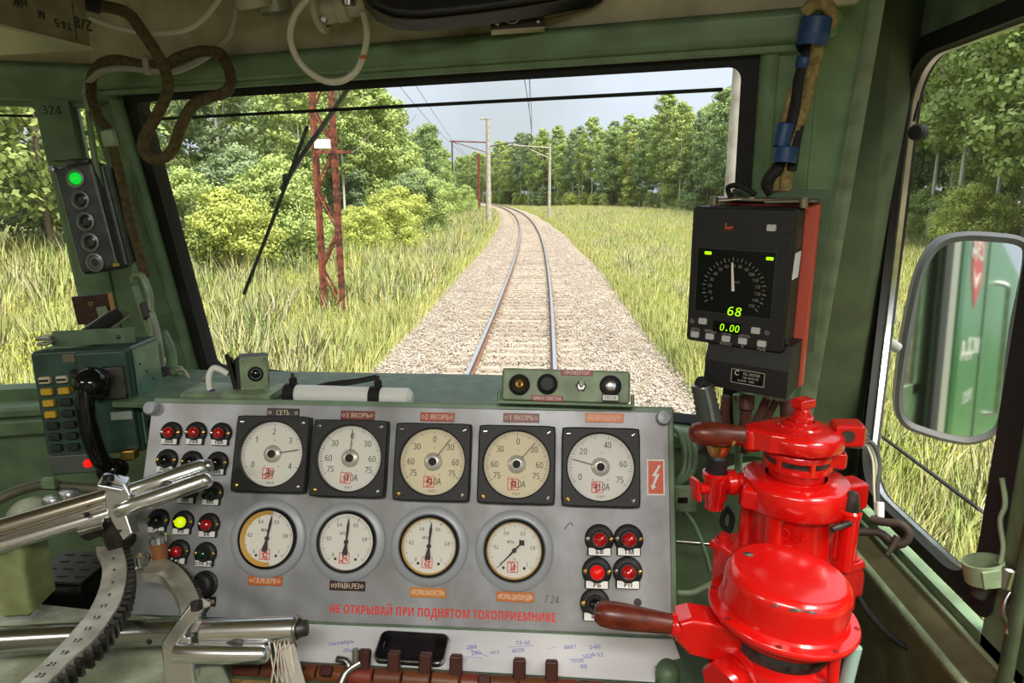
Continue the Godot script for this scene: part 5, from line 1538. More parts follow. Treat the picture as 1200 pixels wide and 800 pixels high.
func build_lower_valve() -> void:
	var o := Vector3(0.2710, 1.1208, -0.733)
	var g := thing("brake_valve", "red brake valve with a big round domed cap and a long wooden handle pointing left", "brake valve", Transform3D(Basis.from_euler(Vector3(0.02, 0, -0.075)), o))
	var cap := MB.new()
	cap.lathe([Vector2(0.0705, 0.004), Vector2(0.0700, 0.038), Vector2(0.0698, 0.040), Vector2(0.0685, 0.0460), Vector2(0.0655, 0.0500), Vector2(0.0615, 0.0525), Vector2(0.0595, 0.0530), Vector2(0.040, 0.0540), Vector2(0.036, 0.0542), Vector2(0, 0.0548)], Transform3D(), 64, 0, TAU, 0.6)
	cap.lathe([Vector2(0.060, -0.003), Vector2(0.0825, -0.003), Vector2(0.084, -0.001), Vector2(0.084, 0.003), Vector2(0.0825, 0.005), Vector2(0.073, 0.0055), Vector2(0.0705, 0.008)], Transform3D(), 64)
	part("domed_cap", cap, M.red, g)
	for k in 8:
		var a := 0.35 + k * PI / 4.0
		part("rim_hole", MB.new().lathe([Vector2(0.0034, 0.0055), Vector2(0.0030, 0.0058), Vector2(0.0015, 0.0057), Vector2(0, 0.0056)], off(cos(a) * 0.079, 0, sin(a) * 0.079), 12), mat(c8(120, 10, 10), 0.5), g)
	var chip := mat(c8(118, 132, 118), 0.6)
	for q in [[1.75, 0.0680, 0.0462, 0.020], [1.55, 0.0680, 0.0462, 0.015], [2.05, 0.0685, 0.045, 0.014]]:
		part("paint_chip", MB.new().ball(Vector3(cos(q[0]) * q[1], q[2], sin(q[0]) * q[1]), 0.5 * q[3], Vector3(1.0, 0.18, 0.12), 10), chip, g)
	part("paint_chip", MB.new().ball(Vector3(-0.040, 0.0548, -0.026), 0.006, Vector3(1.1, 0.05, 0.8), 10), chip, g)
	var body := MB.new()
	body.lathe([Vector2(0.064, -0.003), Vector2(0.064, -0.020), Vector2(0.058, -0.024), Vector2(0.056, -0.040), Vector2(0.066, -0.046), Vector2(0.068, -0.056), Vector2(0.064, -0.105), Vector2(0.070, -0.112), Vector2(0.070, -0.16), Vector2(0, -0.16)], Transform3D(), 40)
	part("valve_body", body, M.red, g)
	part("worn_band", MB.new().lathe([Vector2(0.0588, -0.022), Vector2(0.0592, -0.030), Vector2(0.0575, -0.040)], Transform3D(), 40, 0.4, 2.6), M.dark_steel, g)
	var cn := MB.new()
	cn.lathe([Vector2(0.0, 0), Vector2(0.026, 0), Vector2(0.030, 0.006), Vector2(0.030, 0.028), Vector2(0.022, 0.036), Vector2(0.018, 0.06)], MB.along(Vector3(-0.072, -0.075, 0.046), Vector3(0.8, 0.1, -0.6)), 6, 0, TAU, 2.0)
	cn.lathe([Vector2(0.034, 0.020), Vector2(0.036, 0.030), Vector2(0.030, 0.038)], MB.along(Vector3(-0.072, -0.075, 0.046), Vector3(0.8, 0.1, -0.6)), 24)
	part("hex_union", cn, M.red, g)
	# handle
	var arm := MB.new()
	var p0 := Vector3(-0.118, -0.012, 0.010)
	arm.prism(PackedVector2Array([Vector2(-0.122, 0.013), Vector2(-0.108, 0.019), Vector2(-0.045, 0.016), Vector2(-0.045, -0.034), Vector2(-0.070, -0.036), Vector2(-0.105, -0.030), Vector2(-0.122, -0.014)]), -0.016, 0.018, off(0, -0.026, 0.008), 0.006)
	part("handle_arm", arm, M.red, g)
	part("red_collar", MB.new().rod(Vector3(-0.128, -0.026, 0.009), Vector3(-0.115, -0.027, 0.009), 0.014, 0.015), M.red, g)
	part("wooden_handle", MB.new().lathe([Vector2(0, 0), Vector2(0.0115, 0), Vector2(0.0130, 0.02), Vector2(0.0155, 0.055), Vector2(0.0160, 0.070), Vector2(0.0145, 0.084), Vector2(0.0095, 0.091), Vector2(0, 0.0925)], MB.along(Vector3(-0.126, -0.026, 0.009), Vector3(-1, 0.04, -0.02)), 28), M.wood, g)
	var p1 := MB.new()
	p1.tube([Vector3(0.040, -0.006, 0.060), Vector3(0.042, -0.04, 0.062), Vector3(0.050, -0.07, 0.066), Vector3(0.058, -0.12, 0.066)], 0.006, 10, 5)
	part("red_pipe", p1, M.red, g)
	part("pale_pipe", MB.new().tube([Vector3(0.066, -0.004, 0.046), Vector3(0.064, -0.05, 0.048), Vector3(0.062, -0.13, 0.05)], 0.0075, 12, 4), mat(c8(140, 166, 156), 0.4), g)


func build_pedestals() -> void:
	var a := thing("valve_pedestal", "dark green pedestal under the domed brake valve", "pedestal", off(0.275, 0.0, -0.73))
	part("column", MB.new().box(Vector3(0.13, 0.962, 0.13), off(0, 0.481, 0), 0.01), M.green_dull, a)
	var b := thing("valve_pedestal", "dark green pedestal under the tall brake valve", "pedestal", off(0.335, 0.0, -0.90))
	part("column", MB.new().box(Vector3(0.12, 1.032, 0.11), off(0, 0.516, 0), 0.01), M.green_dull, b)
	var lo := Vector3(0.1605, 0.9589, -0.8237)
	var l := thing("desk_lug", "rounded dark green lug at the right end of the paper sheet", "lug", off(lo.x, lo.y, lo.z))
	part("lug", MB.new().ball(Vector3.ZERO, 0.022, Vector3(0.75, 1.0, 0.8), 20).box(Vector3(0.03, 0.10, 0.03), off(0.0, -0.055, 0), 0.008), M.green_dull, l)


func build_mirror() -> void:
	var body := [Vector2(-0.1012, -0.1853), Vector2(-0.1107, -0.1067), Vector2(-0.1148, 0.0012), Vector2(-0.1121, 0.1076), Vector2(-0.1008, 0.1695), Vector2(-0.0779, 0.2090), Vector2(-0.0371, 0.2257), Vector2(0.0176, 0.2288), Vector2(0.0692, 0.2245), Vector2(0.0850, 0.1989), Vector2(0.0931, 0.0947), Vector2(0.1014, -0.0431), Vector2(0.1051, -0.1662), Vector2(0.0958, -0.2127), Vector2(0.0597, -0.2377), Vector2(0.0192, -0.2421), Vector2(-0.0323, -0.2365), Vector2(-0.0775, -0.2233)]
	var poly := PackedVector2Array()
	for k in body.size():
		for j in 5:
			poly.append(body[k].cubic_interpolate(body[(k + 1) % body.size()], body[(k + body.size() - 1) % body.size()], body[(k + 2) % body.size()], j / 5.0))
	var xf := Transform3D(Basis.from_euler(Vector3(-5, -17.5, -4) * PI / 180.0), Vector3(0.8978, 1.2912, -1.527))
	var g := thing("wing_mirror", "tall wing mirror in a dark grey frame outside the right side window", "mirror", xf)
	var inner := PackedVector2Array()
	var m := poly.size()
	for k in m:
		inner.append(poly[k] - poly[k].normalized() * 0.017 * (1.0 + 0.25 * absf(poly[k].normalized().y)))
	var fr := MB.new()
	fr.prism(poly, -0.05, -0.002, Transform3D(), 0.008)
	var rim := PackedVector2Array()
	for k in m:
		rim.append(poly[k].lerp(inner[k], 0.45))
	fr.band(poly, rim, -0.008, 0.006)
	fr.band(rim, inner, 0.006, 0.0)
	part("frame", fr, mat(c8(70, 72, 74), 0.45), g)
	part("mirror_glass", MB.new().prism(inner, -0.003, 0.0005, Transform3D()), mat(c8(235, 240, 240), 0.03, 1.0), g)
	wpart("arm", MB.new().tube([Vector3(0.60, 1.365, -1.50), Vector3(0.7545, 1.2658, -1.5124)], 0.012, 12, 1), mat(c8(140, 142, 142), 0.4), g)
	# the side of the locomotive that the mirror shows
	var s := shell("wall_outside", "green painted side of the locomotive behind the cab, seen in the wing mirror")
	var x := 0.62
	struct("side_sheet", MB.new().box(Vector3(0.03, 3.3, 11.3), off(x - 0.015, 0.55, 6.25)), mat(c8(96, 150, 100), 0.35), s)
	struct("dark_seal", MB.new().box(Vector3(0.02, 3.0, 0.28), off(x + 0.005, 0.7, 0.62)), M.rubber, s)
	struct("grey_pillar", MB.new().box(Vector3(0.02, 3.0, 0.30), off(x + 0.004, 0.7, 0.93)), mat(c8(176, 178, 166), 0.5), s)
	struct("green_rib", MB.new().box(Vector3(0.03, 3.0, 0.25), off(x + 0.008, 0.7, 1.28), 0.006), mat(c8(40, 110, 50), 0.35), s)
	struct("door_seam", MB.new().box(Vector3(0.012, 3.0, 0.06), off(x + 0.003, 0.7, 3.2)), M.rubber, s)
	var yz := Transform3D(Basis(Vector3(0, 0, -1), Vector3(0, 1, 0), Vector3(1, 0, 0)), Vector3(x, 0, 0))
	var pn := struct("red_pennant", MB.new().prism(PackedVector2Array([Vector2(-2.75, 2.1), Vector2(-1.75, 2.1), Vector2(-1.95, 1.68), Vector2(-2.3, 1.48), Vector2(-2.7, 1.68)]), 0.0, 0.006, yz), mat(c8(216, 60, 52), 0.4), s)
	struct("pennant_lettering", MB.new().text("СЭД", 0.12, yz * off(-2.25, 1.88, 0.0065), 2.6, "Droid Sans", 0.002, true).prism(PackedVector2Array([Vector2(-2.55, 1.74), Vector2(-2.25, 1.60), Vector2(-1.95, 1.74), Vector2(-2.25, 1.67)]), 0.006, 0.009, yz), M.white, pn)
	struct("side_lettering", MB.new().text("МСД.д", 0.12, yz * off(-2.45, 1.22, 0.001), 2.6, "Droid Sans", 0.002, true).text("59502", 0.07, yz * off(-2.5, 0.86, 0.001), 2.6, "Droid Sans", 0.002), M.white, s)
	struct("handrail", MB.new().tube([Vector3(x, 1.78, 4.3), Vector3(x + 0.09, 1.75, 4.3), Vector3(x + 0.10, 1.6, 4.3), Vector3(x + 0.10, 0.7, 4.3), Vector3(x + 0.09, 0.6, 4.3), Vector3(x, 0.58, 4.3)], 0.02, 10, 5), M.steel, s)


func build_right_bits() -> void:
	# cloth-wrapped cables down the right post, bound with blue tape
	var co := Vector3(0.335, 1.732, -1.0086)
	var g := thing("cable_bundle", "bundle of cloth-wrapped cables bound with blue tape on the right post", "cables", off(co.x, co.y, co.z))
	var cloth := mat(c8(176, 158, 106), 0.9, 0.0, M.wood.albedo_texture, 9.0)
	wpart("cloth_cable", MB.new().tube([Vector3(0.3249, 1.8313, -0.9887), Vector3(0.331, 1.8395, -0.9806), Vector3(0.3465, 1.8373, -0.9811), Vector3(0.3574, 1.8225, -0.9888), Vector3(0.3481, 1.8029, -0.9942), Vector3(0.3466, 1.7828, -0.9999), Vector3(0.3427, 1.7509, -1.003), Vector3(0.3399, 1.7206, -1.0064), Vector3(0.3322, 1.6872, -1.0089), Vector3(0.3266, 1.659, -1.0127), Vector3(0.3257, 1.6242, -1.0153), Vector3(0.3236, 1.5995, -1.0097)], 0.0092, 10, 6, 0.06), cloth, g)
	wpart("black_cable", MB.new().tube([Vector3(0.3438, 1.8186, -1.0076), Vector3(0.3411, 1.787, -1.0108), Vector3(0.3325, 1.7491, -1.0122), Vector3(0.3311, 1.7212, -1.0112), Vector3(0.3262, 1.693, -1.0098), Vector3(0.3205, 1.6648, -1.0136), Vector3(0.3147, 1.636, -1.0172), Vector3(0.3044, 1.6208, -1.0183), Vector3(0.3024, 1.6114, -1.0213), Vector3(0.3099, 1.5995, -1.0191)], 0.010, 10, 6), M.rubber, g)
	wpart("thin_cable", MB.new().tube([Vector3(0.3402, 1.7973, -1.0078), Vector3(0.3301, 1.7548, -1.0133), Vector3(0.321, 1.7276, -1.0171), Vector3(0.3172, 1.6993, -1.0158), Vector3(0.3146, 1.6648, -1.0132), Vector3(0.3135, 1.6325, -1.0163), Vector3(0.3103, 1.6019, -1.0094)], 0.0045, 8, 6), cloth, g)
	wpart("black_cable", MB.new().tube([Vector3(0.3505, 1.815, -0.9918), Vector3(0.3479, 1.7951, -0.9976), Vector3(0.3464, 1.7692, -1.0021), Vector3(0.3425, 1.7369, -1.0051), Vector3(0.3372, 1.704, -1.0078), Vector3(0.3323, 1.6757, -1.0064), Vector3(0.3293, 1.6298, -1.0065)], 0.007, 8, 6), M.rubber, g)
	var blue := mat(c8(30, 64, 112), 0.45)
	for q in [[Vector3(0.3414, 1.826, -0.9937), Vector3(0.3377, 1.7907, -0.996), 0.0205], [Vector3(0.3414, 1.7973, -1.0079), Vector3(0.3358, 1.7883, -1.0056), 0.0185], [Vector3(0.3354, 1.7803, -1.0089), Vector3(0.334, 1.7653, -1.0107), 0.011], [Vector3(0.3161, 1.6928, -1.0071), Vector3(0.3111, 1.662, -1.0052), 0.012], [Vector3(0.3177, 1.6605, -1.0001), Vector3(0.3152, 1.6387, -0.9973), 0.0165]]:
		wpart("blue_tape", MB.new().lathe([Vector2(q[2] * 0.9, 0), Vector2(q[2], 0.002), Vector2(q[2] * 1.02, (q[1] - q[0]).length() * 0.6), Vector2(q[2] * 0.92, (q[1] - q[0]).length())], MB.along(q[0], q[1] - q[0]), 9, 0, TAU, 2.0), blue, g)
	# knob stuck on the side window
	var ko := Vector3(0.535, 1.6872, -1.0901)
	var kn := thing("suction_knob", "small black round knob on the front edge of the side window", "knob", off(ko.x, ko.y, ko.z))
	var ax := Vector3(-0.75, 0.0, 0.6).normalized()
	part("cup", MB.new().lathe([Vector2(0, -0.009), Vector2(0.011, -0.009), Vector2(0.0125, -0.006), Vector2(0.012, 0.006), Vector2(0.009, 0.009), Vector2(0, 0.0095)], MB.along(Vector3.ZERO, ax), 20), M.rubber, kn)
	wpart("stem", MB.new().rod(Vector3(0.54, 1.6906, -1.1314), Vector3(0.54, 1.6889, -1.1105), 0.002), M.dark_steel, kn)
	wpart("upright_pin", MB.new().rod(Vector3(0.54, 1.7055, -1.1171), Vector3(0.54, 1.734, -1.1091), 0.002), M.rubber, kn)
	# grey plug and loose wires by the side window
	var po := Vector3(0.4645, 1.2327, -1.0256)
	var pg := thing("wire_plug", "grey plug with loose thin wires hanging beside the side window", "plug", off(po.x, po.y, po.z))
	var pl := MB.new().box(Vector3(0.026, 0.032, 0.022), turned(Vector3.ZERO, Vector3(0, 15, -8)), 0.003)
	for k in 4:
		pl.box(Vector3(0.029, 0.0022, 0.024), turned(Vector3(0, -0.010 + 0.0065 * k, 0), Vector3(0, 15, -8)))
	part("plug_body", pl, mat(c8(92, 94, 96), 0.5), pg)
	part("plug_cap", MB.new().rod(Vector3(0.004, 0.014, 0), Vector3(0.006, 0.021, 0), 0.006), M.dark_steel, pg)
	var wc := [c8(196, 190, 168), c8(120, 128, 96), c8(206, 204, 196), c8(60, 62, 60)]
	for k in 4:
		var s := k * 2.5
		wpart("wire", MB.new().tube([Vector3(0.4724, 1.2301, -1.0255) + Vector3(0, -0.002 * k, 0), Vector3(0.482, 1.2191, -1.0186) + Vector3(0.002 * k, 0.002 * k, 0), Vector3(0.4878, 1.1981, -1.0092) + Vector3(0.003 * k, 0, 0), Vector3(0.4849, 1.1667, -0.9919) + Vector3(0.0015 * k, 0, 0), Vector3(0.4832, 1.1361, -0.9749) + Vector3(0.001 * k, 0, 0), Vector3(0.4812, 1.1233, -0.9617)], 0.0022 if k < 3 else 0.0042, 6, 6), mat(wc[k], 0.6), pg)
	wpart("white_sleeve", MB.new().rod(Vector3(0.4894, 1.1485, -0.978), Vector3(0.4873, 1.1284, -0.9683), 0.006), M.white, pg)
	# hook with black wire
	var ho := Vector3(0.4917, 1.1122, -0.9497)
	var hk := thing("cable_hook", "dark bent cable end curled like a hook above the wall ledge", "cable hook", off(ho.x, ho.y, ho.z))
	var dk := mat(c8(62, 50, 42), 0.7)
	wpart("hook", MB.new().tube([Vector3(0.4422, 1.0963, -0.9739), Vector3(0.4633, 1.1049, -0.9668), Vector3(0.484, 1.1085, -0.9587), Vector3(0.4943, 1.1036, -0.948), Vector3(0.503, 1.1013, -0.9378), Vector3(0.5127, 1.1111, -0.9354), Vector3(0.5137, 1.1231, -0.9381), Vector3(0.5051, 1.1304, -0.9442), Vector3(0.4914, 1.1281, -0.9531), Vector3(0.4787, 1.1258, -0.9621), Vector3(0.4734, 1.1272, -0.9672)], 0.0062, 9, 5, 0.05), dk, hk)
	wpart("tail", MB.new().tube([Vector3(0.5016, 1.1134, -0.9403), Vector3(0.4944, 1.0989, -0.9367), Vector3(0.4859, 1.0868, -0.9335)], 0.0055, 8, 3, 0.0, 0.003), dk, hk)
	# black cable hanging along the wall
	var bo := Vector3(0.4358, 1.0939, -0.9422)
	var bc := thing("wall_cable", "black cable running down from a pale sleeve behind the brake valves", "cable", off(bo.x, bo.y, bo.z))
	wpart("sheath", MB.new().tube([Vector3(0.444, 1.1186, -0.9686), Vector3(0.4414, 1.0888, -0.9517), Vector3(0.4374, 1.0633, -0.9356), Vector3(0.4421, 1.036, -0.9197), Vector3(0.4564, 1.0106, -0.9048), Vector3(0.4788, 0.9882, -0.891), Vector3(0.5053, 0.9734, -0.8792)], 0.0042, 8, 6), M.rubber, bc)
	wpart("pale_sleeve", MB.new().tube([Vector3(0.4304, 1.127, -0.9901), Vector3(0.4392, 1.1265, -0.9803), Vector3(0.4427, 1.1186, -0.9685), Vector3(0.4433, 1.1086, -0.9613)], 0.0075, 8, 4), M.green_pale, bc)
	# clamp with pin at the lower right corner of the window
	var lo := Vector3(0.5137, 1.1677, -0.7581)
	var la := thing("window_latch", "green bracket with a steel pin at the lower rear corner of the side window", "latch", off(lo.x, lo.y, lo.z))
	part("bracket", MB.new().lathe([Vector2(0.020, -0.012), Vector2(0.022, -0.012), Vector2(0.022, 0.012), Vector2(0.020, 0.012)], turned(Vector3(-0.006, 0.0, 0), Vector3(-8, 0, 14)), 24).box(Vector3(0.020, 0.022, 0.004), turned(Vector3(-0.010, 0.0, 0.020), Vector3(0, 0, 14)), 0.001), M.green_pale, la)
	part("pin", MB.new().rod(Vector3(0.006, -0.012, 0.012), Vector3(0.010, 0.014, 0.012), 0.013, 0.0125, 20, 0.002), M.steel, la)
	part("tail_screw", MB.new().rod(Vector3(-0.010, -0.034, 0.002), Vector3(-0.004, -0.010, 0.002), 0.008, 0.010), M.dark_steel, la)
	wpart("wire", MB.new().tube([Vector3(0.523, 1.1731, -0.7496), Vector3(0.531, 1.1693, -0.7493), Vector3(0.5351, 1.1558, -0.7466), Vector3(0.5274, 1.1423, -0.7431), Vector3(0.5236, 1.1268, -0.7395), Vector3(0.5297, 1.1133, -0.737), Vector3(0.5279, 1.1017, -0.7343)], 0.0032, 6, 5), M.steel, la)
	wpart("wire", MB.new().tube([Vector3(0.5262, 1.2732, -0.7819), Vector3(0.5306, 1.2439, -0.7758), Vector3(0.5249, 1.2244, -0.7712), Vector3(0.5226, 1.2001, -0.7555), Vector3(0.519, 1.1808, -0.751)], 0.003, 6, 5), M.green_pale, la)
	var vp := thing("wall_conduit", "green vertical conduit pipe on the wall behind the window latch", "pipe", off(0.535, 0.75, -0.735))
	part("pipe", MB.new().rod(Vector3(0, 0, 0), Vector3(0, 1.1, 0), 0.008), M.olive, vp)
	part("pipe", MB.new().rod(Vector3(-0.004, 0, 0.045), Vector3(-0.004, 1.1, 0.045), 0.008), M.olive, vp)
	# cables and pipes between the panel and the valves
	var go := Vector3(0.2193, 1.1724, -1.0996)
	var cc := thing("green_cable_coil", "coil of green painted cable hanging right of the panel", "cable coil", off(go.x, go.y, go.z))
	for k in 3:
		wpart("loop", MB.new().tube([Vector3(0.2072, 1.1978, -1.1557), Vector3(0.2183, 1.1964, -1.1253) + Vector3(0.006 * k, 0, 0.004 * k), Vector3(0.2235, 1.1752, -1.1005) + Vector3(0.007 * k, 0, 0.004 * k), Vector3(0.2192, 1.1455, -1.0835) + Vector3(0.006 * k, 0, 0.003 * k), Vector3(0.2028, 1.1162, -1.0863)], 0.0058, 8, 6), M.green, cc)
	var jo := Vector3(0.2193, 1.1053, -1.0645)
	var jb := thing("junction_bracket", "pale green steel bracket screwed to the panel's right side", "bracket", off(jo.x, jo.y, jo.z))
	part("plate", MB.new().box(Vector3(0.040, 0.044, 0.012), Transform3D(), 0.002), M.green_pale, jb)
	part("slot", MB.new().box(Vector3(0.016, 0.010, 0.002), off(-0.004, 0.0, 0.0065)), M.dark_steel, jb)
	var ro := Vector3(0.2489, 0.9985, -1.1148)
	var rd := thing("steel_rods", "thin pale rods and pipes crossing the gap right of the panel", "pipes", off(ro.x, ro.y, ro.z))
	wpart("rod", MB.new().tube([Vector3(0.2129, 1.0014, -1.1131), Vector3(0.2848, 0.9956, -1.1164)], 0.0035, 8, 1), M.steel, rd)
	wpart("rod", MB.new().tube([Vector3(0.2105, 0.9249, -1.0758), Vector3(0.2429, 0.9235, -1.0775), Vector3(0.2664, 0.9336, -1.0812), Vector3(0.2869, 0.9422, -1.0843)], 0.006, 8, 4), M.green_pale, rd)
	wpart("rod", MB.new().tube([Vector3(0.2302, 1.0542, -1.1258), Vector3(0.2484, 1.0337, -1.1224), Vector3(0.2669, 0.9926, -1.1146), Vector3(0.2795, 0.9516, -1.1064)], 0.004, 8, 4), M.green, rd)
	wpart("rod", MB.new().tube([Vector3(0.2681, 1.1275, -0.9903), Vector3(0.2775, 1.1121, -0.9876), Vector3(0.2725, 1.0916, -0.9828), Vector3(0.2619, 1.1045, -0.9849), Vector3(0.2669, 1.1224, -0.9891)], 0.0042, 8, 5), M.rubber, rd)
	# plugs and cables under the display
	var uo := Vector3(0.2986, 1.2768, -1.0146)
	var ud := thing("display_cables", "brown plugs and cables hanging under the speed display", "cables", off(uo.x, uo.y, uo.z))
	var bn := mat(c8(84, 52, 44), 0.45)
	for q in [[874, 466, 872, 500, 0.011], [924, 472, 926, 492, 0.011], [852, 470, 850, 505, 0.006], [898, 470, 878, 506, 0.006], [910, 472, 896, 500, 0.006], [862, 468, 862, 505, 0.004]]:
		pass
	wpart("plug", MB.new().rod(Vector3(0.2944, 1.2997, -1.0193), Vector3(0.2934, 1.2768, -1.0143), 0.012).rod(Vector3(0.2934, 1.2768, -1.0143), Vector3(0.2942, 1.2327, -1.0149), 0.009), bn, ud)
	wpart("plug", MB.new().rod(Vector3(0.3547, 1.295, -1.0118), Vector3(0.3564, 1.2623, -1.0048), 0.013), bn, ud)
	wpart("cable", MB.new().tube([Vector3(0.2659, 1.2942, -1.0266), Vector3(0.2661, 1.2629, -1.03), Vector3(0.2731, 1.2283, -1.0332), Vector3(0.2709, 1.1891, -1.0245)], 0.007, 8, 4), bn, ud)
	wpart("cable", MB.new().tube([Vector3(0.3256, 1.2946, -1.0202), Vector3(0.3173, 1.266, -1.0237), Vector3(0.3049, 1.2344, -1.0262), Vector3(0.3001, 1.2022, -1.0291)], 0.007, 8, 4), bn, ud)
	wpart("cable", MB.new().tube([Vector3(0.3399, 1.2921, -1.0205), Vector3(0.333, 1.2686, -1.0252), Vector3(0.3259, 1.2447, -1.0298)], 0.006, 8, 4), bn, ud)
	wpart("green_pipe", MB.new().tube([Vector3(0.2896, 1.2881, -1.0575), Vector3(0.2941, 1.248, -1.0593), Vector3(0.3003, 1.191, -1.0575), Vector3(0.2957, 1.1238, -1.0425)], 0.006, 8, 4), M.green, ud)
	wpart("green_pipe", MB.new().tube([Vector3(0.27, 1.097, -1.035), Vector3(0.2784, 1.1425, -1.066), Vector3(0.3173, 1.1511, -1.0908), Vector3(0.3702, 1.1514, -1.1045)], 0.008, 8, 4), M.green_pale, ud)
	wpart("blue_tape", MB.new().rod(Vector3(0.314, 1.2447, -1.0291), Vector3(0.3191, 1.2551, -1.0316), 0.010), mat(c8(34, 76, 190), 0.4), ud)



# ---------------------------------------------------------------- the left side
func build_left() -> void:
	build_repeater()
	build_radio()
	build_conduits()
	build_controller()
	build_wiper()


func build_repeater() -> void:
	var xf := Transform3D(Basis.from_euler(Vector3(-3.1, -0.5, 9.7) * PI / 180.0), Vector3(-0.9279, 1.5498, -1.3154))
	var g := thing("signal_repeater", "dark grey cab signal repeater with five round lenses, the top one lit green", "signal light", xf)
	var w := 0.0867
	var h := 0.2131
	var gm := mat(c8(84, 88, 90), 0.3, 0.4, M.steel.albedo_texture, 8.0)
	part("housing", MB.new().box(Vector3(w, h, 0.045), off(0, 0, -0.0225), 0.008).box(Vector3(0.014, h * 0.96, 0.03), off(w / 2 + 0.003, -0.002, -0.03), 0.005), gm, g)
	part("back_frame", MB.new().box(Vector3(w + 0.024, h - 0.02, 0.012), off(0.006, 0, -0.048), 0.004), M.black, g)
	for k in 5:
		var v: float = [0.078, 0.036, -0.006, -0.047, -0.087][k]
		var o := Vector3(0.002 - 0.001 * k, v, 0)
		var z := Vector3(0, 0, 1)
		var r := part("lens_ring", MB.new().lathe([Vector2(0.0190, 0), Vector2(0.0185, 0.003), Vector2(0.0150, 0.004), Vector2(0.0125, 0.001), Vector2(0.0125, -0.001)], MB.along(o, z), 28), mat(c8(140, 144, 146), 0.3, 0.6), g)
		if k == 0:
			part("green_lens_lamp", MB.new().lathe([Vector2(0.0115, 0.000), Vector2(0.0105, 0.004), Vector2(0.007, 0.0068), Vector2(0, 0.008)], MB.along(o, z), 24), glow(Color(0.02, 0.85, 0.2), 0.9, c8(20, 150, 60)), r, "lit green lens")
		else:
			part("dark_lens", MB.new().lathe([Vector2(0.0128, 0.0005), Vector2(0.008, 0.0015), Vector2(0.0075, -0.0005), Vector2(0, -0.001)], MB.along(o, z), 24), mat(c8(22, 24, 22), 0.2) if k < 4 else mat(c8(104, 108, 106), 0.3), r)
	part("top_bracket", MB.new().box(Vector3(0.05, 0.014, 0.02), turned(Vector3(-0.002, h / 2 + 0.006, -0.03), Vector3(0, 0, -6)), 0.004), M.dark_steel, g)
	part("corner_clasp", MB.new().box(Vector3(0.018, 0.014, 0.02), off(-w / 2, h / 2 - 0.004, -0.006), 0.005), M.steel, g)
	part("yellow_screw", MB.new().hexa(Vector3(0.040, -h / 2 + 0.008, -0.002), Vector3(0.040, -h / 2 + 0.008, 0.006), 0.005), M.brass, g)
	part("side_hinge", MB.new().box(Vector3(0.012, 0.012, 0.012), off(-w / 2 - 0.006, -0.005, -0.03), 0.002), M.brass, g)


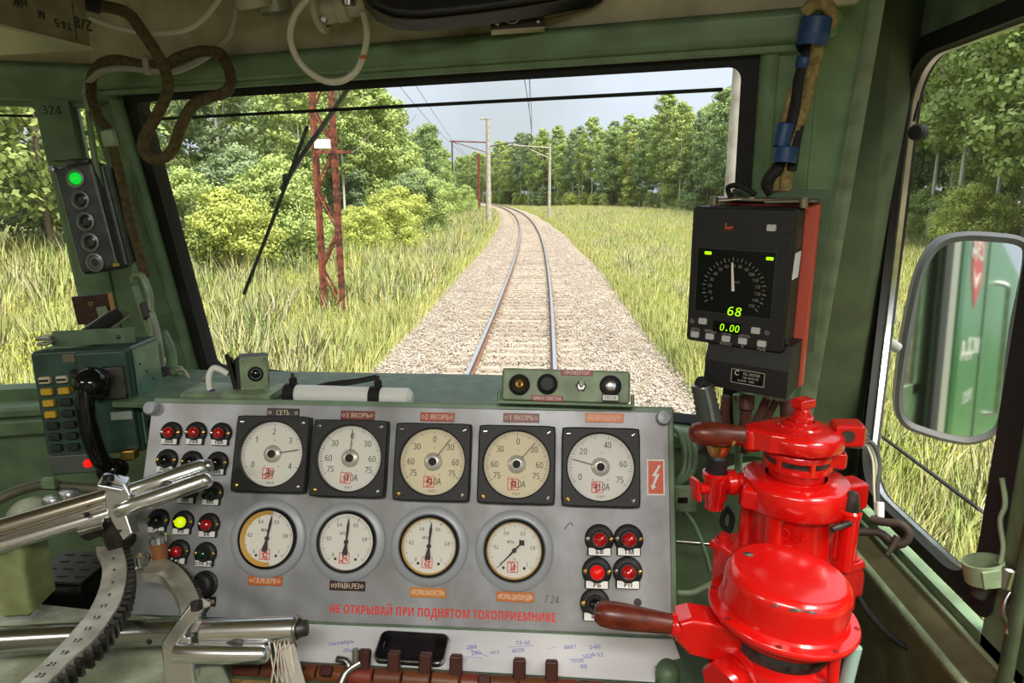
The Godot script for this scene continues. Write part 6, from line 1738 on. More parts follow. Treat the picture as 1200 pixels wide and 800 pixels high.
func build_radio() -> void:
	# brown terminal plate on the post, above the telephone
	var tp := thing("terminal_plate", "square brown bakelite plate screwed to the post above the cab telephone", "plate", turned(Vector3(-0.9556, 1.3634, -1.3447), Vector3(0, -4, 6)))
	part("plate", MB.new().box(Vector3(0.086, 0.060, 0.010), Transform3D(), 0.002), mat(c8(74, 40, 28), 0.4, 0, M.wood.albedo_texture, 8.0), tp)
	part("pale_edge", MB.new().box(Vector3(0.003, 0.060, 0.011), off(0.0435, 0, 0), 0.001), mat(c8(184, 130, 78), 0.5), tp)
	part("screw", MB.new().torus(MB.along(Vector3(0.0, 0.012, 0.0055), Vector3(0, 0, 1)), 0.004, 0.001, 14), M.brass, tp)
	part("bolt_plate", MB.new().box(Vector3(0.024, 0.034, 0.006), turned(Vector3(0.026, -0.012, 0.008), Vector3(0, 0, 5)), 0.002), mat(c8(120, 140, 118), 0.5), tp)
	var xf := turned(Vector3(-0.8158, 1.2388, -1.1007), Vector3(-2, 9, 2.2))
	var g := thing("cab_telephone", "dark green radio telephone box with small yellow buttons, left of the panel", "telephone", xf)
	var w := 0.168
	var h := 0.192
	part("housing", MB.new().box(Vector3(w, h, 0.115), off(0, 0, -0.0575), 0.006).box(Vector3(0.088, h - 0.006, 0.014), off(0.036, 0.0, 0.003), 0.006), mat(c8(58, 88, 80), 0.35, 0.0, M.green.albedo_texture, 5.0), g)
	part("flank", MB.new().box(Vector3(0.004, h * 0.9, 0.10), off(w / 2 + 0.001, 0.002, -0.056), 0.001), mat(c8(104, 148, 132), 0.4, 0.0, M.green.albedo_texture, 5.0), g)
	for k in 7:
		part("flank_screw", MB.new().rod(Vector3(w / 2 + 0.003, 0.06 - 0.018 * k, -0.02 - 0.022 * (k % 3)), Vector3(w / 2 + 0.005, 0.06 - 0.018 * k, -0.02 - 0.022 * (k % 3)), 0.0022), M.dark_steel, g)
	part("flank_slot", MB.new().box(Vector3(0.003, 0.036, 0.026), off(w / 2 + 0.003, -0.062, -0.03)), M.black, g)
	var bw := mat(c8(196, 190, 160), 0.5)
	var by := mat(c8(196, 158, 44), 0.45)
	var bk := mat(c8(26, 36, 34), 0.5)
	for r in 7:
		for c in 2:
			var o := off(-0.062 + 0.0285 * c, 0.046 - 0.0205 * r, 0.004)
			var m: Material = bw if r == 0 else (by if r == 1 or (c == 0 and r < 4) else bk)
			var b := part("button", MB.new().box(Vector3(0.0195, 0.0125, 0.009), o, 0.002), m, g)
			if r == 0:
				part("button_mark", MB.new().box(Vector3(0.015, 0.004, 0.001), o * off(0, 0, 0.005)), bk, b)
	part("small_plate", MB.new().box(Vector3(0.030, 0.014, 0.001), off(-0.014, 0.082, 0.0008)), mat(c8(120, 112, 100), 0.4, 0.4), g)
	part("sticker", MB.new().box(Vector3(0.036, 0.014, 0.001), off(0.058, -0.024, 0.0105)), mat(c8(148, 156, 148), 0.5), g)
	part("dial_hole", MB.new().lathe([Vector2(0.007, 0), Vector2(0.006, 0.002), Vector2(0, 0.001)], MB.along(Vector3(-0.015, 0.055, 0.001), Vector3(0, 0, 1)), 16), M.black, g)
	part("cradle", MB.new().box(Vector3(0.038, 0.058, 0.012), off(0.056, 0.036, 0.012), 0.003), M.dark_steel, g)
	part("lower_plate", MB.new().box(Vector3(0.080, 0.036, 0.012), off(-0.036, -0.108, 0.002), 0.003), mat(c8(92, 98, 94), 0.4, 0.3), g)
	part("red_lamp", MB.new().lathe([Vector2(0.0075, 0), Vector2(0.006, 0.004), Vector2(0, 0.0055)], MB.along(Vector3(-0.012, -0.108, 0.008), Vector3(0, 0, 1)), 16), glow(Color(1.0, 0.06, 0.03), 1.2, c8(200, 30, 20)), g)
	part("brass_hook", MB.new().box(Vector3(0.026, 0.020, 0.02), off(0.064, -0.094, 0.014), 0.004), M.brass, g)
	# the handset hangs on the box
	var hs := thing("telephone_handset", "glossy black telephone handset hanging on the green cab telephone", "handset", xf)
	var hm := MB.new()
	hm.ball(Vector3(0.026, 0.040, 0.030), 0.030, Vector3(1, 1.0, 0.9), 24)
	hm.lathe([Vector2(0.028, 0), Vector2(0.029, 0.006), Vector2(0.027, 0.012)], MB.along(Vector3(0.030, 0.036, 0.020), Vector3(0.75, -0.2, -0.5)), 24)
	hm.tube([Vector3(0.022, 0.040, 0.040), Vector3(0.020, 0.010, 0.048), Vector3(0.022, -0.04, 0.050), Vector3(0.028, -0.085, 0.046), Vector3(0.034, -0.108, 0.036)], 0.0145, 16, 6)
	hm.ball(Vector3(0.036, -0.118, 0.024), 0.026, Vector3(1, 0.8, 1), 20)
	part("handset_body", hm, M.gloss_black, hs)
	part("cord", MB.new().tube([Vector3(0.036, -0.135, 0.02), Vector3(0.044, -0.150, 0.02), Vector3(0.050, -0.165, 0.01), Vector3(0.040, -0.18, 0.0), Vector3(0.05, -0.19, -0.02)], 0.004, 8, 6, 0.2), M.rubber, hs)
	part("ring_clip", MB.new().torus(MB.along(Vector3(0.036, -0.142, 0.026), Vector3(0.3, 0.2, 1)), 0.010, 0.002, 18), M.dark_steel, hs)
	# bracket on top of it
	var br := thing("roller_bracket", "green angle bracket with a grey roller on top of the cab telephone", "bracket", xf)
	part("angle_plate", MB.new().box(Vector3(0.138, 0.028, 0.006), turned(Vector3(0.012, h / 2 + 0.016, -0.03), Vector3(-6, 0, 0)), 0.001), M.green_dull, br)
	part("roller", MB.new().rod(Vector3(-0.01, h / 2 + 0.016, -0.05), Vector3(0.022, h / 2 + 0.046, -0.11), 0.011), M.rubber, br)
	part("roller_frame", MB.new().tube([Vector3(-0.034, h / 2 + 0.014, -0.045), Vector3(0.004, h / 2 + 0.050, -0.12)], 0.003, 6, 1).tube([Vector3(0.012, h / 2 + 0.010, -0.04), Vector3(0.042, h / 2 + 0.044, -0.11)], 0.003, 6, 1), M.steel, br)
	part("clamp_end", MB.new().box(Vector3(0.026, 0.007, 0.03), off(-0.066, h / 2 + 0.020, -0.03), 0.002).box(Vector3(0.022, 0.005, 0.03), off(-0.068, h / 2 + 0.010, -0.03), 0.002).hexa(Vector3(-0.055, h / 2 + 0.014, -0.028), Vector3(-0.055, h / 2 + 0.014, -0.014), 0.006), M.steel, br)
	screw(Vector3(0.055, h / 2 + 0.014, -0.027), 0.004, M.dark_steel, br)


func build_conduits() -> void:
	var co := Vector3(-0.843, 1.5928, -1.3147)
	var g := thing("post_conduits", "green conduit and clamped cables running down the left windscreen post", "conduit", off(co.x, co.y, co.z))
	wpart("green_conduit", MB.new().tube([Vector3(-0.895, 1.781, -1.3218), Vector3(-0.8997, 1.7455, -1.324), Vector3(-0.9061, 1.6988, -1.3339), Vector3(-0.902, 1.642, -1.332), Vector3(-0.8975, 1.5759, -1.3384), Vector3(-0.8857, 1.5164, -1.3466), Vector3(-0.8671, 1.4698, -1.3479), Vector3(-0.8587, 1.4294, -1.3498)], 0.0062, 10, 6), M.green, g)
	wpart("pale_loop", MB.new().tube([Vector3(-0.8594, 1.4221, -1.3379), Vector3(-0.85, 1.4352, -1.3311), Vector3(-0.8319, 1.4381, -1.3226), Vector3(-0.8213, 1.4213, -1.3196), Vector3(-0.8124, 1.3944, -1.3143), Vector3(-0.8121, 1.3743, -1.3099), Vector3(-0.8062, 1.3155, -1.2975), Vector3(-0.7968, 1.2567, -1.2852), Vector3(-0.7794, 1.2087, -1.2553)], 0.0066, 10, 6), M.green_pale, g)
	wpart("second_conduit", MB.new().tube([Vector3(-0.8681, 1.4109, -1.3554), Vector3(-0.8571, 1.3763, -1.3486), Vector3(-0.8387, 1.3245, -1.3384), Vector3(-0.8202, 1.264, -1.3264), Vector3(-0.8043, 1.2091, -1.2949)], 0.0066, 10, 5), M.green, g)
	wpart("grey_braid", MB.new().tube([Vector3(-0.8027, 1.3659, -1.2984), Vector3(-0.7884, 1.3175, -1.2888), Vector3(-0.7809, 1.2675, -1.2783), Vector3(-0.7712, 1.2286, -1.2602), Vector3(-0.7651, 1.2018, -1.2444)], 0.0062, 10, 8, 0.12), mat(c8(150, 158, 146), 0.6), g)
	wpart("wide_pipe", MB.new().tube([Vector3(-0.8046, 1.3179, -1.3288), Vector3(-0.7884, 1.287, -1.3231), Vector3(-0.7788, 1.2517, -1.3058), Vector3(-0.7703, 1.1979, -1.274)], 0.011, 12, 5), M.green, g)
	wpart("end_loop", MB.new().tube([Vector3(-0.7529, 1.2501, -1.266), Vector3(-0.7412, 1.2551, -1.2678), Vector3(-0.7342, 1.2385, -1.2646), Vector3(-0.7268, 1.2182, -1.2504), Vector3(-0.7261, 1.2047, -1.2373)], 0.010, 10, 5), M.green, g)
	for q in [[171, 355, 174, 373, 0.0125], [186, 432, 194, 447, 0.021]]:
		wpart("tape_wrap", MB.new().rod(Vector3(-0.8238, 1.3819, -1.316) if q[0] == 171 else Vector3(-0.7882, 1.2533, -1.285), Vector3(-0.8135, 1.3524, -1.3051) if q[0] == 171 else Vector3(-0.7798, 1.2295, -1.2752), q[4], q[4] * 0.95), mat(c8(52, 54, 54), 0.5), g)
	for q in [Vector3(-0.8883, 1.7683, -1.3195), Vector3(-0.863, 1.7025, -1.322)]:
		wpart("pipe_clip", MB.new().box(Vector3(0.028, 0.034, 0.012), turned(q, Vector3(0, 0, 8)), 0.004), M.green_pale, g)
	wpart("thin_wire", MB.new().tube([Vector3(-0.7407, 1.2576, -1.2582), Vector3(-0.7202, 1.2602, -1.2497), Vector3(-0.7014, 1.2433, -1.237), Vector3(-0.6764, 1.2444, -1.2285), Vector3(-0.655, 1.264, -1.2136)], 0.0028, 6, 6), mat(c8(190, 180, 150), 0.6), g)
	var po := Vector3(-0.8782, 1.0952, -1.0654)
	var pp := thing("floor_pipe", "brown-green pipe running along the front wall below the cab telephone", "pipe", off(po.x, po.y, po.z))
	wpart("pipe", MB.new().tube([Vector3(-0.9417, 1.0882, -1.0086), Vector3(-0.9218, 1.0978, -1.0325), Vector3(-0.8962, 1.0981, -1.0649), Vector3(-0.8624, 1.0868, -1.085), Vector3(-0.8069, 1.0738, -1.1062), Vector3(-0.7492, 1.07, -1.1295)], 0.009, 10, 6), mat(c8(92, 92, 70), 0.5), pp)
	wpart("clip", MB.new().box(Vector3(0.026, 0.020, 0.012), turned(Vector3(-0.874, 1.1052, -1.0576), Vector3(0, 0, 0)), 0.003), M.green, pp)


func arc_band(outer: Array, inner: Array, y0: float, y1: float) -> MB:
	var poly := PackedVector2Array()
	for q in MB.smooth(outer, 5):
		poly.append(Vector2(q.x, -q.z))
	var back := MB.smooth(inner, 5)
	back.reverse()
	for q in back:
		poly.append(Vector2(q.x, -q.z))
	return MB.new().prism(poly, y0, y1, Transform3D(Basis(Vector3.RIGHT, Vector3.FORWARD, Vector3.UP), Vector3.ZERO), 0.0015)


func arc_teeth(outer: Array, step: float, size: Vector3, y: float) -> MB:
	var m := MB.new()
	var p: Array = MB.smooth(outer, 24)
	var run := 0.0
	for k in p.size() - 1:
		run += (p[k + 1] - p[k]).length()
		if run >= step:
			run = 0.0
			var t: Vector3 = (p[k + 1] - p[k]).normalized()
			var out := Vector3(t.z, 0, -t.x)
			m.box(size, Transform3D(Basis(out, Vector3.UP, out.cross(Vector3.UP)), Vector3(p[k].x, y, p[k].z) + out * size.x * 0.5), 0.001)
	return m


func build_controller() -> void:
	var cast := mat(c8(176, 184, 160), 0.35, 0.0, M.green.albedo_texture, 5.0, rough_tex(0.05, 31), 0.06)
	var o := Vector3(-0.62, 0.70, -0.72)
	var g := thing("driver_controller", "driver's controller of bright steel levers and toothed sectors on a pale green casting, lower left", "controller", off(o.x, o.y, o.z))
	# casting
	var poly := PackedVector2Array()
	for q in [Vector3(-0.9537, 0.985, -0.9179), Vector3(-0.7663, 0.985, -0.8948), Vector3(-0.635, 0.985, -0.881), Vector3(-0.5475, 0.985, -0.8716), Vector3(-0.4958, 0.985, -0.8424), Vector3(-0.4496, 0.985, -0.7948), Vector3(-0.4031, 0.985, -0.7394), Vector3(-0.3493, 0.985, -0.6577), Vector3(-0.5686, 0.985, -0.4969)]:
		poly.append(Vector2(q.x, minf(-q.z, 0.915)))
	wpart("casting", MB.new().prism(poly, 0.60, 0.985, Transform3D(Basis(Vector3.RIGHT, Vector3.FORWARD, Vector3.UP), Vector3.ZERO), 0.008), cast, g)
	wpart("casting_post", MB.new().box(Vector3(0.048, 0.13, 0.07), turned(Vector3(-0.765, 1.0723, -0.8521), Vector3(0, 10, 0)), 0.008), mat(c8(158, 170, 118), 0.45, 0, M.green.albedo_texture, 5.0), g)
	wpart("casting_hood", MB.new().ball(Vector3(-0.7891, 1.1219, -0.9127), 0.034, Vector3(1.0, 0.75, 1.0), 20), cast, g)
	for q in [Vector3(-0.7437, 1.1485, -0.9008), Vector3(-0.7125, 1.1616, -0.8954)]:
		wpart("contact_stud", MB.new().lathe([Vector2(0.014, -0.02), Vector2(0.014, 0.004), Vector2(0.012, 0.008), Vector2(0, 0.0095)], off(q.x, q.y, q.z), 20), M.steel, g)
	wpart("casting_bolt", MB.new().hexa(Vector3(-0.6455, 1.018, -0.7862), Vector3(-0.6455, 1.018, -0.7862) + Vector3(0, 0.014, 0), 0.012), cast, g)
	# smaller sector
	var o2 := [Vector3(-0.6189, 1.05, -0.9292), Vector3(-0.5935, 1.05, -0.9232), Vector3(-0.5554, 1.05, -0.8985), Vector3(-0.5159, 1.05, -0.8594), Vector3(-0.4813, 1.05, -0.815), Vector3(-0.4557, 1.05, -0.7705)]
	var i2 := [Vector3(-0.6032, 1.05, -0.8766), Vector3(-0.5779, 1.05, -0.8759), Vector3(-0.548, 1.05, -0.853), Vector3(-0.5186, 1.05, -0.8208), Vector3(-0.4968, 1.05, -0.7904), Vector3(-0.482, 1.05, -0.7616)]
	var pale := mat(c8(206, 206, 196), 0.35, 0.35, M.green.albedo_texture, 6.0)
	var s2 := wpart("small_sector", arc_band(o2, i2, 1.036, 1.05), pale, g, "pale numbered sector with fine teeth")
	wpart("sector_teeth", arc_teeth(o2, 0.0095, Vector3(0.005, 0.012, 0.0045), 1.043), M.dark_steel, s2)
	# larger sector
	var o1 := [Vector3(-0.6226, 1.1, -0.8698), Vector3(-0.5809, 1.1, -0.8164), Vector3(-0.5439, 1.1, -0.7492), Vector3(-0.5295, 1.1, -0.7034), Vector3(-0.5223, 1.1, -0.6617), Vector3(-0.5244, 1.1, -0.6277), Vector3(-0.5234, 1.1, -0.5927), Vector3(-0.5218, 1.1, -0.562)]
	var i1 := [Vector3(-0.6577, 1.1, -0.8627), Vector3(-0.6189, 1.1, -0.8185), Vector3(-0.5884, 1.1, -0.7698), Vector3(-0.5667, 1.1, -0.7184), Vector3(-0.5575, 1.1, -0.6736), Vector3(-0.5533, 1.1, -0.6245), Vector3(-0.5528, 1.1, -0.5896), Vector3(-0.5509, 1.1, -0.5602)]
	var s1 := wpart("large_sector", arc_band(o1, i1, 1.086, 1.10), pale, g, "large numbered sector with coarse dark teeth")
	wpart("sector_teeth", arc_teeth(o1, 0.0125, Vector3(0.009, 0.022, 0.0068), 1.086), M.dark_steel, s1)
	var num := MB.new()
	var mid := []
	for k in o1.size():
		mid.append((o1[k] + i1[k]) / 2.0)
	var mp: Array = MB.smooth(mid, 4)
	for k in range(1, mp.size() - 1, 2):
		var t: Vector3 = (mp[k + 1] - mp[k - 1]).normalized()
		var side := Vector3(-t.z, 0, t.x)
		num.text(str(k), 0.006, Transform3D(Basis(-side, -t, Vector3.UP), mp[k] + Vector3(0, 0.0002, 0)))
	wpart("sector_numbers", num, M.ink, s1)
	wpart("sector_bracket", MB.new().tube([Vector3(-0.6812, 1.1207, -0.8782), Vector3(-0.6588, 1.1281, -0.8812), Vector3(-0.6375, 1.1207, -0.8809), Vector3(-0.6159, 1.1112, -0.8597)], 0.020, 14, 5), M.dark_steel, g)
	wpart("bracket_plate", MB.new().box(Vector3(0.036, 0.010, 0.04), turned(Vector3(-0.6588, 1.1351, -0.8673), Vector3(10, 20, 12)), 0.003), M.steel, g)
	# pin post with wooden sleeve
	var pp := Vector3(-0.6036, 1.0557, -0.9252)
	wpart("pin_sleeve", MB.new().rod(pp + Vector3(0, -0.03, 0), pp + Vector3(0, 0.020, 0), 0.012), mat(c8(150, 96, 58), 0.4), g)
	wpart("pin_cap", MB.new().lathe([Vector2(0.0125, 0), Vector2(0.0125, 0.010), Vector2(0.010, 0.0125), Vector2(0, 0.013)], off(pp.x, pp.y + 0.020, pp.z), 20), M.chrome, g)
	var pq := Vector3(-0.6315, 1.0441, -0.9261)
	wpart("chrome_stud", MB.new().lathe([Vector2(0.014, -0.012), Vector2(0.010, -0.010), Vector2(0.010, 0.006), Vector2(0.008, 0.008), Vector2(0, 0.008)], off(pq.x, pq.y, pq.z), 18), M.chrome, g)
	# upper lever
	var a0 := Vector3(-0.7956, 1.1293, -0.8011)
	var a1 := Vector3(-0.6393, 1.1598, -0.8893)
	var ud := (a1 - a0).normalized()
	var up := Vector3(0.05, 0.93, 0.35)
	var lv := MB.new()
	lv.rod(a0 + Vector3(0, 0.010, 0), a1 + Vector3(0, 0.008, 0), 0.0150, 0.0135, 20)
	var l1 := wpart("upper_lever", lv, mat(c8(176, 168, 156), 0.25, 1.0), g, "upper control lever")
	wpart("lever_rail", MB.new().rod(a0 + Vector3(0, -0.012, 0.006), a1 + Vector3(0.01, -0.012, 0.006), 0.0115, 0.0105, 18), M.chrome, l1)
	wpart("rail_hole", MB.new().ball(Vector3(-0.6531, 1.1566, -0.8488), 0.004, Vector3.ONE, 10), M.rubber, l1)
	var head := MB.new()
	var hp := PackedVector2Array()
	var hx := Transform3D(Basis.from_euler(Vector3(-0.4, 0.25, 0.0)), Vector3(-0.6241, 1.157, -0.8794))
	for q in [[-0.020, 0.036], [-0.006, 0.044], [0.010, 0.030], [0.018, 0.014], [0.012, -0.010], [0.022, -0.040], [0.008, -0.050], [-0.008, -0.022], [-0.016, 0.0]]:
		hp.append(Vector2(q[0], q[1]))
	head.prism(hp, -0.016, 0.012, hx, 0.003)
	head.box(Vector3(0.036, 0.010, 0.034), Transform3D(Basis.from_euler(Vector3(0.2, 0.25, -0.35)), Vector3(-0.6345, 1.1884, -0.8856)), 0.003)
	wpart("lever_head", head, M.chrome, l1)
	wpart("head_bolt", MB.new().hexa(Vector3(-0.6374, 1.1929, -0.8813), Vector3(-0.6388, 1.2025, -0.8833), 0.0085), M.dark_steel, l1)
	wpart("upper_grip", MB.new().lathe([Vector2(0, 0), Vector2(0.011, 0.0), Vector2(0.0135, 0.006), Vector2(0.0135, (Vector3(-0.5229, 1.195, -0.9402) - Vector3(-0.617, 1.1708, -0.8931)).length() - 0.006), Vector2(0.0105, (Vector3(-0.5229, 1.195, -0.9402) - Vector3(-0.617, 1.1708, -0.8931)).length()), Vector2(0, (Vector3(-0.5229, 1.195, -0.9402) - Vector3(-0.617, 1.1708, -0.8931)).length())], MB.along(Vector3(-0.617, 1.1708, -0.8931), Vector3(-0.5229, 1.195, -0.9402) - Vector3(-0.617, 1.1708, -0.8931)), 24), M.chrome, l1)
	wpart("grip_button", MB.new().rod(Vector3(-0.5221, 1.1946, -0.9412), Vector3(-0.5154, 1.1963, -0.944), 0.0095, 0.009), M.steel, l1)
	wpart("grip_spring", MB.new().tube([Vector3(-0.575, 1.176, -0.902), Vector3(-0.5681, 1.1817, -0.9047), Vector3(-0.5617, 1.1797, -0.9067)], 0.005, 8, 4), M.dark_steel, l1)
	wpart("release_grip", MB.new().tube([Vector3(-0.6221, 1.152, -0.8733), Vector3(-0.6026, 1.1592, -0.8761), Vector3(-0.5571, 1.1708, -0.8969), Vector3(-0.5226, 1.1792, -0.9163), Vector3(-0.516, 1.1809, -0.9191)], 0.0125, 18, 5).ball(Vector3(-0.516, 1.1809, -0.9191), 0.0125, Vector3.ONE, 16), M.chrome, l1)
	# lower lever
	var b0 := Vector3(-0.7554, 1.0299, -0.7358)
	var b1 := Vector3(-0.4769, 1.0336, -0.7745)
	var l2 := wpart("lower_lever", MB.new().rod(b0, b1, 0.0185, 0.0165, 24), mat(c8(168, 172, 168), 0.22, 1.0), g, "lower control lever")
	wpart("rail_hole", MB.new().ball(Vector3(-0.5192, 1.0308, -0.7528), 0.004, Vector3.ONE, 10), M.rubber, l2)
	var h2 := MB.new()
	h2.box(Vector3(0.020, 0.066, 0.030), Transform3D(Basis.from_euler(Vector3(-0.45, 0.1, -0.60)), Vector3(-0.4751, 1.0475, -0.7674)), 0.004)
	h2.box(Vector3(0.040, 0.080, 0.016), Transform3D(Basis.from_euler(Vector3(-0.3, 0.1, 0.12)), Vector3(-0.4768, 0.9986, -0.7463)), 0.004)
	wpart("lever_head", h2, M.chrome, l2)
	wpart("head_bolt", MB.new().hexa(Vector3(-0.4594, 1.0691, -0.768), Vector3(-0.4606, 1.08, -0.7703), 0.0085), M.dark_steel, l2)
	wpart("upper_grip", MB.new().rod(Vector3(-0.4585, 1.0335, -0.7705), Vector3(-0.3388, 1.0316, -0.7878), 0.0165, 0.0175, 28, 0.002), M.chrome, l2)
	wpart("grip_ring", MB.new().torus(MB.along(Vector3(-0.3365, 1.0316, -0.788), Vector3(-0.3342, 1.0316, -0.7881) - Vector3(-0.3456, 1.0316, -0.7874)), 0.0165, 0.0028, 24), M.steel, l2)
	wpart("grip_button", MB.new().rod(Vector3(-0.3376, 1.0316, -0.7879), Vector3(-0.3225, 1.0326, -0.7911), 0.0115, 0.0105), M.dark_steel, l2)
	wpart("grip_spring", MB.new().tube([Vector3(-0.4177, 1.0234, -0.7606), Vector3(-0.4089, 1.0289, -0.7623), Vector3(-0.3999, 1.0267, -0.7624)], 0.005, 8, 4), M.dark_steel, l2)
	wpart("release_grip", MB.new().tube([Vector3(-0.4809, 1.0213, -0.7459), Vector3(-0.4567, 1.0202, -0.7472), Vector3(-0.413, 1.0159, -0.7541), Vector3(-0.3753, 1.0126, -0.7609)], 0.0125, 18, 5).ball(Vector3(-0.3753, 1.0126, -0.7609), 0.0125, Vector3.ONE, 16), M.chrome, l2)
	# black perforated box behind
	var bo := Vector3(-0.7676, 1.0056, -0.9502)
	var bb := thing("perforated_box", "black box with a slotted steel lid behind the controller's sector", "box", off(bo.x, bo.y - 0.02, bo.z))
	part("body", MB.new().box(Vector3(0.090, 0.056, 0.09), off(0, -0.004, 0), 0.008), M.gloss_black, bb)
	part("slotted_lid", MB.new().box(Vector3(0.092, 0.004, 0.092), off(0, 0.026, 0), 0.001), mat(c8(64, 60, 54), 0.4, 0.6), bb)
	var sl := MB.new()
	for r in 4:
		for c in 3:
			sl.box(Vector3(0.016, 0.0008, 0.003), off(-0.028 + 0.028 * c + 0.006 * (r % 2), 0.0283, -0.032 + 0.021 * r))
	part("slots", sl, M.ink, bb)


func build_wiper() -> void:
	# windscreen wiper outside the glass
	var g := thing("windscreen_wiper", "thin black windscreen wiper slanting across the left half of the windscreen", "wiper", off(Vector3(-0.5507, 1.627, -1.4248).x, Vector3(-0.5507, 1.627, -1.4248).y, Vector3(-0.5507, 1.627, -1.4248).z))
	wpart("blade", MB.new().tube([Vector3(-0.7169, 1.3714, -1.5257), Vector3(-0.6115, 1.5345, -1.4582), Vector3(-0.5462, 1.6387, -1.4156), Vector3(-0.4915, 1.7277, -1.3795)], 0.0038, 8, 3), M.rubber, g)
	wpart("arm", MB.new().tube([Vector3(-0.3873, 1.8048, -1.3474), Vector3(-0.4475, 1.7435, -1.3789), Vector3(-0.5227, 1.6693, -1.4157), Vector3(-0.576, 1.6063, -1.4391)], 0.0052, 8, 3), mat(c8(60, 66, 64), 0.5), g)
	wpart("hinge", MB.new().rod(Vector3(-0.5644, 1.6342, -1.438), Vector3(-0.5598, 1.62, -1.4238), 0.007), M.rubber, g)



# ---------------------------------------------------------------- under the ceiling
func build_ceiling() -> void:
	# lettered box at the top left
	var q0 := Vector3(-0.6928, 1.8, -0.7979)
	var q1 := Vector3(-0.6611, 1.8, -0.9985)
	var d := (q1 - q0).normalized()
	var nrm := Vector3(-d.z, 0, d.x)
	if nrm.z < 0.0:
		nrm = -nrm
	var g := thing("ceiling_box", "grey metal box under the ceiling with black stencilled letters upside down, top left corner", "box", Transform3D(Basis(d, Vector3.UP, d.cross(Vector3.UP)), (q0 + q1) / 2.0))
	var ln := (q1 - q0).length()
	var face_z := 1.0 if (g.transform.basis.z).dot(nrm) > 0.0 else -1.0
	part("body", MB.new().box(Vector3(ln, 0.26, 0.16), off(0, 0.13, -face_z * 0.08), 0.003), mat(c8(120, 112, 92), 0.5, 0.1, M.cream.albedo_texture, 5.0), g)
	part("bottom_flange", MB.new().box(Vector3(ln + 0.004, 0.004, 0.166), off(0, 0.0, -face_z * 0.08), 0.001), mat(c8(150, 144, 126), 0.45, 0.1), g)
	var lt := MB.new()
	var fx := Transform3D(Basis(Vector3(-face_z, 0, 0), Vector3(0, -1, 0), Vector3(0, 0, face_z)), Vector3(0, 0, face_z * 0.0002))
	for w in [["2/8", 0.445, 0.015, 0.030], ["Т4-5", 0.275, 0.0105, 0.022], ["М", 0.115, 0.0095, 0.027], ["Н", 0.0, 0.009, 0.036], ["Ж", -0.05, 0.012, 0.034], ["№", -0.12, 0.012, 0.044]]:
		lt.text(w[0], w[2], Transform3D(fx.basis, fx.origin + Vector3(w[1] * ln, w[3], 0)), 1.0, "Droid Sans", 0.0004, true)
	lt.box(Vector3(0.0012, 0.05, 0.0004), off(0.375 * ln, 0.03, face_z * 0.0004))
	part("stencilled_letters", lt, M.ink, g)
	# brown cloth-wrapped hose looping in front of the windscreen
	var cloth := mat(c8(104, 92, 58), 0.9, 0.0, M.wood.albedo_texture, 9.0)
	var ho := Vector3(-0.7076, 1.7547, -1.2201)
	var h := thing("cloth_hose", "thick brown cloth-wrapped hose looping down across the windscreen's top left corner", "hose", off(ho.x, ho.y, ho.z))
	wpart("hose", MB.new().tube([Vector3(-0.7771, 1.9003, -1.1655), Vector3(-0.7459, 1.9003, -1.1777), Vector3(-0.7168, 1.8918, -1.188), Vector3(-0.6998, 1.8663, -1.1937), Vector3(-0.6822, 1.8346, -1.1981), Vector3(-0.6701, 1.8023, -1.2021), Vector3(-0.6725, 1.7694, -1.205), Vector3(-0.6896, 1.7305, -1.1955), Vector3(-0.7157, 1.6953, -1.1964), Vector3(-0.7244, 1.6727, -1.2011), Vector3(-0.7092, 1.658, -1.1989), Vector3(-0.6868, 1.6609, -1.2009), Vector3(-0.6706, 1.6785, -1.2058), Vector3(-0.6591, 1.7137, -1.2142), Vector3(-0.6386, 1.7489, -1.2232), Vector3(-0.6089, 1.7635, -1.2282), Vector3(-0.5821, 1.7723, -1.2318), Vector3(-0.5766, 1.7944, -1.2472), Vector3(-0.5909, 1.8258, -1.2635), Vector3(-0.6068, 1.8457, -1.2771)], 0.0098, 12, 8, 0.05), cloth, h)
	wpart("dark_wrap", MB.new().rod(Vector3(-0.7709, 1.9017, -1.1611), Vector3(-0.7525, 1.8989, -1.1719), 0.0115), M.rubber, h)
	wpart("upper_run", MB.new().tube([Vector3(-0.592, 1.8397, -1.2459), Vector3(-0.6316, 1.8447, -1.2548), Vector3(-0.6778, 1.8348, -1.26), Vector3(-0.7031, 1.8247, -1.2665), Vector3(-0.7614, 1.8283, -1.2841), Vector3(-0.8212, 1.8413, -1.3037), Vector3(-0.8661, 1.8325, -1.3195), Vector3(-0.8923, 1.8089, -1.3332), Vector3(-0.8783, 1.767, -1.3095), Vector3(-0.8766, 1.7342, -1.323), Vector3(-0.8681, 1.7158, -1.3298), Vector3(-0.8642, 1.6808, -1.3326), Vector3(-0.8566, 1.6338, -1.3331), Vector3(-0.8505, 1.5844, -1.3329), Vector3(-0.8476, 1.5393, -1.3335), Vector3(-0.8359, 1.4834, -1.3323), Vector3(-0.8275, 1.4318, -1.3318)], 0.0098, 12, 8, 0.05), cloth, h)
	# grey cable over the header, clipped
	var co := Vector3(-0.7084, 1.8133, -1.2329)
	var c := thing("grey_cable", "pale grey cable clipped along the header beam above the windscreen", "cable", off(co.x, co.y, co.z))
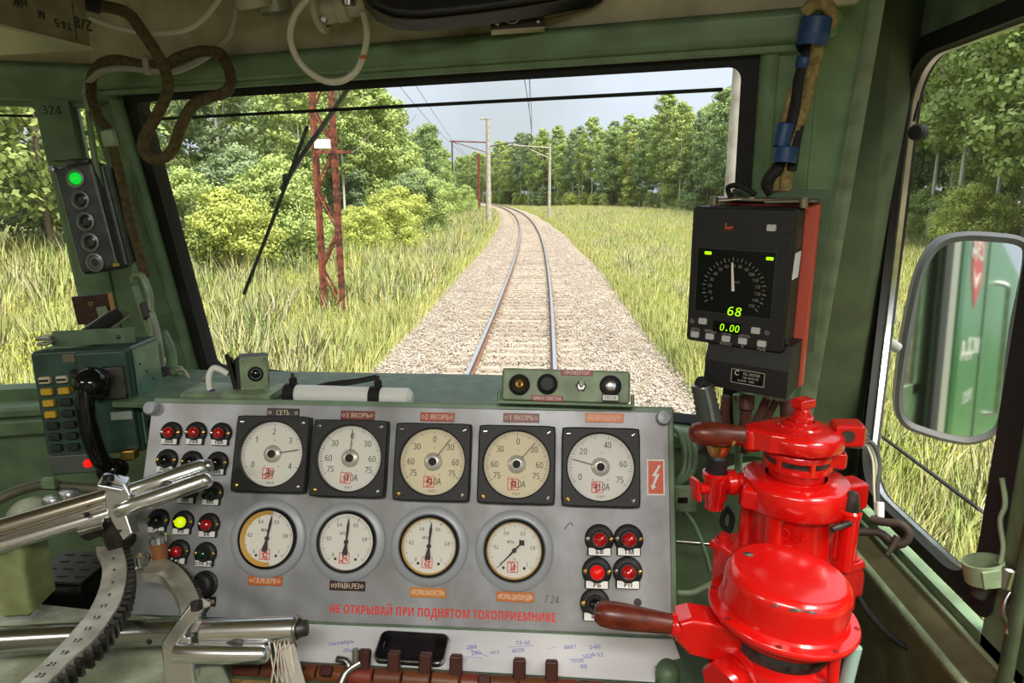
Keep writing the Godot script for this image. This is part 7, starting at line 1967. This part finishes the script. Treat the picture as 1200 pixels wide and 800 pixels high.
	wpart("sheath", MB.new().tube([Vector3(-0.5427, 1.9224, -1.2158), Vector3(-0.5532, 1.8937, -1.2294), Vector3(-0.5726, 1.8668, -1.2428), Vector3(-0.606, 1.8476, -1.257), Vector3(-0.6412, 1.8288, -1.261), Vector3(-0.6877, 1.8142, -1.2651), Vector3(-0.735, 1.8159, -1.2728), Vector3(-0.7988, 1.824, -1.2911), Vector3(-0.8513, 1.8229, -1.3081), Vector3(-0.8871, 1.8089, -1.3233), Vector3(-0.9172, 1.791, -1.3482), Vector3(-0.9274, 1.7741, -1.3644)], 0.0058, 10, 8), mat(c8(146, 144, 132), 0.5), c)
	wpart("clip", MB.new().box(Vector3(0.014, 0.034, 0.010), turned(Vector3(-0.7414, 1.8241, -1.2691), Vector3(0, 0, 4)), 0.004), mat(c8(150, 142, 120), 0.5), c)
	var wo := Vector3(-0.6653, 1.8634, -1.1952)
	var wt := thing("white_tube_bow", "thin white tube sagging under the ceiling at the top left", "tube", off(wo.x, wo.y, wo.z))
	wpart("tube", MB.new().tube([Vector3(-0.793, 1.8898, -1.2033), Vector3(-0.7581, 1.8771, -1.2027), Vector3(-0.7145, 1.8672, -1.2032), Vector3(-0.6711, 1.8643, -1.2053), Vector3(-0.6223, 1.8691, -1.1992), Vector3(-0.5888, 1.8862, -1.1948), Vector3(-0.5537, 1.9113, -1.1819)], 0.0045, 10, 8), mat(c8(186, 182, 168), 0.5), wt)
	# round fittings
	var cm := mat(c8(176, 168, 146), 0.45)
	for q in [[Vector3(-0.5095, 1.9141, -1.2058), 0.030, "round cream ceiling fitting left of the transparent hose loop"], [Vector3(-0.4972, 1.9189, -1.2691), 0.030, "round bare metal fitting behind the cream one under the ceiling"]]:
		var f := thing("ceiling_fitting", q[2], "fitting", off(q[0].x, q[0].y, q[0].z))
		part("disc", MB.new().lathe([Vector2(0, -0.012), Vector2(q[1] * 0.8, -0.012), Vector2(q[1], -0.006), Vector2(q[1], 0.03), Vector2(0, 0.03)], turned(Vector3.ZERO, Vector3(18, 0, 6)), 28), cm if q[1] > 0.0 and q[2].begins_with("round cream") else mat(c8(170, 166, 154), 0.35, 0.6), f)
	var vo := Vector3(-0.3662, 1.8921, -1.1895)
	var v := thing("washer_fitting", "cream cast pipe fitting with a flange under the ceiling, holding the transparent hose", "pipe fitting", off(vo.x, vo.y, vo.z))
	var vx := MB.along(Vector3(-0.024, -0.004, 0), Vector3(1, 0.12, 0.1))
	part("flange", MB.new().lathe([Vector2(0, -0.004), Vector2(0.030, -0.004), Vector2(0.032, 0.0), Vector2(0.032, 0.006), Vector2(0.022, 0.008)], vx, 28), cm, v)
	part("barrel", MB.new().lathe([Vector2(0.020, 0.006), Vector2(0.018, 0.03), Vector2(0.021, 0.032), Vector2(0.021, 0.05), Vector2(0.016, 0.052), Vector2(0.014, 0.08), Vector2(0, 0.082)], vx, 24), cm, v)
	part("nut", MB.new().hexa(Vector3(0.030, 0.002, 0.018), Vector3(0.031, 0.020, 0.020), 0.014), M.steel, v)
	part("stud", MB.new().hexa(Vector3(-0.012, -0.020, 0.016), Vector3(-0.010, -0.020, 0.028), 0.005), M.steel, v)
	var lo := Vector3(-0.3686, 1.8359, -1.1565)
	var lp := thing("clear_hose", "loop of milky transparent hose hanging below the header in the middle left", "hose", off(lo.x, lo.y, lo.z))
	var milk := mat(c8(206, 202, 184), 0.25)
	milk.backlight_enabled = true
	milk.backlight = Color(0.3, 0.3, 0.28)
	wpart("loop", MB.new().tube([Vector3(-0.3874, 1.9084, -1.1712), Vector3(-0.4092, 1.8977, -1.1675), Vector3(-0.4253, 1.8735, -1.1612), Vector3(-0.4304, 1.8439, -1.1544), Vector3(-0.4204, 1.8144, -1.1486), Vector3(-0.3995, 1.7902, -1.1446), Vector3(-0.3719, 1.7754, -1.1431), Vector3(-0.3444, 1.7768, -1.1451), Vector3(-0.3227, 1.7929, -1.15), Vector3(-0.3107, 1.8224, -1.1572), Vector3(-0.307, 1.852, -1.1639), Vector3(-0.3129, 1.8815, -1.17)], 0.0052, 12, 8), milk, lp)
	wpart("orange_spot", MB.new().rod(Vector3(-0.3131, 1.8142, -1.1542), Vector3(-0.3116, 1.8088, -1.1531), 0.0057), mat(c8(196, 108, 52), 0.5), lp)
	# black sun visor
	var so := Vector3(-0.1176, 1.8755, -1.0783)
	var sv := thing("sun_visor", "padded black sun visor folded up under the ceiling above the windscreen", "sun visor", Transform3D(Basis.from_euler(Vector3(-0.35, 0.06, 0)), so))
	var sp := PackedVector2Array()
	for q in [[-0.172, 0.030], [-0.170, 0.002], [-0.152, -0.020], [-0.122, -0.034], [-0.082, -0.037], [0.0, -0.028], [0.09, -0.014], [0.17, 0.002], [0.185, 0.010], [0.185, 0.035]]:
		sp.append(Vector2(q[0], q[1]))
	part("pad", MB.new().prism(sp, -0.02, 0.02, Transform3D(), 0.010), mat(c8(14, 13, 13), 0.5, 0, null, 1, M.green.heightmap_texture, 0.1, 6.0), sv)
	part("stitched_seam", MB.new().tube([Vector3(-0.150, -0.0215, 0.0105), Vector3(-0.122, -0.0352, 0.0105), Vector3(-0.082, -0.038, 0.0105), Vector3(0.0, -0.029, 0.0105), Vector3(0.09, -0.015, 0.0105), Vector3(0.17, 0.001, 0.0105)], 0.0016, 6, 3), mat(c8(60, 52, 46), 0.6), sv)
	var bo := Vector3(-0.0621, 1.8548, -1.1183)
	var br := thing("visor_bracket", "dark metal bracket plate and rod beside the sun visor above the windscreen", "bracket", Transform3D(Basis.from_euler(Vector3(-0.2, 0.1, 0.07)), bo))
	part("plate", MB.new().box(Vector3(0.082, 0.028, 0.012), Transform3D(), 0.002), mat(c8(64, 56, 46), 0.5, 0.3), br)
	part("pale_edge", MB.new().box(Vector3(0.082, 0.003, 0.014), off(0, -0.0145, 0), 0.0008), mat(c8(170, 160, 136), 0.5), br)
	part("rod", MB.new().tube([Vector3(0.040, 0.004, 0.0), Vector3(0.075, 0.008, 0.004), Vector3(0.11, 0.014, 0.006), Vector3(0.135, 0.022, 0.006)], 0.005, 10, 4), mat(c8(110, 92, 66), 0.5, 0.3), br)
	part("ring", MB.new().torus(MB.along(Vector3(-0.008, 0.008, 0.006), Vector3(0, 0, 1)), 0.013, 0.0015, 20), M.steel, br)
	for k in [-1, 1]:
		screw(Vector3(0.031 * k, -0.004, 0.006), 0.004, M.steel, br)
